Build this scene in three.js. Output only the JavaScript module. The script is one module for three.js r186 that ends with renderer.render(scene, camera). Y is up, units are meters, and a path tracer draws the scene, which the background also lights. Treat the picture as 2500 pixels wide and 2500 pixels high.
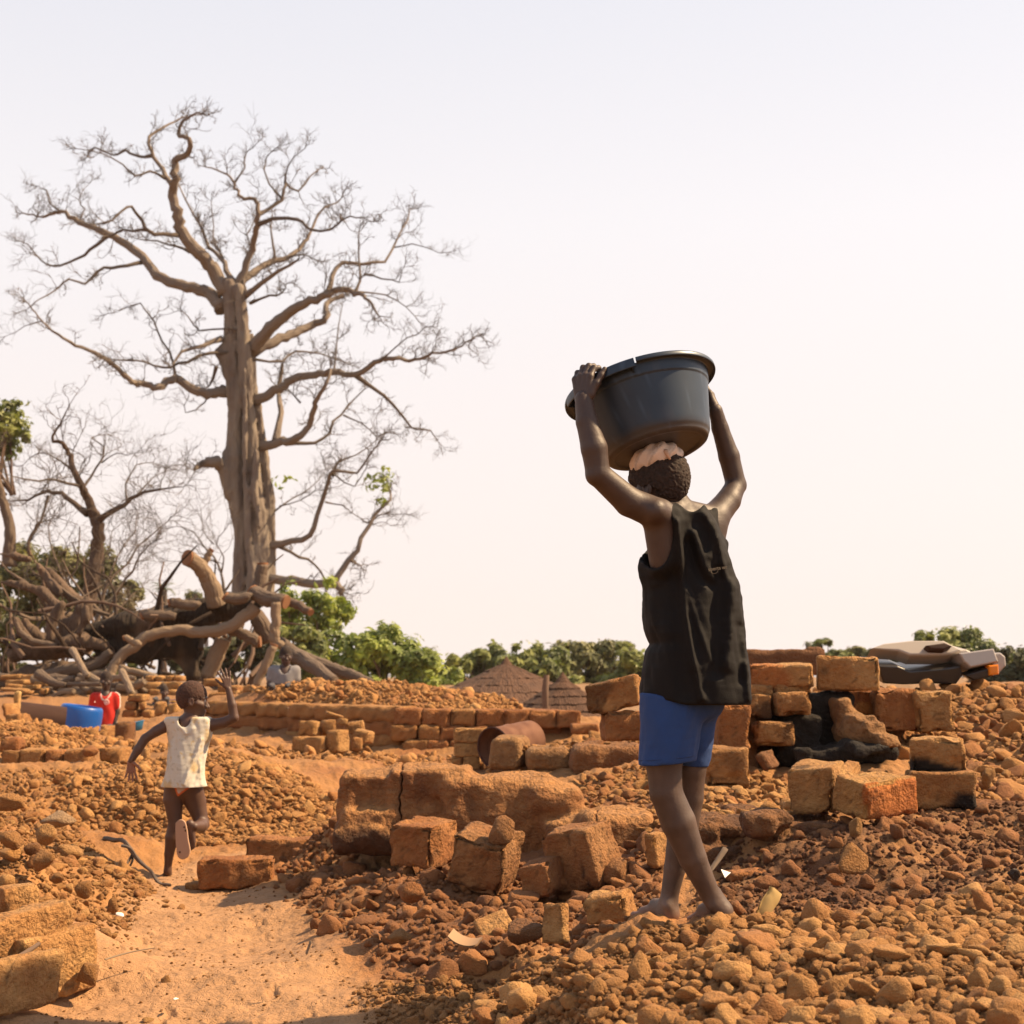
import * as THREE from 'three';
import { mergeGeometries, mergeVertices } from 'three/addons/utils/BufferGeometryUtils.js';
import { TextGeometry } from 'three/addons/geometries/TextGeometry.js';
import { FontLoader } from 'three/addons/loaders/FontLoader.js';

// ------------------------------------------------------------------ camera
const scene = new THREE.Scene();
const FOC = 3570, TILT = Math.atan(400 / FOC), EYE = 1.1;            // an 80 mm lens on 6x6 film, lens about waist height
const camera = new THREE.PerspectiveCamera(2 * Math.atan(1250 / FOC) * 180 / Math.PI, 1, 0.1, 2500);
camera.position.set(0, EYE, 0);
camera.rotation.x = TILT;
camera.focus = 5.0;
camera.userData.fStop = 6;
// ------------------------------------------------------------------ sky (hazy late afternoon) and sun
const SUN = new THREE.Vector3(Math.cos(0.31) * Math.cos(0.78), Math.sin(0.78), -Math.sin(0.31) * Math.cos(0.78)).normalize();
{
  const W = 512, H = 256, px = new Float32Array(W * H * 4), d = new THREE.Vector3();
  const lerp = (a, b, t) => a.map((v, i) => v + (b[i] - v) * t);
  const stops = [[0, [0.93, 0.825, 0.775]], [0.12, [0.925, 0.84, 0.81]], [0.3, [0.87, 0.84, 0.86]], [0.45, [0.74, 0.745, 0.81]], [0.65, [0.42, 0.45, 0.56]], [1, [0.22, 0.27, 0.40]]];
  for (let j = 0; j < H; j++) for (let i = 0; i < W; i++) {
    const el = ((j + 0.5) / H - 0.5) * Math.PI, az = ((i + 0.5) / W - 0.5) * 2 * Math.PI;
    d.set(Math.cos(el) * Math.cos(az), Math.sin(el), Math.cos(el) * Math.sin(az));
    const t = Math.max(0, d.y);
    let k = 0; while (k < stops.length - 2 && stops[k + 1][0] < t) k++;
    const c = lerp(stops[k][1], stops[k + 1][1], Math.min(1, (t - stops[k][0]) / (stops[k + 1][0] - stops[k][0])));
    const g = Math.max(0, d.dot(SUN)), glow = 0.08 * g * g + 0.3 * g ** 14;
    const at = (j * W + i) * 4, low = d.y < 0 ? 0.35 : 1;
    px[at] = (c[0] * 0.52 + glow * 1.0) * low; px[at + 1] = (c[1] * 0.52 + glow * 0.90) * low; px[at + 2] = (c[2] * 0.52 + glow * 0.80) * low; px[at + 3] = 1;
  }
  const sky = new THREE.DataTexture(px, W, H, THREE.RGBAFormat, THREE.FloatType);
  sky.mapping = THREE.EquirectangularReflectionMapping; sky.magFilter = THREE.LinearFilter; sky.needsUpdate = true;
  scene.background = sky; scene.environment = sky;
}
const sun = new THREE.DirectionalLight(0xffdcae, 5.0);
sun.position.copy(SUN).multiplyScalar(60); sun.target.position.set(0, 0, -8);
sun.castShadow = true; sun.shadow.mapSize.set(2048, 2048); sun.shadow.radius = 2;
Object.assign(sun.shadow.camera, { left: -45, right: 45, top: 45, bottom: -45, near: 1, far: 160 });
scene.add(sun, sun.target);
scene.fog = new THREE.FogExp2(0xf2e4da, 0.00025);
const renderer = new THREE.WebGLRenderer({ antialias: true });
renderer.toneMapping = THREE.LinearToneMapping; renderer.toneMappingExposure = 2.08; renderer.shadowMap.enabled = true;

// ------------------------------------------------------------------ small helpers
const V = (x, y, z) => new THREE.Vector3(x, y, z);
let seed0 = 12345;
const rng = (s) => () => { s |= 0; s = (s + 0x6D2B79F5) | 0; let t = Math.imul(s ^ (s >>> 15), 1 | s); t = (t + Math.imul(t ^ (t >>> 7), 61 | t)) ^ t; return ((t ^ (t >>> 14)) >>> 0) / 4294967296; };
const R0 = rng(77);
const clamp = (v, a = 0, b = 1) => Math.min(b, Math.max(a, v)), mixn = (a, b, t) => a + (b - a) * t;
const sstep = (a, b, x) => { const t = clamp((x - a) / (b - a)); return t * t * (3 - 2 * t); };
// measured places on the photograph: every reading frame has an origin and a scale, read() turns a reading into photograph pixels
const FRAMES = { S: [0, 0, 1], A: [0, 1500, 2.1467], B: [700, 1500, 2.1467], C: [1600, 1500, 2.1467], D: [0, 1900, 1.932], E: [900, 1900, 1.932], F: [1600, 1900, 2.1467], T: [0, 200, 1.61], L: [0, 900, 1.61],
  P: [1300, 800, 3.22], Q: [1450, 1300, 3.864], U: [1450, 1800, 3.864], W: [250, 1600, 3.22], G: [0, 1280, 3.22], H: [500, 1300, 3.22], I: [0, 1640, 4.293], J: [1400, 1560, 3.22], K: [1950, 1530, 3.513] };
const read = (f, x, y) => { const [ox, oy, s] = FRAMES[f]; return [ox + x / s, oy + y / s]; };
const CT = Math.cos(TILT), ST = Math.sin(TILT);
function at(px, py, d) {                                            // the point of the place at distance d (along -z) seen there
  const u = (px - 1250) / FOC, v = (1250 - py) / FOC, t = d / (CT - v * ST);
  return V(u * t, EYE + (v * CT + ST) * t, -d);
}
const mpp = (px, py, d) => d / (CT - (1250 - py) / FOC * ST) / FOC;   // metres to a photograph pixel there
const place = (f, x, y, d) => at(...read(f, x, y), d);
const line = (f, text) => text.trim().split(/\s+/).map((p) => { const [x, y, z] = p.split(',').map(Number); return [...read(f, x, y), z || 0]; });

// gradient noise
const PERM = (() => { const r = rng(9), p = [...Array(256).keys()]; for (let i = 255; i > 0; i--) { const j = Math.floor(r() * (i + 1)); [p[i], p[j]] = [p[j], p[i]]; } return new Uint8Array([...p, ...p]); })();
const grad = (h, x, y, z) => { h &= 15; const u = h < 8 ? x : y, v = h < 4 ? y : h === 12 || h === 14 ? x : z; return ((h & 1) ? -u : u) + ((h & 2) ? -v : v); };
function noise(x, y, z) {
  const X0 = Math.floor(x), Y0 = Math.floor(y), Z0 = Math.floor(z), X = X0 & 255, Y = Y0 & 255, Z = Z0 & 255; x -= X0; y -= Y0; z -= Z0;
  const u = x * x * x * (x * (x * 6 - 15) + 10), v = y * y * y * (y * (y * 6 - 15) + 10), w = z * z * z * (z * (z * 6 - 15) + 10);
  const A = PERM[X] + Y, AA = PERM[A] + Z, AB = PERM[A + 1] + Z, B = PERM[X + 1] + Y, BA = PERM[B] + Z, BB = PERM[B + 1] + Z, l = (t, a, b) => a + t * (b - a);
  return l(w, l(v, l(u, grad(PERM[AA], x, y, z), grad(PERM[BA], x - 1, y, z)), l(u, grad(PERM[AB], x, y - 1, z), grad(PERM[BB], x - 1, y - 1, z))),
    l(v, l(u, grad(PERM[AA + 1], x, y, z - 1), grad(PERM[BA + 1], x - 1, y, z - 1)), l(u, grad(PERM[AB + 1], x, y - 1, z - 1), grad(PERM[BB + 1], x - 1, y - 1, z - 1))));
}
const fbm = (x, y, z, o = 4) => { let s = 0, a = 0.5; for (let i = 0; i < o; i++) { s += a * noise(x, y, z); x *= 2.03; y *= 2.03; z *= 2.03; a *= 0.5; } return s; };

// names, labels
const taken = new Set();
function numbered(name) { if (!taken.has(name)) { taken.add(name); return name; } let i = 1; while (taken.has(`${name}_${String(i).padStart(3, '0')}`)) i++; const n = `${name}_${String(i).padStart(3, '0')}`; taken.add(n); return n; }
function tag(o, label, category, group) { o.userData.label = label; if (category) o.userData.category = category; if (group) o.userData.group = group; return o; }
function thing(name, label, category, pos = V(0, 0, 0), group) { const o = new THREE.Group(); o.name = numbered(name); o.position.copy(pos); scene.add(o); return tag(o, label, category, group); }
function part(name, geo, mat, parent, kind) { const m = new THREE.Mesh(geo, mat); m.name = name; m.castShadow = m.receiveShadow = true; if (kind) m.userData.kind = kind; parent.add(m); return m; }
function single(name, geo, mat, label, category, group) { const m = part(numbered(name), geo, mat, scene); return tag(m, label, category, group); }
function structure(name, geo, mat) { const m = part(name, geo, mat, scene, 'structure'); taken.add(name); return m; }

// geometry helpers
function finish(g) { g.computeVertexNormals(); return g; }
function paint(g, fn) {                                              // vertex colours from the piece's own colour pattern
  const p = g.attributes.position, n = g.attributes.normal, c = new Float32Array(p.count * 3), P = V(), N = V();
  for (let i = 0; i < p.count; i++) { const k = fn(P.fromBufferAttribute(p, i), n ? N.fromBufferAttribute(n, i) : N); c[i * 3] = k[0]; c[i * 3 + 1] = k[1]; c[i * 3 + 2] = k[2]; }
  g.setAttribute('color', new THREE.BufferAttribute(c, 3)); return g;
}
function boxUV(g, s = 1) {                                           // uv in metres, along the axis each triangle faces most
  const p = g.attributes.position, n = g.attributes.normal, c = g.attributes.color, ix = g.index ? g.index.array : [...Array(p.count).keys()];
  const map = new Map(), P = [], N = [], C = [], UVs = [], I = [], a = V(), b = V(), d = V();
  for (let t = 0; t < ix.length; t += 3) {
    a.fromBufferAttribute(p, ix[t]); b.fromBufferAttribute(p, ix[t + 1]).sub(a); d.fromBufferAttribute(p, ix[t + 2]).sub(a); b.cross(d);
    const ax = Math.abs(b.x), ay = Math.abs(b.y), az = Math.abs(b.z), m = ax > ay && ax > az ? 0 : ay > az ? 1 : 2;
    for (let k = 0; k < 3; k++) {
      const v = ix[t + k], key = v * 3 + m; let o = map.get(key);
      if (o === undefined) {
        o = P.length / 3; map.set(key, o); const x = p.getX(v), y = p.getY(v), z = p.getZ(v);
        P.push(x, y, z); N.push(n.getX(v), n.getY(v), n.getZ(v)); if (c) C.push(c.getX(v), c.getY(v), c.getZ(v));
        UVs.push(...(m === 0 ? [z * s, y * s] : m === 1 ? [x * s, z * s] : [x * s, y * s]));
      }
      I.push(o);
    }
  }
  const r = new THREE.BufferGeometry(); r.setAttribute('position', new THREE.Float32BufferAttribute(P, 3)); r.setAttribute('normal', new THREE.Float32BufferAttribute(N, 3)); r.setAttribute('uv', new THREE.Float32BufferAttribute(UVs, 2));
  if (c) r.setAttribute('color', new THREE.Float32BufferAttribute(C, 3)); r.setIndex(I); return r;
}
function sdfGeo(f, lo, hi, c, bound = 1.6) {                          // surface nets on a grid of cell c
  const n = [0, 1, 2].map((i) => Math.ceil((hi[i] - lo[i]) / c / 4) * 4 + 1), [nx, ny, nz] = n, sy = nx, sz = nx * ny, v = new Float32Array(nx * ny * nz).fill(1), Bk = 4;
  for (let z = 0; z < nz; z += Bk) for (let y = 0; y < ny; y += Bk) for (let x = 0; x < nx; x += Bk) {
    const m = f(lo[0] + (x + 1.5) * c, lo[1] + (y + 1.5) * c, lo[2] + (z + 1.5) * c), far = Math.abs(m) > c * 3 * bound;
    for (let k = z; k < Math.min(nz, z + Bk); k++) for (let j = y; j < Math.min(ny, y + Bk); j++) for (let i = x; i < Math.min(nx, x + Bk); i++)
      v[i + j * sy + k * sz] = far ? m : f(lo[0] + i * c, lo[1] + j * c, lo[2] + k * c);
  }
  const id = new Int32Array(nx * ny * nz).fill(-1), P = [], I = [], off = [0, 1, sy, sy + 1, sz, sz + 1, sz + sy, sz + sy + 1];
  const E = [[0, 1], [2, 3], [4, 5], [6, 7], [0, 2], [1, 3], [4, 6], [5, 7], [0, 4], [1, 5], [2, 6], [3, 7]];
  for (let z = 0; z < nz - 1; z++) for (let y = 0; y < ny - 1; y++) for (let x = 0; x < nx - 1; x++) {
    const o = x + y * sy + z * sz; let neg = 0; for (let k = 0; k < 8; k++) if (v[o + off[k]] < 0) neg++;
    if (neg === 0 || neg === 8) continue;
    let X = 0, Y = 0, Z = 0, q = 0;
    for (const [a, b] of E) { const va = v[o + off[a]], vb = v[o + off[b]]; if ((va < 0) === (vb < 0)) continue; const t = va / (va - vb); X += mixn(a & 1, b & 1, t); Y += mixn((a >> 1) & 1, (b >> 1) & 1, t); Z += mixn(a >> 2, b >> 2, t); q++; }
    id[o] = P.length / 3; P.push(lo[0] + (x + X / q) * c, lo[1] + (y + Y / q) * c, lo[2] + (z + Z / q) * c);
  }
  const quad = (a, b, d, e, flip) => { if (a < 0 || b < 0 || d < 0 || e < 0) return; if (flip) I.push(a, d, b, b, d, e); else I.push(a, b, d, b, e, d); };
  for (let z = 1; z < nz - 1; z++) for (let y = 1; y < ny - 1; y++) for (let x = 1; x < nx - 1; x++) {
    const o = x + y * sy + z * sz, s = v[o] < 0;
    if (s !== v[o + 1] < 0) quad(id[o - sy - sz], id[o - sz], id[o - sy], id[o], !s);
    if (s !== v[o + sy] < 0) quad(id[o - 1 - sz], id[o - sz], id[o - 1], id[o], s);
    if (s !== v[o + sz] < 0) quad(id[o - 1 - sy], id[o - sy], id[o - 1], id[o], !s);
  }
  const g = new THREE.BufferGeometry(); g.setAttribute('position', new THREE.Float32BufferAttribute(P, 3)); g.setIndex(I); return finish(g);
}
const smin = (a, b, k) => { const h = Math.max(k - Math.abs(a - b), 0) / k; return Math.min(a, b) - h * h * k * 0.25; };
const smax = (a, b, k) => -smin(-a, -b, k);
function cap(x, y, z, c) {                                            // tapered capsule [a, b, ra, rb]
  const a = c[0], b = c[1], bx = b.x - a.x, by = b.y - a.y, bz = b.z - a.z, px = x - a.x, py = y - a.y, pz = z - a.z;
  const t = clamp((px * bx + py * by + pz * bz) / (bx * bx + by * by + bz * bz + 1e-9)), dx = px - bx * t, dy = py - by * t, dz = pz - bz * t;
  return Math.sqrt(dx * dx + dy * dy + dz * dz) - (c[2] + (c[3] - c[2]) * t);
}
function caps(list, k) { return (x, y, z) => { let d = 1e3; for (const c of list) d = smin(d, cap(x, y, z, c), k); return d; }; }
const ell = (x, y, z, c, rx, ry, rz) => { const a = (x - c.x) / rx, b = (y - c.y) / ry, d = (z - c.z) / rz, k0 = Math.sqrt(a * a + b * b + d * d), a1 = a / rx, b1 = b / ry, d1 = d / rz, k1 = Math.sqrt(a1 * a1 + b1 * b1 + d1 * d1); return k1 < 1e-6 ? -Math.min(rx, ry, rz) : k0 * (k0 - 1) / k1; };
function bounds(list, pad = 0.03) { const lo = [1e9, 1e9, 1e9], hi = [-1e9, -1e9, -1e9]; for (const [a, b, r, s] of list) for (const [p, q] of [[a, r], [b, s]]) ['x', 'y', 'z'].forEach((k, i) => { lo[i] = Math.min(lo[i], p[k] - q - pad); hi[i] = Math.max(hi[i], p[k] + q + pad); }); return [lo, hi]; }
function tube(pts, radii, sides = 7, rough = 0, sd = 1, capEnds = true) {   // crooked tapered tube through the points
  const P = [], I = [], U = [], n = pts.length, T = V(), N = V(), Bn = V(), q = new THREE.Quaternion(), pt = V(); let len = 0;
  for (let i = 0; i < n; i++) {
    T.subVectors(pts[Math.min(n - 1, i + 1)], pts[Math.max(0, i - 1)]).normalize();
    if (i === 0) { N.set(0.3, 0.2, 1).cross(T).normalize(); } else { q.setFromUnitVectors(pt, T); N.applyQuaternion(q); }
    pt.copy(T); Bn.crossVectors(T, N).normalize(); if (i) len += pts[i].distanceTo(pts[i - 1]);
    for (let k = 0; k <= sides; k++) {
      const a = (k % sides) / sides * 2 * Math.PI, c = Math.cos(a), s = Math.sin(a), p = pts[i];
      let r = radii[i]; if (rough) r *= 1 + rough * noise(p.x * 3 / Math.max(radii[i], 0.05) * 0.3 + c * 1.3 + sd, p.y * 0.3 / Math.max(radii[i], 0.05) + s * 1.3, p.z + sd * 3.1);
      P.push(p.x + (N.x * c + Bn.x * s) * r, p.y + (N.y * c + Bn.y * s) * r, p.z + (N.z * c + Bn.z * s) * r); U.push(k / sides * radii[i] * 6.28, len);
    }
  }
  const w = sides + 1;
  for (let i = 0; i < n - 1; i++) for (let k = 0; k < sides; k++) { const a = i * w + k, b = a + w; I.push(a, a + 1, b, a + 1, b + 1, b); }
  if (capEnds) for (const [i, s] of [[0, 1], [n - 1, -1]]) { const c = P.length / 3; P.push(pts[i].x, pts[i].y, pts[i].z); U.push(0, 0); for (let k = 0; k < sides; k++) { const a = i * w + k; if (s > 0) I.push(c, a + 1, a); else I.push(c, a, a + 1); } }
  const g = new THREE.BufferGeometry(); g.setAttribute('position', new THREE.Float32BufferAttribute(P, 3)); g.setAttribute('uv', new THREE.Float32BufferAttribute(U, 2)); g.setIndex(I); return finish(g);
}
function spline(ps, per = 3) { return new THREE.CatmullRomCurve3(ps, false, 'centripetal').getPoints(Math.max(2, (ps.length - 1) * per)); }
const ramp = (n, a, b, e = 1) => [...Array(n)].map((_, i) => mixn(a, b, (i / (n - 1)) ** e));

// bump textures: fields that tile (built from noise blended across the seam)
function field(size, fn) {
  const d = new Uint8Array(size * size * 4);
  for (let j = 0; j < size; j++) for (let i = 0; i < size; i++) {
    const x = i / size, y = j / size, wx = sstep(0.75, 1, x), wy = sstep(0.75, 1, y);
    const v = mixn(mixn(fn(x, y), fn(x - 1, y), wx), mixn(fn(x, y - 1), fn(x - 1, y - 1), wx), wy), b = clamp(v) * 255, o = (j * size + i) * 4; d[o] = d[o + 1] = d[o + 2] = b; d[o + 3] = 255;
  }
  const t = new THREE.DataTexture(d, size, size); t.wrapS = t.wrapT = THREE.RepeatWrapping; t.magFilter = THREE.LinearFilter; t.needsUpdate = true; return t;
}
const dirtBump = field(512, (x, y) => { const a = fbm(x * 14 + 31, y * 14 + 7, 3, 6), b = Math.abs(noise(x * 40 + 3, y * 40, 9)); return 0.5 + a * 0.75 - (b < 0.05 ? 0.15 : 0); });
const barkBump = field(256, (x, y) => 0.5 + fbm(x * 16, y * 4, 5, 4) * 0.9);
const clothBump = field(256, (x, y) => 0.5 + 0.25 * Math.sin(x * 400) * Math.sin(y * 400) + 0.4 * noise(x * 60, y * 60, 2));
const rep = (t, r) => { const c = t.clone(); c.repeat.set(r, r); c.needsUpdate = true; return c; };
const earthMat = (r, g, b, o = {}) => new THREE.MeshStandardMaterial({ color: new THREE.Color().setRGB(r * 1.0, g * 0.955, b * 0.87), roughness: 1, vertexColors: true, bumpMap: rep(dirtBump, 3.5), bumpScale: 0.018, ...o });
const M = {
  ground: earthMat(1, 1, 1, { bumpMap: rep(dirtBump, 1.6), bumpScale: 0.016 }),
  clay: earthMat(0.301, 0.153, 0.055), clayPale: earthMat(0.346, 0.191, 0.074), clayRed: earthMat(0.262, 0.113, 0.039), clayShade: earthMat(0.246, 0.119, 0.047), clayDark: earthMat(0.160, 0.075, 0.031),  // the brown copy of clay has shade put into its colour, for shaded blocks
  wood: new THREE.MeshStandardMaterial({ color: new THREE.Color().setRGB(0.115, 0.083, 0.06), roughness: 0.95, bumpMap: rep(barkBump, 1), bumpScale: 0.03 }),
  woodPale: new THREE.MeshStandardMaterial({ color: new THREE.Color().setRGB(0.20, 0.145, 0.096), roughness: 0.95, bumpMap: rep(barkBump, 1), bumpScale: 0.03 }),
  woodDark: new THREE.MeshStandardMaterial({ color: new THREE.Color().setRGB(0.04, 0.024, 0.015), roughness: 1, bumpMap: rep(barkBump, 1), bumpScale: 0.05 }),
  woodCut: new THREE.MeshStandardMaterial({ color: new THREE.Color().setRGB(0.2, 0.092, 0.042), roughness: 0.95 }),
  twig: new THREE.MeshStandardMaterial({ color: new THREE.Color().setRGB(0.13, 0.085, 0.06), roughness: 1 }),
  leaf: new THREE.MeshPhysicalMaterial({ color: 0xffffff, vertexColors: true, roughness: 0.85, transmission: 0.5, thickness: 0, side: THREE.DoubleSide }),
};
// ------------------------------------------------------------------ ground: one sheet with the mounds and hollows of the brickfield
const CTRL = [];
const gp = (text) => text.trim().split(/\s+/).forEach((t) => { const [px, d, y] = t.split(',').map(Number); CTRL.push([(px - 1250) / 1250, Math.log(d) / 0.35, y]); });
gp('500,3,0 480,4,0 500,4.6,0 700,4.6,0 300,4.9,0 560,6,0 420,6,0 640,6.2,0 520,7,0 520,7.5,0 450,8.2,0 540,8.3,0 700,8.8,0.02 850,9,0.04');
gp('60,4.5,0.02 330,6.3,0.03 400,7.3,0.03 0,4.7,0.05 -250,5,0.3 100,5.6,0.2 250,6.1,0.12 60,6.3,0.36 0,7,0.42 200,7,0.26 330,7.4,0.1 -300,7,0.5 -400,9,0.55 100,8.7,0.27 260,8.7,0.17 0,8.9,0.3');
gp('300,9.1,0.05 600,9.25,0.03 800,9.3,0.05 530,10.6,0.54 400,10.4,0.47 650,10.7,0.5 760,10.7,0.33 840,10.6,0.12 250,10.4,0.36 530,11.6,0.5 800,12,0.4 100,10.8,0.33 -200,11.5,0.42 300,11.7,0.4 60,12,0.42');
gp('90,13.4,0.68 0,13,0.66 190,13.2,0.6 255,12.8,0.45 -200,14,0.7 300,16,0.45 -100,18,0.6 500,13,0.44 900,13.5,0.36 1100,12.5,0.28 1000,11,0.26 900,9.6,0.12');
gp('720,17.7,0.7 1000,16.2,0.8 1300,16,0.68 750,18.3,1.1 900,17.1,1.04 1060,16.8,0.94 600,19.6,0.9 690,18.4,0.9 650,19.2,0.9 820,17.7,1.07 980,16.7,0.99 1150,16.6,0.84 640,17.2,0.34 750,16.2,0.34 850,15.5,0.33 560,21.5,0.8 1000,19,0.8 1450,16,0.5');
gp('100,16,0.36 300,17,0.33 200,20,0.34 430,20,0.36 0,18,0.42 420,17.5,0.36 300,14.8,0.36 430,15.2,0.33 -100,21,0.5 0,24.5,0.85 300,24.5,0.9 600,25,0.88 560,14.4,0.31 700,14.2,0.31 900,14.3,0.30 1000,14.4,0.30 1150,14.3,0.30 1300,14.2,0.34 620,15.2,0.31 800,14.6,0.30 540,16.4,0.31 480,17.7,0.31 1450,14.2,0.5 700,14.7,0.31 500,15,0.33');
gp('1041,6.5,0.25 1186,6.12,0.17 1595,5.9,0.32 1985,6.1,0.51 2061,6.45,0.58 2125,5.83,0.51 2280,6.45,0.52 1990,5.85,0.44 2260,5.9,0.45 1119,11.15,0.4 1153,11.15,0.4 275,14.4,0.5 317,14.2,0.43 60,24.3,0.88');
gp('850,7.35,0.14 1000,6.75,0.2 1250,6.7,0.25 1500,6.5,0.28 740,7.3,0.05 900,6.2,0.08 800,6.2,0.03 1100,6.2,0.17 1300,5.8,0.2 1000,5.2,0.02 1150,4.9,0.05 1320,5.1,0.17 1500,5.2,0.24 950,4.6,0');
gp('1200,7.7,0.5 1500,7.5,0.5 1650,7.3,0.52 1700,6.7,0.47 1900,6.6,0.47 1620,6.5,0.45 950,8,0.4 1400,9.5,0.52 1500,11,0.6 1350,12.5,0.38 1600,9,0.58');
gp('1700,5.7,0.27 1900,5.55,0.29 2100,5.35,0.33 1600,5.5,0.25 2100,6.3,0.45 2250,6.7,0.51 2420,6.7,0.53 2300,5.6,0.38 2500,5.5,0.42 2750,5.5,0.46 2350,7.5,0.6 2500,8,0.75 2200,8,0.63');
gp('2080,9.5,0.95 2250,9.6,1.0 2400,9.7,1.0 2560,9.8,1.0 2800,9,1.0 2400,12,0.95 2100,12,0.9 1800,8,0.58 1950,8.8,0.75 2150,8.7,0.8');
gp('1600,4.75,0.29 1420,4.6,0.23 1800,4.8,0.31 2100,4.95,0.34 2500,5,0.37 2800,5,0.4 1300,4.3,0.15 1120,3.9,0.03 1250,3.9,0.13 1500,4,0.27 1900,4,0.33 2300,4,0.36 1800,3.3,0.32 2400,3.3,0.34 1300,3.3,0.12 1050,3.3,0.02');
gp('1250,22,0.36 1250,27,0.3 1450,20,0.38 1450,26,0.32 1250,33,0.3 1600,22,0.42 1100,26,0.42 1450,33,0.35 1300,18,0.5 1800,15,0.75');
gp('2200,2.5,0.3 1500,2.5,0.2 900,2.5,0 1250,1.2,0.05 1250,0.5,0 0,22,0.72 600,24,0.75 1800,18,0.8 2500,20,1 0,32,0.8 2500,32,0.95 0,60,0.85 1250,60,0.8 2500,60,0.9 0,200,0.8 2500,200,0.8 1250,900,0.6 -2500,6,0.3 5000,6,0.6 -2500,30,0.8 5000,30,0.9');
function baseH(x, z) {
  const d = Math.max(0.6, z < 0 ? Math.hypot(z, 0.02 * x) : 0.6), a = clamp(x / (d * 0.35), -6, 6), b = Math.log(d) / 0.35; let s = 0, w = 0;
  for (const c of CTRL) { const da = a - c[0], db = b - c[1], r = da * da + db * db + 0.006, k = 1 / (r * r); s += k * c[2]; w += k; }
  return s / w;
}
const PATH = [[-0.9, 3.2, 0.75], [-0.95, 4.4, 0.62], [-1.2, 6, 0.44], [-1.52, 7.4, 0.30], [-1.70, 8.2, 0.28], [-1.5, 9.0, 0.16], [-1.1, 9.25, 0.10]];
function pathness(x, z) {                                            // 1 on the trodden sandy path
  const d = -z; let best = 9; const wob = 0.12 * noise(x * 2.2, 3, z * 2.2) + 0.05 * noise(x * 7, 8, z * 7);
  for (let i = 0; i < PATH.length - 1; i++) { const [ax, az, aw] = PATH[i], [bx, bz, bw] = PATH[i + 1], t = clamp(((x - ax) * (bx - ax) + (d - az) * (bz - az)) / ((bx - ax) ** 2 + (bz - az) ** 2)); best = Math.min(best, Math.hypot(x - ax - (bx - ax) * t, d - az - (bz - az) * t) / mixn(aw, bw, t)); }
  return 1 - sstep(0.75, 1.25, best + wob);
}
function ground(x, z) {
  const d = -z; let y = baseH(x, z);
  if (d < -3 || d > 60) return y + 0.15 * fbm(x * 0.1, 2, z * 0.1, 3);
  const p = pathness(x, z), rough = (1 - p) * (d > 22 ? 0.6 : 1);
  y += rough * (0.10 * fbm(x * 1.7, 1.3, z * 1.7, 3) + 0.045 * fbm(x * 6, 4.1, z * 6, 3) + 0.02 * Math.abs(noise(x * 17, 6, z * 17)) + 0.012 * noise(x * 38, 9, z * 38));
  y += p * (0.02 * noise(x * 2.5, 3, z * 2.5) + 0.007 * noise(x * 9, 5, z * 9));
  if (p > 0.2) { const f = noise(x * 13, 11, z * 9); y -= p * 0.012 * sstep(0.32, 0.55, f) - p * 0.006 * sstep(0.22, 0.34, f) * (1 - sstep(0.34, 0.5, f)); }
  return y;
}
function soil(x, z, y) {                                             // colour of the earth: sandy on the path, ochre clods, dark soil and painted shade on the right bank
  const d = -z, p = d > 0 && d < 14 ? pathness(x, z) : 0, n = fbm(x * 1.3, 7, z * 1.3, 4), m = fbm(x * 9, 2, z * 9, 3);
  let c = [0.275, 0.140, 0.052]; const mix = (q, t) => { c = c.map((v, i) => mixn(v, q[i], t)); };
  mix([0.224, 0.098, 0.036], sstep(-0.05, 0.35, n));
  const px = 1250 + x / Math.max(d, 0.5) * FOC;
  const darkened = sstep(1500, 1950, px) * sstep(4.85, 5.3, d) * (1 - sstep(6.2, 7.0, d)); mix([0.083, 0.035, 0.015], darkened * clamp(0.55 + n * 1.4));  // bank tone: some dark soil, some terrain shade put into the colour
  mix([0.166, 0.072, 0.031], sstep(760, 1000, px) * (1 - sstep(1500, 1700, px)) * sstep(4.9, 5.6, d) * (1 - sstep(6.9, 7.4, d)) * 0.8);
  mix([0.320, 0.187, 0.097], p * 0.92);
  if (d > 20) mix([0.230, 0.139, 0.070], sstep(20, 30, d));
  const k = 1 + 0.5 * m; return c.map((v) => v * k);
}
let groundMesh;
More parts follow.
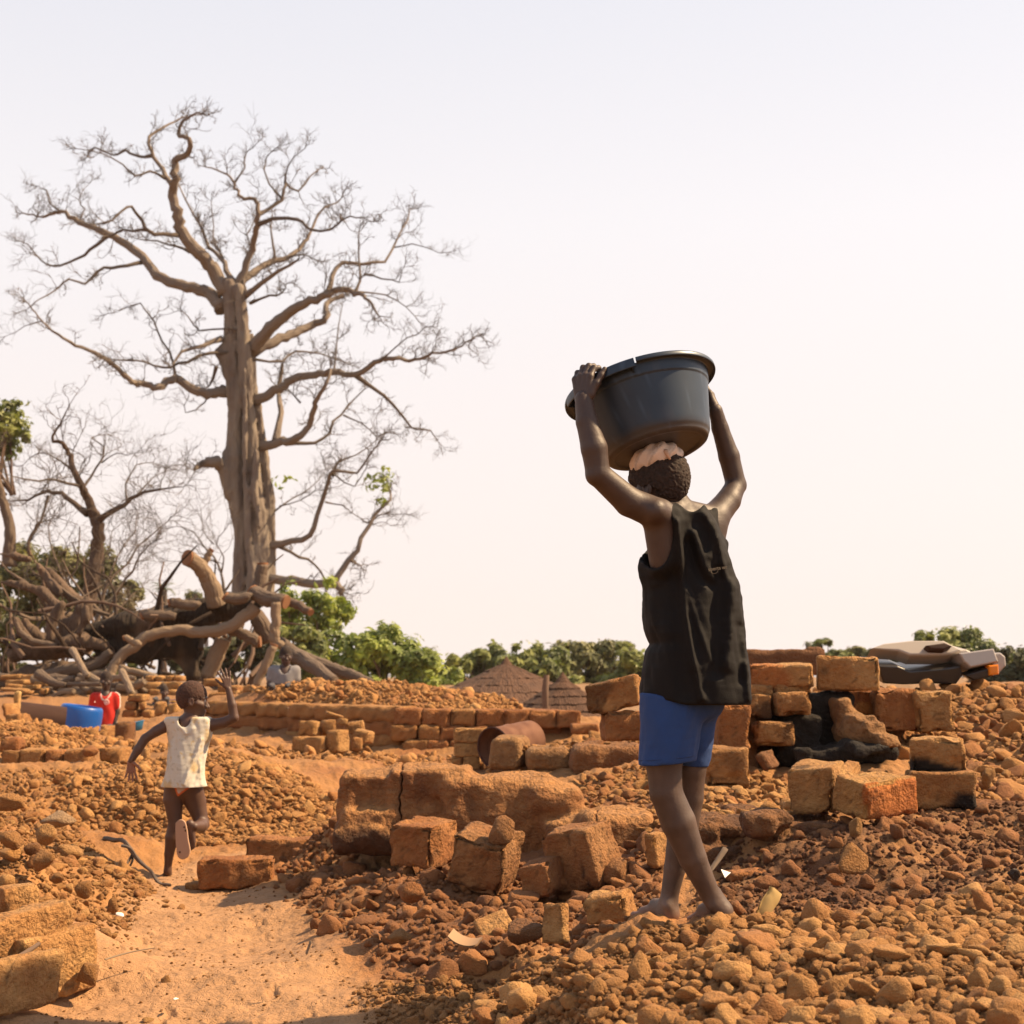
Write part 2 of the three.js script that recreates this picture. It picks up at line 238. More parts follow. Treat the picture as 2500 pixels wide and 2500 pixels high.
{
  const cols = [], rows = []; for (let i = 0; i <= 520; i++) { const t = i / 520 * 2 - 1; cols.push(t * 0.44); }
  for (let i = 1; i <= 26; i++) { const a = 0.44 + (Math.PI - 0.44) * (i / 26) ** 1.5; cols.push(a); cols.unshift(-a); }
  for (let d = 0.25; d < 2.6; d *= 1.14) rows.push(d); for (let d = 2.7; d < 20; d *= 1.0052) rows.push(d); for (let d = 20; d < 480; d *= 1.06) rows.push(d); rows.push(480);
  const P = [], C = [], U = [], I = [], nc = cols.length;
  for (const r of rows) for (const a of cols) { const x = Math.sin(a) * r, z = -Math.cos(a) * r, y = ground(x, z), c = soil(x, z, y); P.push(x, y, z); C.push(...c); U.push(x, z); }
  for (let j = 0; j < rows.length - 1; j++) for (let i = 0; i < nc - 1; i++) { const a = j * nc + i, b = a + nc; I.push(a, a + 1, b, a + 1, b + 1, b); }
  const c = P.length / 3; P.push(0, ground(0, -0.1), 0); C.push(0.27, 0.14, 0.05); U.push(0, 0); for (let i = 0; i < nc - 1; i++) I.push(c, i + 1, i);
  const g = new THREE.BufferGeometry(); g.setAttribute('position', new THREE.Float32BufferAttribute(P, 3)); g.setAttribute('color', new THREE.Float32BufferAttribute(C, 3)); g.setAttribute('uv', new THREE.Float32BufferAttribute(U, 2)); g.setIndex(I); finish(g);
  const nn = g.attributes.normal; if (nn.getY(Math.floor(nc * 60)) < 0) { const ix = g.index.array; for (let i = 0; i < ix.length; i += 3) { const t = ix[i + 1]; ix[i + 1] = ix[i + 2]; ix[i + 2] = t; } finish(g); }
  groundMesh = structure('ground', g, M.ground);
}

// ------------------------------------------------------------------ clods and stones
function rockGeo(sd, detail = 2, flat = 0.75) {
  const r = rng(sd), g = mergeVertices(new THREE.IcosahedronGeometry(1, detail).deleteAttribute('uv').deleteAttribute('normal'), 1e-4), p = g.attributes.position, planes = [], v = V();
  const sharp = Math.floor(sd) % 3 > 0; for (let i = 0; i < (sharp ? 17 : 13); i++) planes.push([V(r() - 0.5, r() - 0.5, r() - 0.5).normalize(), sharp ? 0.44 + r() * 0.2 : 0.45 + r() * 0.33]);
  const st = V(0.85 + r() * 0.35, flat * (0.85 + r() * 0.3), 0.8 + r() * 0.3);
  for (let i = 0; i < p.count; i++) {
    v.fromBufferAttribute(p, i);
    let k = 1; for (const [n, o] of planes) { const q = v.dot(n); if (q > 0) k = Math.min(k, mixn(1, o / q, q > o ? 1 : 0)); }
    v.multiplyScalar(k * ((sharp ? 1.42 : 1.12) + (sharp ? 0.10 : 0.22) * fbm(v.x * 1.6 + sd, v.y * 1.6, v.z * 1.6, 3) + (sharp ? 0.05 : 0.13) * noise(v.x * 4.5 + sd, v.y * 4.5, v.z * 4.5) + 0.05 * noise(v.x * 11 + sd, v.y * 11, v.z * 11))).multiply(st); p.setXYZ(i, v.x, v.y, v.z);
  }
  finish(g); paint(g, (q) => { const t = 1 + 0.35 * fbm(q.x * 2.4 + sd * 3, q.y * 2.4, q.z * 2.4, 3); return [t, t, t * 0.98]; }); return boxUV(g, 0.12);
}
const ROCKS = [...Array(12)].map((_, i) => rockGeo(100 + i * 7, 3, i % 3 ? 0.88 : 0.66)), PEB = [...Array(6)].map((_, i) => rockGeo(300 + i * 5, 1, 0.75));
const B1 = { bumpScale: 0.007 }, rockMats = [earthMat(0.327, 0.172, 0.063, B1), earthMat(0.371, 0.210, 0.083, B1), earthMat(0.307, 0.156, 0.058, B1), earthMat(0.269, 0.126, 0.046, B1)];
const pebMat = earthMat(0.333, 0.175, 0.067, B1);
const darkMats = [earthMat(0.275, 0.126, 0.047, B1), earthMat(0.173, 0.078, 0.033, B1), earthMat(0.237, 0.108, 0.043, B1), earthMat(0.198, 0.087, 0.035, B1)];
const inPoly = (P, x, y) => { let c = false; for (let i = 0, j = P.length - 1; i < P.length; j = i++) if ((P[i][1] > y) !== (P[j][1] > y) && x < (P[j][0] - P[i][0]) * (y - P[i][1]) / (P[j][1] - P[i][1]) + P[i][0]) c = !c; return c; };
// scatter clods of earth over an area of the ground given by measured corners "px,distance"
function scatter(parent, area, sd, o) {
  const r = rng(sd), poly = area.trim().split(/\s+/).map((t) => { const [px, d] = t.split(',').map(Number); return [(px - 1250) / FOC * d, d]; });
  const lo = [Math.min(...poly.map((p) => p[0])), Math.min(...poly.map((p) => p[1]))], hi = [Math.max(...poly.map((p) => p[0])), Math.max(...poly.map((p) => p[1]))];
  const cell = 0.12, grid = new Map(), put = [];
  const fits = (x, d, s) => { const k = Math.ceil((s + o.big) / cell), cx = Math.floor(x / cell), cy = Math.floor(d / cell); for (let i = -k; i <= k; i++) for (let j = -k; j <= k; j++) for (const q of grid.get((cx + i) * 9973 + cy + j) || []) if ((q[0] - x) ** 2 + (q[1] - d) ** 2 < ((q[2] + s) * (o.gap ?? 0.72)) ** 2) return false; return true; };
  for (const [count, s0, s1] of o.tiers) for (let i = 0, tries = 0; i < count && tries < count * 8; tries++) {
    const x = mixn(lo[0], hi[0], r()), d = mixn(lo[1], hi[1], r()), s = mixn(s0, s1, r() ** 1.6);
    if (!inPoly(poly, x, d) || (o.where && r() > o.where(x, -d)) || (s > 0.02 && !fits(x, d, s))) continue;
    if (s > 0.02) { const key = Math.floor(x / cell) * 9973 + Math.floor(d / cell); if (!grid.has(key)) grid.set(key, []); grid.get(key).push([x, d, s]); }
    put.push({ x, d, s }); i++;
  }
  put.sort((a, b) => b.s / b.d - a.s / a.d);
  const mats = o.mats || rockMats, lots = [], q = new THREE.Quaternion(), e = new THREE.Euler(), p = parent.position;
  put.forEach((k, i) => {
    e.set((r() - 0.5) * (o.tumble ?? 1.6), r() * 6.28, (r() - 0.5) * (o.tumble ?? 1.6)); q.setFromEuler(e);
    const pos = V(k.x - p.x, ground(k.x, -k.d) + k.s * mixn(0.05, 0.5, r()) + (o.lift || 0) - p.y, -k.d - p.z), sc = V(k.s * (0.9 + r() * 0.35), k.s * (0.75 + r() * 0.3), k.s * (0.85 + r() * 0.3));
    if (i < (o.parts ?? 300) && k.s / k.d * FOC > 9) { const m = part(o.name || 'clod', ROCKS[Math.floor(r() * 12)], mats[Math.floor(r() ** 1.3 * mats.length)], parent); m.position.copy(pos); m.quaternion.copy(q); m.scale.copy(sc); }
    else lots.push([new THREE.Matrix4().compose(pos, q, sc), r()]);
  });
  if (lots.length) {
    const m = new THREE.InstancedMesh(o.fine ? PEB[sd % 6] : ROCKS_LOW[sd % 6], o.smallMat || (o.mats === darkMats ? darkMats[2] : pebMat), lots.length), c = new THREE.Color(); m.name = o.rest || 'small_clods'; m.userData.kind = 'stuff'; m.castShadow = m.receiveShadow = true;
    lots.forEach(([mt, t], i) => { m.setMatrixAt(i, mt); m.setColorAt(i, c.setRGB(0.7 + t * 0.55, 0.68 + t * 0.55, 0.62 + t * 0.6)); }); parent.add(m);
  }
}
const ROCKS_LOW = [...Array(6)].map((_, i) => rockGeo(500 + i * 11, 2, 0.86));
const heap = (label, px, d, area, sd, o) => { const x = (px - 1250) / FOC * d; const h = thing('rubble_heap', label, 'rubble heap', V(x, ground(x, -d), -d)); scatter(h, area, sd, o); return h; };
heap('near heap of broken ochre clods sloping down from the feet of the walking basin carrier', 1800, 4.2, '1010,3.2 1000,3.6 1130,4.1 1330,4.55 1560,4.72 1850,4.85 2200,5.0 2520,5.08 2560,3.2', 11,
  { big: 0.12, tiers: [[12, 0.054, 0.075], [110, 0.036, 0.052], [700, 0.022, 0.036], [3600, 0.012, 0.022], [12000, 0.006, 0.013], [30000, 0.0025, 0.006]], gap: 0.7 });
heap('broad mound of small clay clods behind the running girl', 530, 10.3, '160,9.6 280,9.15 500,9.2 700,9.3 830,9.5 850,10.4 760,10.9 530,11.1 350,10.9 180,10.7', 12,
  { big: 0.07, tiers: [[25, 0.05, 0.07], [220, 0.034, 0.05], [1600, 0.02, 0.034], [7000, 0.010, 0.02]], gap: 0.66 });
heap('crumbling earth mound with clods at the left edge beside the path', 150, 6.4, '-40,5.3 120,5.3 300,5.9 350,6.4 400,7.3 330,7.9 230,8.5 120,9.3 -60,9.3', 13,
  { big: 0.11, tiers: [[8, 0.045, 0.065], [70, 0.026, 0.045], [700, 0.013, 0.026], [6000, 0.004, 0.013]] });
heap('heap of small clods behind the left brick row beside the blue drum', 100, 13.2, '-60,12.3 180,12.3 265,12.5 240,13.6 90,14 -80,14', 14, { big: 0.07, tiers: [[260, 0.03, 0.045], [2000, 0.015, 0.03]], gap: 0.62 });
heap('long heap of rubble lying on top of the far mud brick wall', 850, 17, '560,19.2 700,17.6 850,16.2 960,15.5 1250,15.3 1400,15.4 1200,17 1000,18.2 700,19.8', 15, { big: 0.09, tiers: [[40, 0.06, 0.09], [300, 0.035, 0.06], [3000, 0.016, 0.035]], gap: 0.62, mats: [rockMats[0], darkMats[0], rockMats[2], rockMats[1]] });
heap('slope of clods climbing to the black plastic vehicle part at the right edge', 2350, 8.6, '2080,8.6 2250,8.0 2300,7.1 2350,6.7 2600,6.6 2620,9.8 2350,9.75 2080,9.55', 16, { big: 0.1, tiers: [[60, 0.05, 0.09], [400, 0.025, 0.05], [2600, 0.01, 0.025]], mats: [rockMats[0], darkMats[0], rockMats[2], darkMats[3]] });
heap('bed of crumbled clay between the broken low wall and the boy', 1480, 7.5, '1180,7.3 1430,7.0 1600,6.5 1680,6.6 1720,8.4 1500,8.6 1230,8.4', 17, { big: 0.07, tiers: [[180, 0.025, 0.05], [1800, 0.008, 0.025]], mats: [rockMats[0], darkMats[0], darkMats[2], rockMats[2]], tumble: 1.2 });
heap('spread of yellowish crumbs at the foot of the ruined brick corner', 1800, 7.0, '1690,6.3 1900,6.3 2020,6.6 2000,7.6 1850,7.9 1690,7.6', 18, { big: 0.07, tiers: [[110, 0.022, 0.05], [2000, 0.007, 0.022]], mats: [rockMats[1], rockMats[0], rockMats[2], darkMats[0]] });
// stones lying singly on the bare ground
const offPath = (x, z) => (1 - pathness(x, z)) ** 1.5;
scatter(groundMesh, '640,7.4 760,6.4 900,5.6 1000,4.95 1350,4.75 1600,4.9 1650,6.3 1250,6.75 900,7.2', 21, { big: 0.08, parts: 170, name: 'stone', rest: 'pebbles', mats: darkMats, tiers: [[70, 0.035, 0.07], [260, 0.018, 0.035], [2200, 0.006, 0.018]], where: offPath, tumble: 0.9 });
scatter(groundMesh, '1650,4.95 2200,5.1 2560,5.15 2560,6.6 2200,6.5 1700,6.1', 22, { big: 0.07, parts: 90, name: 'stone', rest: 'pebbles', mats: darkMats, smallMat: earthMat(0.192, 0.085, 0.038), tiers: [[26, 0.035, 0.06], [130, 0.015, 0.035], [3200, 0.004, 0.015]], tumble: 1.0 });
scatter(groundMesh, '60,4.3 900,4.3 1000,4.6 700,6.5 640,7.6 450,8.6 380,7.2 200,5.4', 23, { big: 0.03, parts: 20, name: 'stone', rest: 'pebbles', fine: true, tiers: [[60, 0.008, 0.02], [2600, 0.0015, 0.007]], where: (x, z) => { const p = pathness(x, z); return p > 0.6 ? 0.10 : 1; } });
scatter(groundMesh, '750,4.2 1050,3.3 1400,4.6 1150,5.0 900,5.2', 24, { big: 0.03, parts: 20, name: 'stone', rest: 'pebbles', fine: true, tiers: [[80, 0.012, 0.026], [5000, 0.002, 0.012]], where: offPath });
scatter(groundMesh, '-60,9.3 150,9.4 180,10.7 380,11.2 -80,11.2', 26, { big: 0.05, parts: 30, name: 'stone', rest: 'pebbles', tiers: [[60, 0.025, 0.05], [900, 0.008, 0.025]] });
scatter(groundMesh, '760,6.9 900,7.1 860,8.6 700,8.9 640,8.4', 27, { big: 0.05, parts: 40, name: 'stone', rest: 'pebbles', mats: darkMats, tiers: [[50, 0.025, 0.05], [900, 0.006, 0.025]] });
scatter(groundMesh, '-100,12.2 420,12.2 900,12 1500,10.5 1700,8.6 2050,8.6 2000,14 1400,14 1300,13.6 900,13.6 500,14 -100,13', 25, { big: 0.08, parts: 0, rest: 'pebbles', tiers: [[500, 0.03, 0.07], [3500, 0.012, 0.03]] });
// ------------------------------------------------------------------ mud bricks and walls
function brickGeo(L, H, T, sd, o = {}) {
  const r = o.r ?? Math.min(0.011, H * 0.08), seg = (v) => Math.max(3, Math.min(26, Math.round(v / (o.cell ?? 0.015)))), rough = o.rough ?? 0.007, chips = (o.chips ?? 1) * 1.25;
  const g = mergeVertices(new THREE.BoxGeometry(L, H, T, seg(L), seg(H), seg(T)).deleteAttribute('uv').deleteAttribute('normal'), 1e-5), p = g.attributes.position, v = V(), c = V(), d = V(), h = [L / 2 - r, H / 2 - r, T / 2 - r];
  const tp = [0.06 * noise(sd, 1, 5), 0.06 * noise(sd, 2, 5)];
  for (let i = 0; i < p.count; i++) {
    v.fromBufferAttribute(p, i); c.set(clamp(v.x, -h[0], h[0]), clamp(v.y, -h[1], h[1]), clamp(v.z, -h[2], h[2])); d.subVectors(v, c);
    const edge = (Math.abs(v.x) > h[0]) + (Math.abs(v.y) > h[1]) + (Math.abs(v.z) > h[2]); d.normalize();
    let k = r + rough * 2 * fbm(v.x * 16 + sd, v.y * 16, v.z * 16 + sd * 2, 3);
    const ch = fbm(v.x * 8 + sd * 1.7, v.y * 8, v.z * 8, 3); if (edge > 1) k -= chips * 0.11 * Math.max(0, ch + 0.02) * Math.min(1, H / 0.15); else k -= chips * 0.035 * Math.max(0, ch - 0.1);
    v.copy(c).addScaledVector(d, k); v.x += 0.09 * H * noise(v.y * 6 + sd, v.z * 6, 1); v.y += 0.08 * H * noise(v.x * 5 + sd, v.z * 5, 2); v.z += 0.08 * H * noise(v.x * 6 + sd, v.y * 6, 7); v.x *= 1 + tp[0] * v.y / H; v.z *= 1 + tp[1] * v.x / L;
    p.setXYZ(i, v.x, v.y, v.z);
  }
  finish(g);
  paint(g, (q) => {
    const a = fbm(q.x * 7 + sd * 3, q.y * 7, q.z * 7, 4), b = fbm(q.x * 30 + sd, q.y * 30, q.z * 30, 2); let t = [1 + a * 0.35, 1 + a * 0.6, 1 + a * 0.8]; const cr = Math.abs(noise(q.x * 9 + sd * 5, q.y * 9, q.z * 9)), st = Math.abs(noise(q.x * 60 + sd, q.y * 25, q.z * 60)); const m = (1 + 0.4 * b - (b > 0.28 ? 0.3 : 0)) * (cr < 0.022 && a > -0.05 ? 0.55 : 1) * (st < 0.02 ? 1.25 : 1); t = t.map((w) => w * m);
    if (o.stain) { const s = clamp(o.stain(q.x / L, q.y / H, q.z / T, a)); t = [mixn(t[0], 0.035, s), mixn(t[1], 0.04, s), mixn(t[2], 0.06, s)]; }
    if (o.tint) { const s = o.tint(q.x / L, q.y / H, q.z / T, a); t = t.map((w, i) => w * s[i]); }
    return t;
  });
  return boxUV(g);
}
let brickSeed = 1;
function brickMesh(f, cx, cy, W, H, d, o = {}) {                       // seen W by H in the reading frame at distance d; turned by yaw, tilt
  const [px, py] = read(f, cx, cy), s = mpp(px, py, d) / FRAMES[f][2], yaw = o.yaw || 0, T = o.T ?? Math.min(0.2, Math.max(0.1, H * s * 1.1)), Lw = o.L ?? Math.max(0.05, (W * s - T * Math.abs(Math.sin(yaw))) / Math.cos(yaw));
  const roll = o.roll || 0, Hh = o.H ?? Math.max(0.03, (H * s - Lw * Math.abs(Math.sin(roll)) * 0.8) / Math.cos(roll)), sd = ++brickSeed * 1.37;
  const pos = at(px, py, d); pos.z -= T / 2; const g = brickGeo(Lw, Hh, T, sd, o);
  return { g, pos, rot: new THREE.Euler(o.pitch || 0, yaw, roll, 'YXZ'), H: Hh };
}
function brick(f, cx, cy, W, H, d, label, o = {}) {
  const b = brickMesh(f, cx, cy, W, H, d, o); const m = single(o.name || 'mud_brick', b.g, o.mat || M.clay, label, o.cat || 'brick', o.group);
  m.position.copy(b.pos); m.rotation.copy(b.rot); return m;
}
function wallBrick(parent, f, cx, cy, W, H, d, o = {}) { const b = brickMesh(f, cx, cy, W, H, d, o); const m = part('brick', b.g, o.mat || M.clay, parent); m.position.copy(b.pos).sub(parent.position); m.rotation.copy(b.rot); if (o.note) m.userData.label = o.note; return m; }
const rock = (f, cx, cy, W, H, d, label, o = {}) => { const [px, py] = read(f, cx, cy), s = mpp(px, py, d) / FRAMES[f][2]; const m = single(o.name || 'stone', ROCKS[o.v ?? (++brickSeed % 12)], o.mat || M.clay, label, o.cat || 'stone', o.group); m.position.copy(at(px, py, d)); m.scale.set(W * s * 0.55, H * s * 0.62, (o.t ?? 0.5) * W * s); m.rotation.set(o.pitch || 0, o.yaw ?? brickSeed, o.roll || 0); return m; };
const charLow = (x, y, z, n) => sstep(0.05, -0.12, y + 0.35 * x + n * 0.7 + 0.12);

// masses of mud: rounded boxes joined and eroded
const rbox = (x, y, z, c, h, r, yaw = 0) => { let dx = x - c.x, dz = z - c.z; const cs = Math.cos(yaw), sn = Math.sin(yaw), X = dx * cs - dz * sn, Z = dx * sn + dz * cs, ax = Math.abs(X) - h[0] + r, ay = Math.abs(y - c.y) - h[1] + r, az = Math.abs(Z) - h[2] + r; return Math.hypot(Math.max(ax, 0), Math.max(ay, 0), Math.max(az, 0)) + Math.min(0, Math.max(ax, ay, az)) - r; };
function mudGeo(boxes, k, cell, amp, colour, cut) {                    // boxes: [f, cx, cy, W, H, d, T, r, yaw]
  const B = boxes.map(([f, cx, cy, W, H, d, T, r = 0.04, yaw = 0]) => { const [px, py] = read(f, cx, cy), s = mpp(px, py, d) / FRAMES[f][2], c = at(px, py, d); c.z -= T / 2; return [c, [W * s / 2, H * s / 2, T / 2], r, yaw]; });
  const lo = [1e9, 1e9, 1e9], hi = [-1e9, -1e9, -1e9]; for (const [c, h] of B) { const m = Math.hypot(h[0], h[2]); [[c.x, m], [c.y, h[1]], [c.z, m]].forEach(([v, e], i) => { lo[i] = Math.min(lo[i], v - e - 0.08); hi[i] = Math.max(hi[i], v + e + 0.08); }); }
  const f = (x, y, z) => { let d = 1e3; for (const [c, h, r, yaw] of B) d = smin(d, rbox(x, y, z, c, h, r, yaw), k); d += amp * (1.6 * fbm(x * 4.5, y * 4.5, z * 4.5, 3) + 0.55 * fbm(x * 17, y * 17, z * 17, 3)); return cut ? Math.max(d, cut(x, y, z)) : d; };
  const g = sdfGeo(f, lo, hi, cell, 1.5);
  paint(g, (p, n) => { const a = fbm(p.x * 5, p.y * 5, p.z * 5, 4), b = fbm(p.x * 26, p.y * 26, p.z * 26, 3); return colour(p, n, a, b); });
  return boxUV(g);
}
const mud = (lo, hi) => (p, n, a, b) => { const t = clamp(0.5 + a * 1.3), m = 1 + b * 0.6; return lo.map((v, i) => mixn(v, hi[i], t) * m); };
const plain = earthMat(1, 1, 1, { bumpMap: rep(dirtBump, 3), bumpScale: 0.025 });
// by the path and below the broken wall
brick('A', 1225, 1365, 405, 152, 7.55, 'long dark brick lying at the edge of the path nearest the running girl', { yaw: 0.06, T: 0.2, mat: M.clayRed });
brick('A', 1462, 1282, 385, 200, 8.0, 'large squared brick standing just behind the long brick at the path', { yaw: -0.12, T: 0.22, mat: M.clayRed });
brick('A', 1045, 1428, 165, 34, 7.62, 'flat thin slab lying on the path in front of the long brick', { yaw: -0.2, T: 0.16, mat: M.clayPale, name: 'flat_slab', cat: 'slab', r: 0.008 });
brick('E', 258, 318, 330, 205, 6.6, 'thick weathered block leaning at the foot of the broken wall, leftmost there', { yaw: -0.5, T: 0.24, roll: -0.06, pitch: 0.1, mat: M.clayRed, chips: 1.6 });
{ const b = brick('E', 548, 392, 265, 290, 6.25, 'tall tilted block with a broken lump of mud stuck on its top', { yaw: -0.42, T: 0.2, roll: -0.2, pitch: 0.22, mat: M.clayShade, chips: 1.5, L: 0.24 });
  const l = part('broken_lump', ROCKS[4], M.clayShade, b); l.position.set(0.07, b.geometry.boundingBox ? 0.1 : 0.14, 0.02); l.scale.set(0.075, 0.06, 0.07); l.rotation.set(0.4, 1, 0.2); }
brick('E', 818, 478, 225, 180, 5.9, 'small tilted brick lying between the two large broken blocks', { yaw: -0.5, T: 0.15, roll: 0.2, pitch: 0.2, mat: M.clayShade, tint: (x, y) => [1, 0.92, 0.85] });
{ const b = brick('E', 1020, 385, 250, 320, 5.95, 'big split block with a dark crack leaning by the low wall', { yaw: -0.62, T: 0.22, roll: 0.16, pitch: 0.2, mat: M.clayShade, chips: 1.2, L: 0.24, stain: (x, y, z, n) => sstep(0.035, 0.0, Math.abs(x - 0.22 + 0.12 * y + n * 0.16)) * sstep(0.2, 0, y) * 0.9 });
  const l = part('broken_flange', ROCKS[7], M.clayShade, b); l.position.set(0.15, -0.08, 0.02); l.scale.set(0.09, 0.07, 0.08); l.rotation.set(0.3, 0.2, 0.6); }
brick('E', 1135, 612, 272, 150, 5.15, 'ochre brick lying tilted beside the left foot of the basin carrier', { yaw: -0.4, T: 0.13, roll: 0.17, pitch: 0.12, mat: M.clayPale, chips: 1.4 });
brick('E', 885, 688, 100, 190, 4.92, 'narrow pale slab standing on end among the rubble', { yaw: -0.45, T: 0.05, roll: 0.12, pitch: -0.15, mat: M.clayPale, name: 'flat_slab', cat: 'slab', r: 0.008, L: 0.085 });
brick('E', 590, 708, 150, 60, 5.4, 'flat yellowish slab tilted on the ground beside the pottery shard', { yaw: 0.5, T: 0.1, roll: 0.32, pitch: 0.55, mat: M.clayPale, name: 'flat_slab', cat: 'slab', r: 0.006, L: 0.13 });
rock('E', 745, 722, 215, 125, 5.0, 'dark lump of burnt earth behind the standing slab', { mat: M.clayDark });
rock('E', 198, 535, 130, 145, 5.6, 'pointed reddish clod standing alone near the path edge', { mat: M.clayRed, v: 3 });
rock('E', 145, 745, 110, 80, 4.75, 'rounded ochre stone at the edge of the trodden path', { mat: M.clay, v: 6 });
brick('E', 1365, 350, 110, 165, 5.95, 'brick half hidden behind the shins of the basin carrier', { yaw: -0.4, T: 0.15, mat: M.clay });
{ // curved shard of a broken pot
  const sh = new THREE.CylinderGeometry(0.15, 0.15, 0.085, 14, 3, true, -0.6, 1.25).rotateX(Math.PI / 2).translate(0, 0.15, 0), inn = sh.clone(); const p = inn.attributes.position; for (let i = 0; i < p.count; i++) p.setXYZ(i, p.getX(i) * 0.95, p.getY(i) + 0.007, p.getZ(i));
  const g = mergeGeometries([sh, inn]); const m = single('pottery_shard', g, new THREE.MeshStandardMaterial({ color: 0x9a7b5c, roughness: 0.8, side: THREE.DoubleSide }), 'curved shard of a broken pot lying on edge of the rubble', 'shard');
  m.position.copy(place('E', 450, 772, 4.95)); m.scale.setScalar(0.62); m.rotation.set(0.35, -0.35, -0.12);
}
brick('F', 588, 655, 150, 140, 4.85, 'pale splintered piece of wood stuck upright behind the right foot', { yaw: 0.3, T: 0.016, roll: 0.85, L: 0.105, H: 0.05, pitch: -0.25, mat: new THREE.MeshStandardMaterial({ color: new THREE.Color().setRGB(0.40, 0.27, 0.10), roughness: 0.9, vertexColors: true }), name: 'wood_chip', cat: 'wood', r: 0.003, chips: 1.2 });
rock('F', 1045, 420, 165, 140, 5.3, 'angular pale stone on the dark slope below the orange brick', { mat: M.clay, v: 1, t: 0.3, yaw: 0.3, pitch: -0.35 });
rock('F', 1040, 250, 80, 90, 5.65, 'small pinkish stone just under the corner of the orange brick', { mat: M.clayPale, v: 2, yaw: 0.8 });
brick('F', 487, 515, 175, 60, 5.7, 'flat grey slab in the hollow right of the carrier', { yaw: 0.15, T: 0.12, roll: 0.05, mat: M.clayRed, name: 'flat_slab', cat: 'slab', L: 0.15, r: 0.01 });
brick('F', 690, 468, 125, 70, 5.75, 'oblong clay piece lying askew right of the flat grey slab', { yaw: 0.5, T: 0.06, roll: 0.55, mat: M.clayRed, L: 0.13 });
rock('F', 945, 535, 100, 70, 5.05, 'flattish reddish clod below the angular pale stone', { mat: M.clayRed, v: 5 });
rock('F', 1880, 505, 75, 70, 5.0, 'black lump of charcoal at the right edge above the clods', { mat: M.woodDark, v: 7, name: 'charcoal_lump', cat: 'charcoal' });
{ const g = new THREE.BufferGeometry().setFromPoints([V(0, 0, 0), V(0.055, -0.005, 0.01), V(0.02, -0.05, 0.02), V(0.002, 0.004, -0.004), V(0.057, -0.002, 0.006), V(0.024, -0.05, 0.012)]); g.setIndex([0, 2, 1, 3, 4, 5, 0, 1, 4, 0, 4, 3, 1, 2, 5, 1, 5, 4, 2, 0, 3, 2, 3, 5]);
  const m = single('paper_scrap', finish(g.toNonIndexed()), new THREE.MeshStandardMaterial({ color: 0xe8e4dc, roughness: 0.8 }), 'white torn scrap on the rubble right of the shins', 'litter'); m.position.copy(place('F', 345, 525, 5.15)).add(V(0, 0.03, 0)); m.scale.setScalar(0.62); m.rotation.set(-0.5, 0.3, -0.2); }
// the group on the right bank
brick('K', 205, 1385, 440, 400, 6.15, 'ochre block with a dark pit on top, leftmost of the bank group', { yaw: -0.55, T: 0.2, roll: 0.05, pitch: 0.16, mat: M.clayPale, chips: 1.5, L: 0.2, stain: (x, y, z, n) => sstep(0.25, 0.1, Math.hypot(x + 0.2, z - 0.2)) * sstep(0.3, 0.45, y) * 0.7 });
brick('K', 465, 1285, 270, 190, 6.45, 'reddish half brick leaning behind the pitted ochre block', { yaw: -0.5, T: 0.16, roll: -0.2, pitch: 0.3, mat: M.clayPale });
brick('K', 715, 1460, 760, 340, 5.95, 'large brick with an orange long side, foremost of the bank group', { yaw: 0.55, T: 0.2, pitch: 0.1, roll: 0.04, mat: M.clayPale, tint: (x, y, z) => z > 0.42 ? [1.0, 0.62, 0.4] : [1, 1, 0.9], chips: 0.9 });
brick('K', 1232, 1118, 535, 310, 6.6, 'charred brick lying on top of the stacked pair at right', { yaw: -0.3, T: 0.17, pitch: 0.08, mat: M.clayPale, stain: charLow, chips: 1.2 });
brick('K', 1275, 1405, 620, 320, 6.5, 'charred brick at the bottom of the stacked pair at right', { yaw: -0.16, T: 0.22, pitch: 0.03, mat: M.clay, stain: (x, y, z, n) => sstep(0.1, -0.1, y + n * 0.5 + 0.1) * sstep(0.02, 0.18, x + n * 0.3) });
rock('K', 1620, 1275, 120, 190, 6.8, 'knobbly ochre lump right of the stacked charred pair', { mat: M.clayPale, v: 8 });
rock('K', 670, 1255, 170, 85, 6.75, 'small clod behind the foremost orange brick', { mat: M.clay });
// bricks on the ruined corner
brick('K', 455, 400, 575, 290, 8.1, 'large ochre brick on the ruined corner left of the black vehicle part', { yaw: -0.22, T: 0.2, pitch: 0.03, mat: M.clayPale, stain: (x, y, z, n) => sstep(0.14, 0, Math.hypot(x + 0.38, y * 0.6 - 0.05)) * 0.6 });
brick('J', 1655, 290, 560, 190, 8.0, 'long brick on the ruined corner touching the edge of the black shirt', { yaw: -0.25, T: 0.2, pitch: 0.04, mat: M.clayPale, tint: (x, y, z, n) => { const k = sstep(-0.1, 0.15, x + n * 0.6); return [1, mixn(0.74, 1, k), mixn(0.58, 1, k)]; } });
brick('J', 335, 440, 470, 300, 8.0, 'dark-ended brick lying tilted left of the black shirt', { yaw: -0.2, T: 0.2, roll: 0.2, mat: M.clay, stain: (x, y, z, n) => sstep(-0.05, -0.2, x + n * 0.5) * 0.55 });
brick('J', 400, 690, 340, 230, 8.0, 'reddish brick under the tilted one left of the blue shorts', { yaw: 0.05, T: 0.25, mat: M.clayRed });
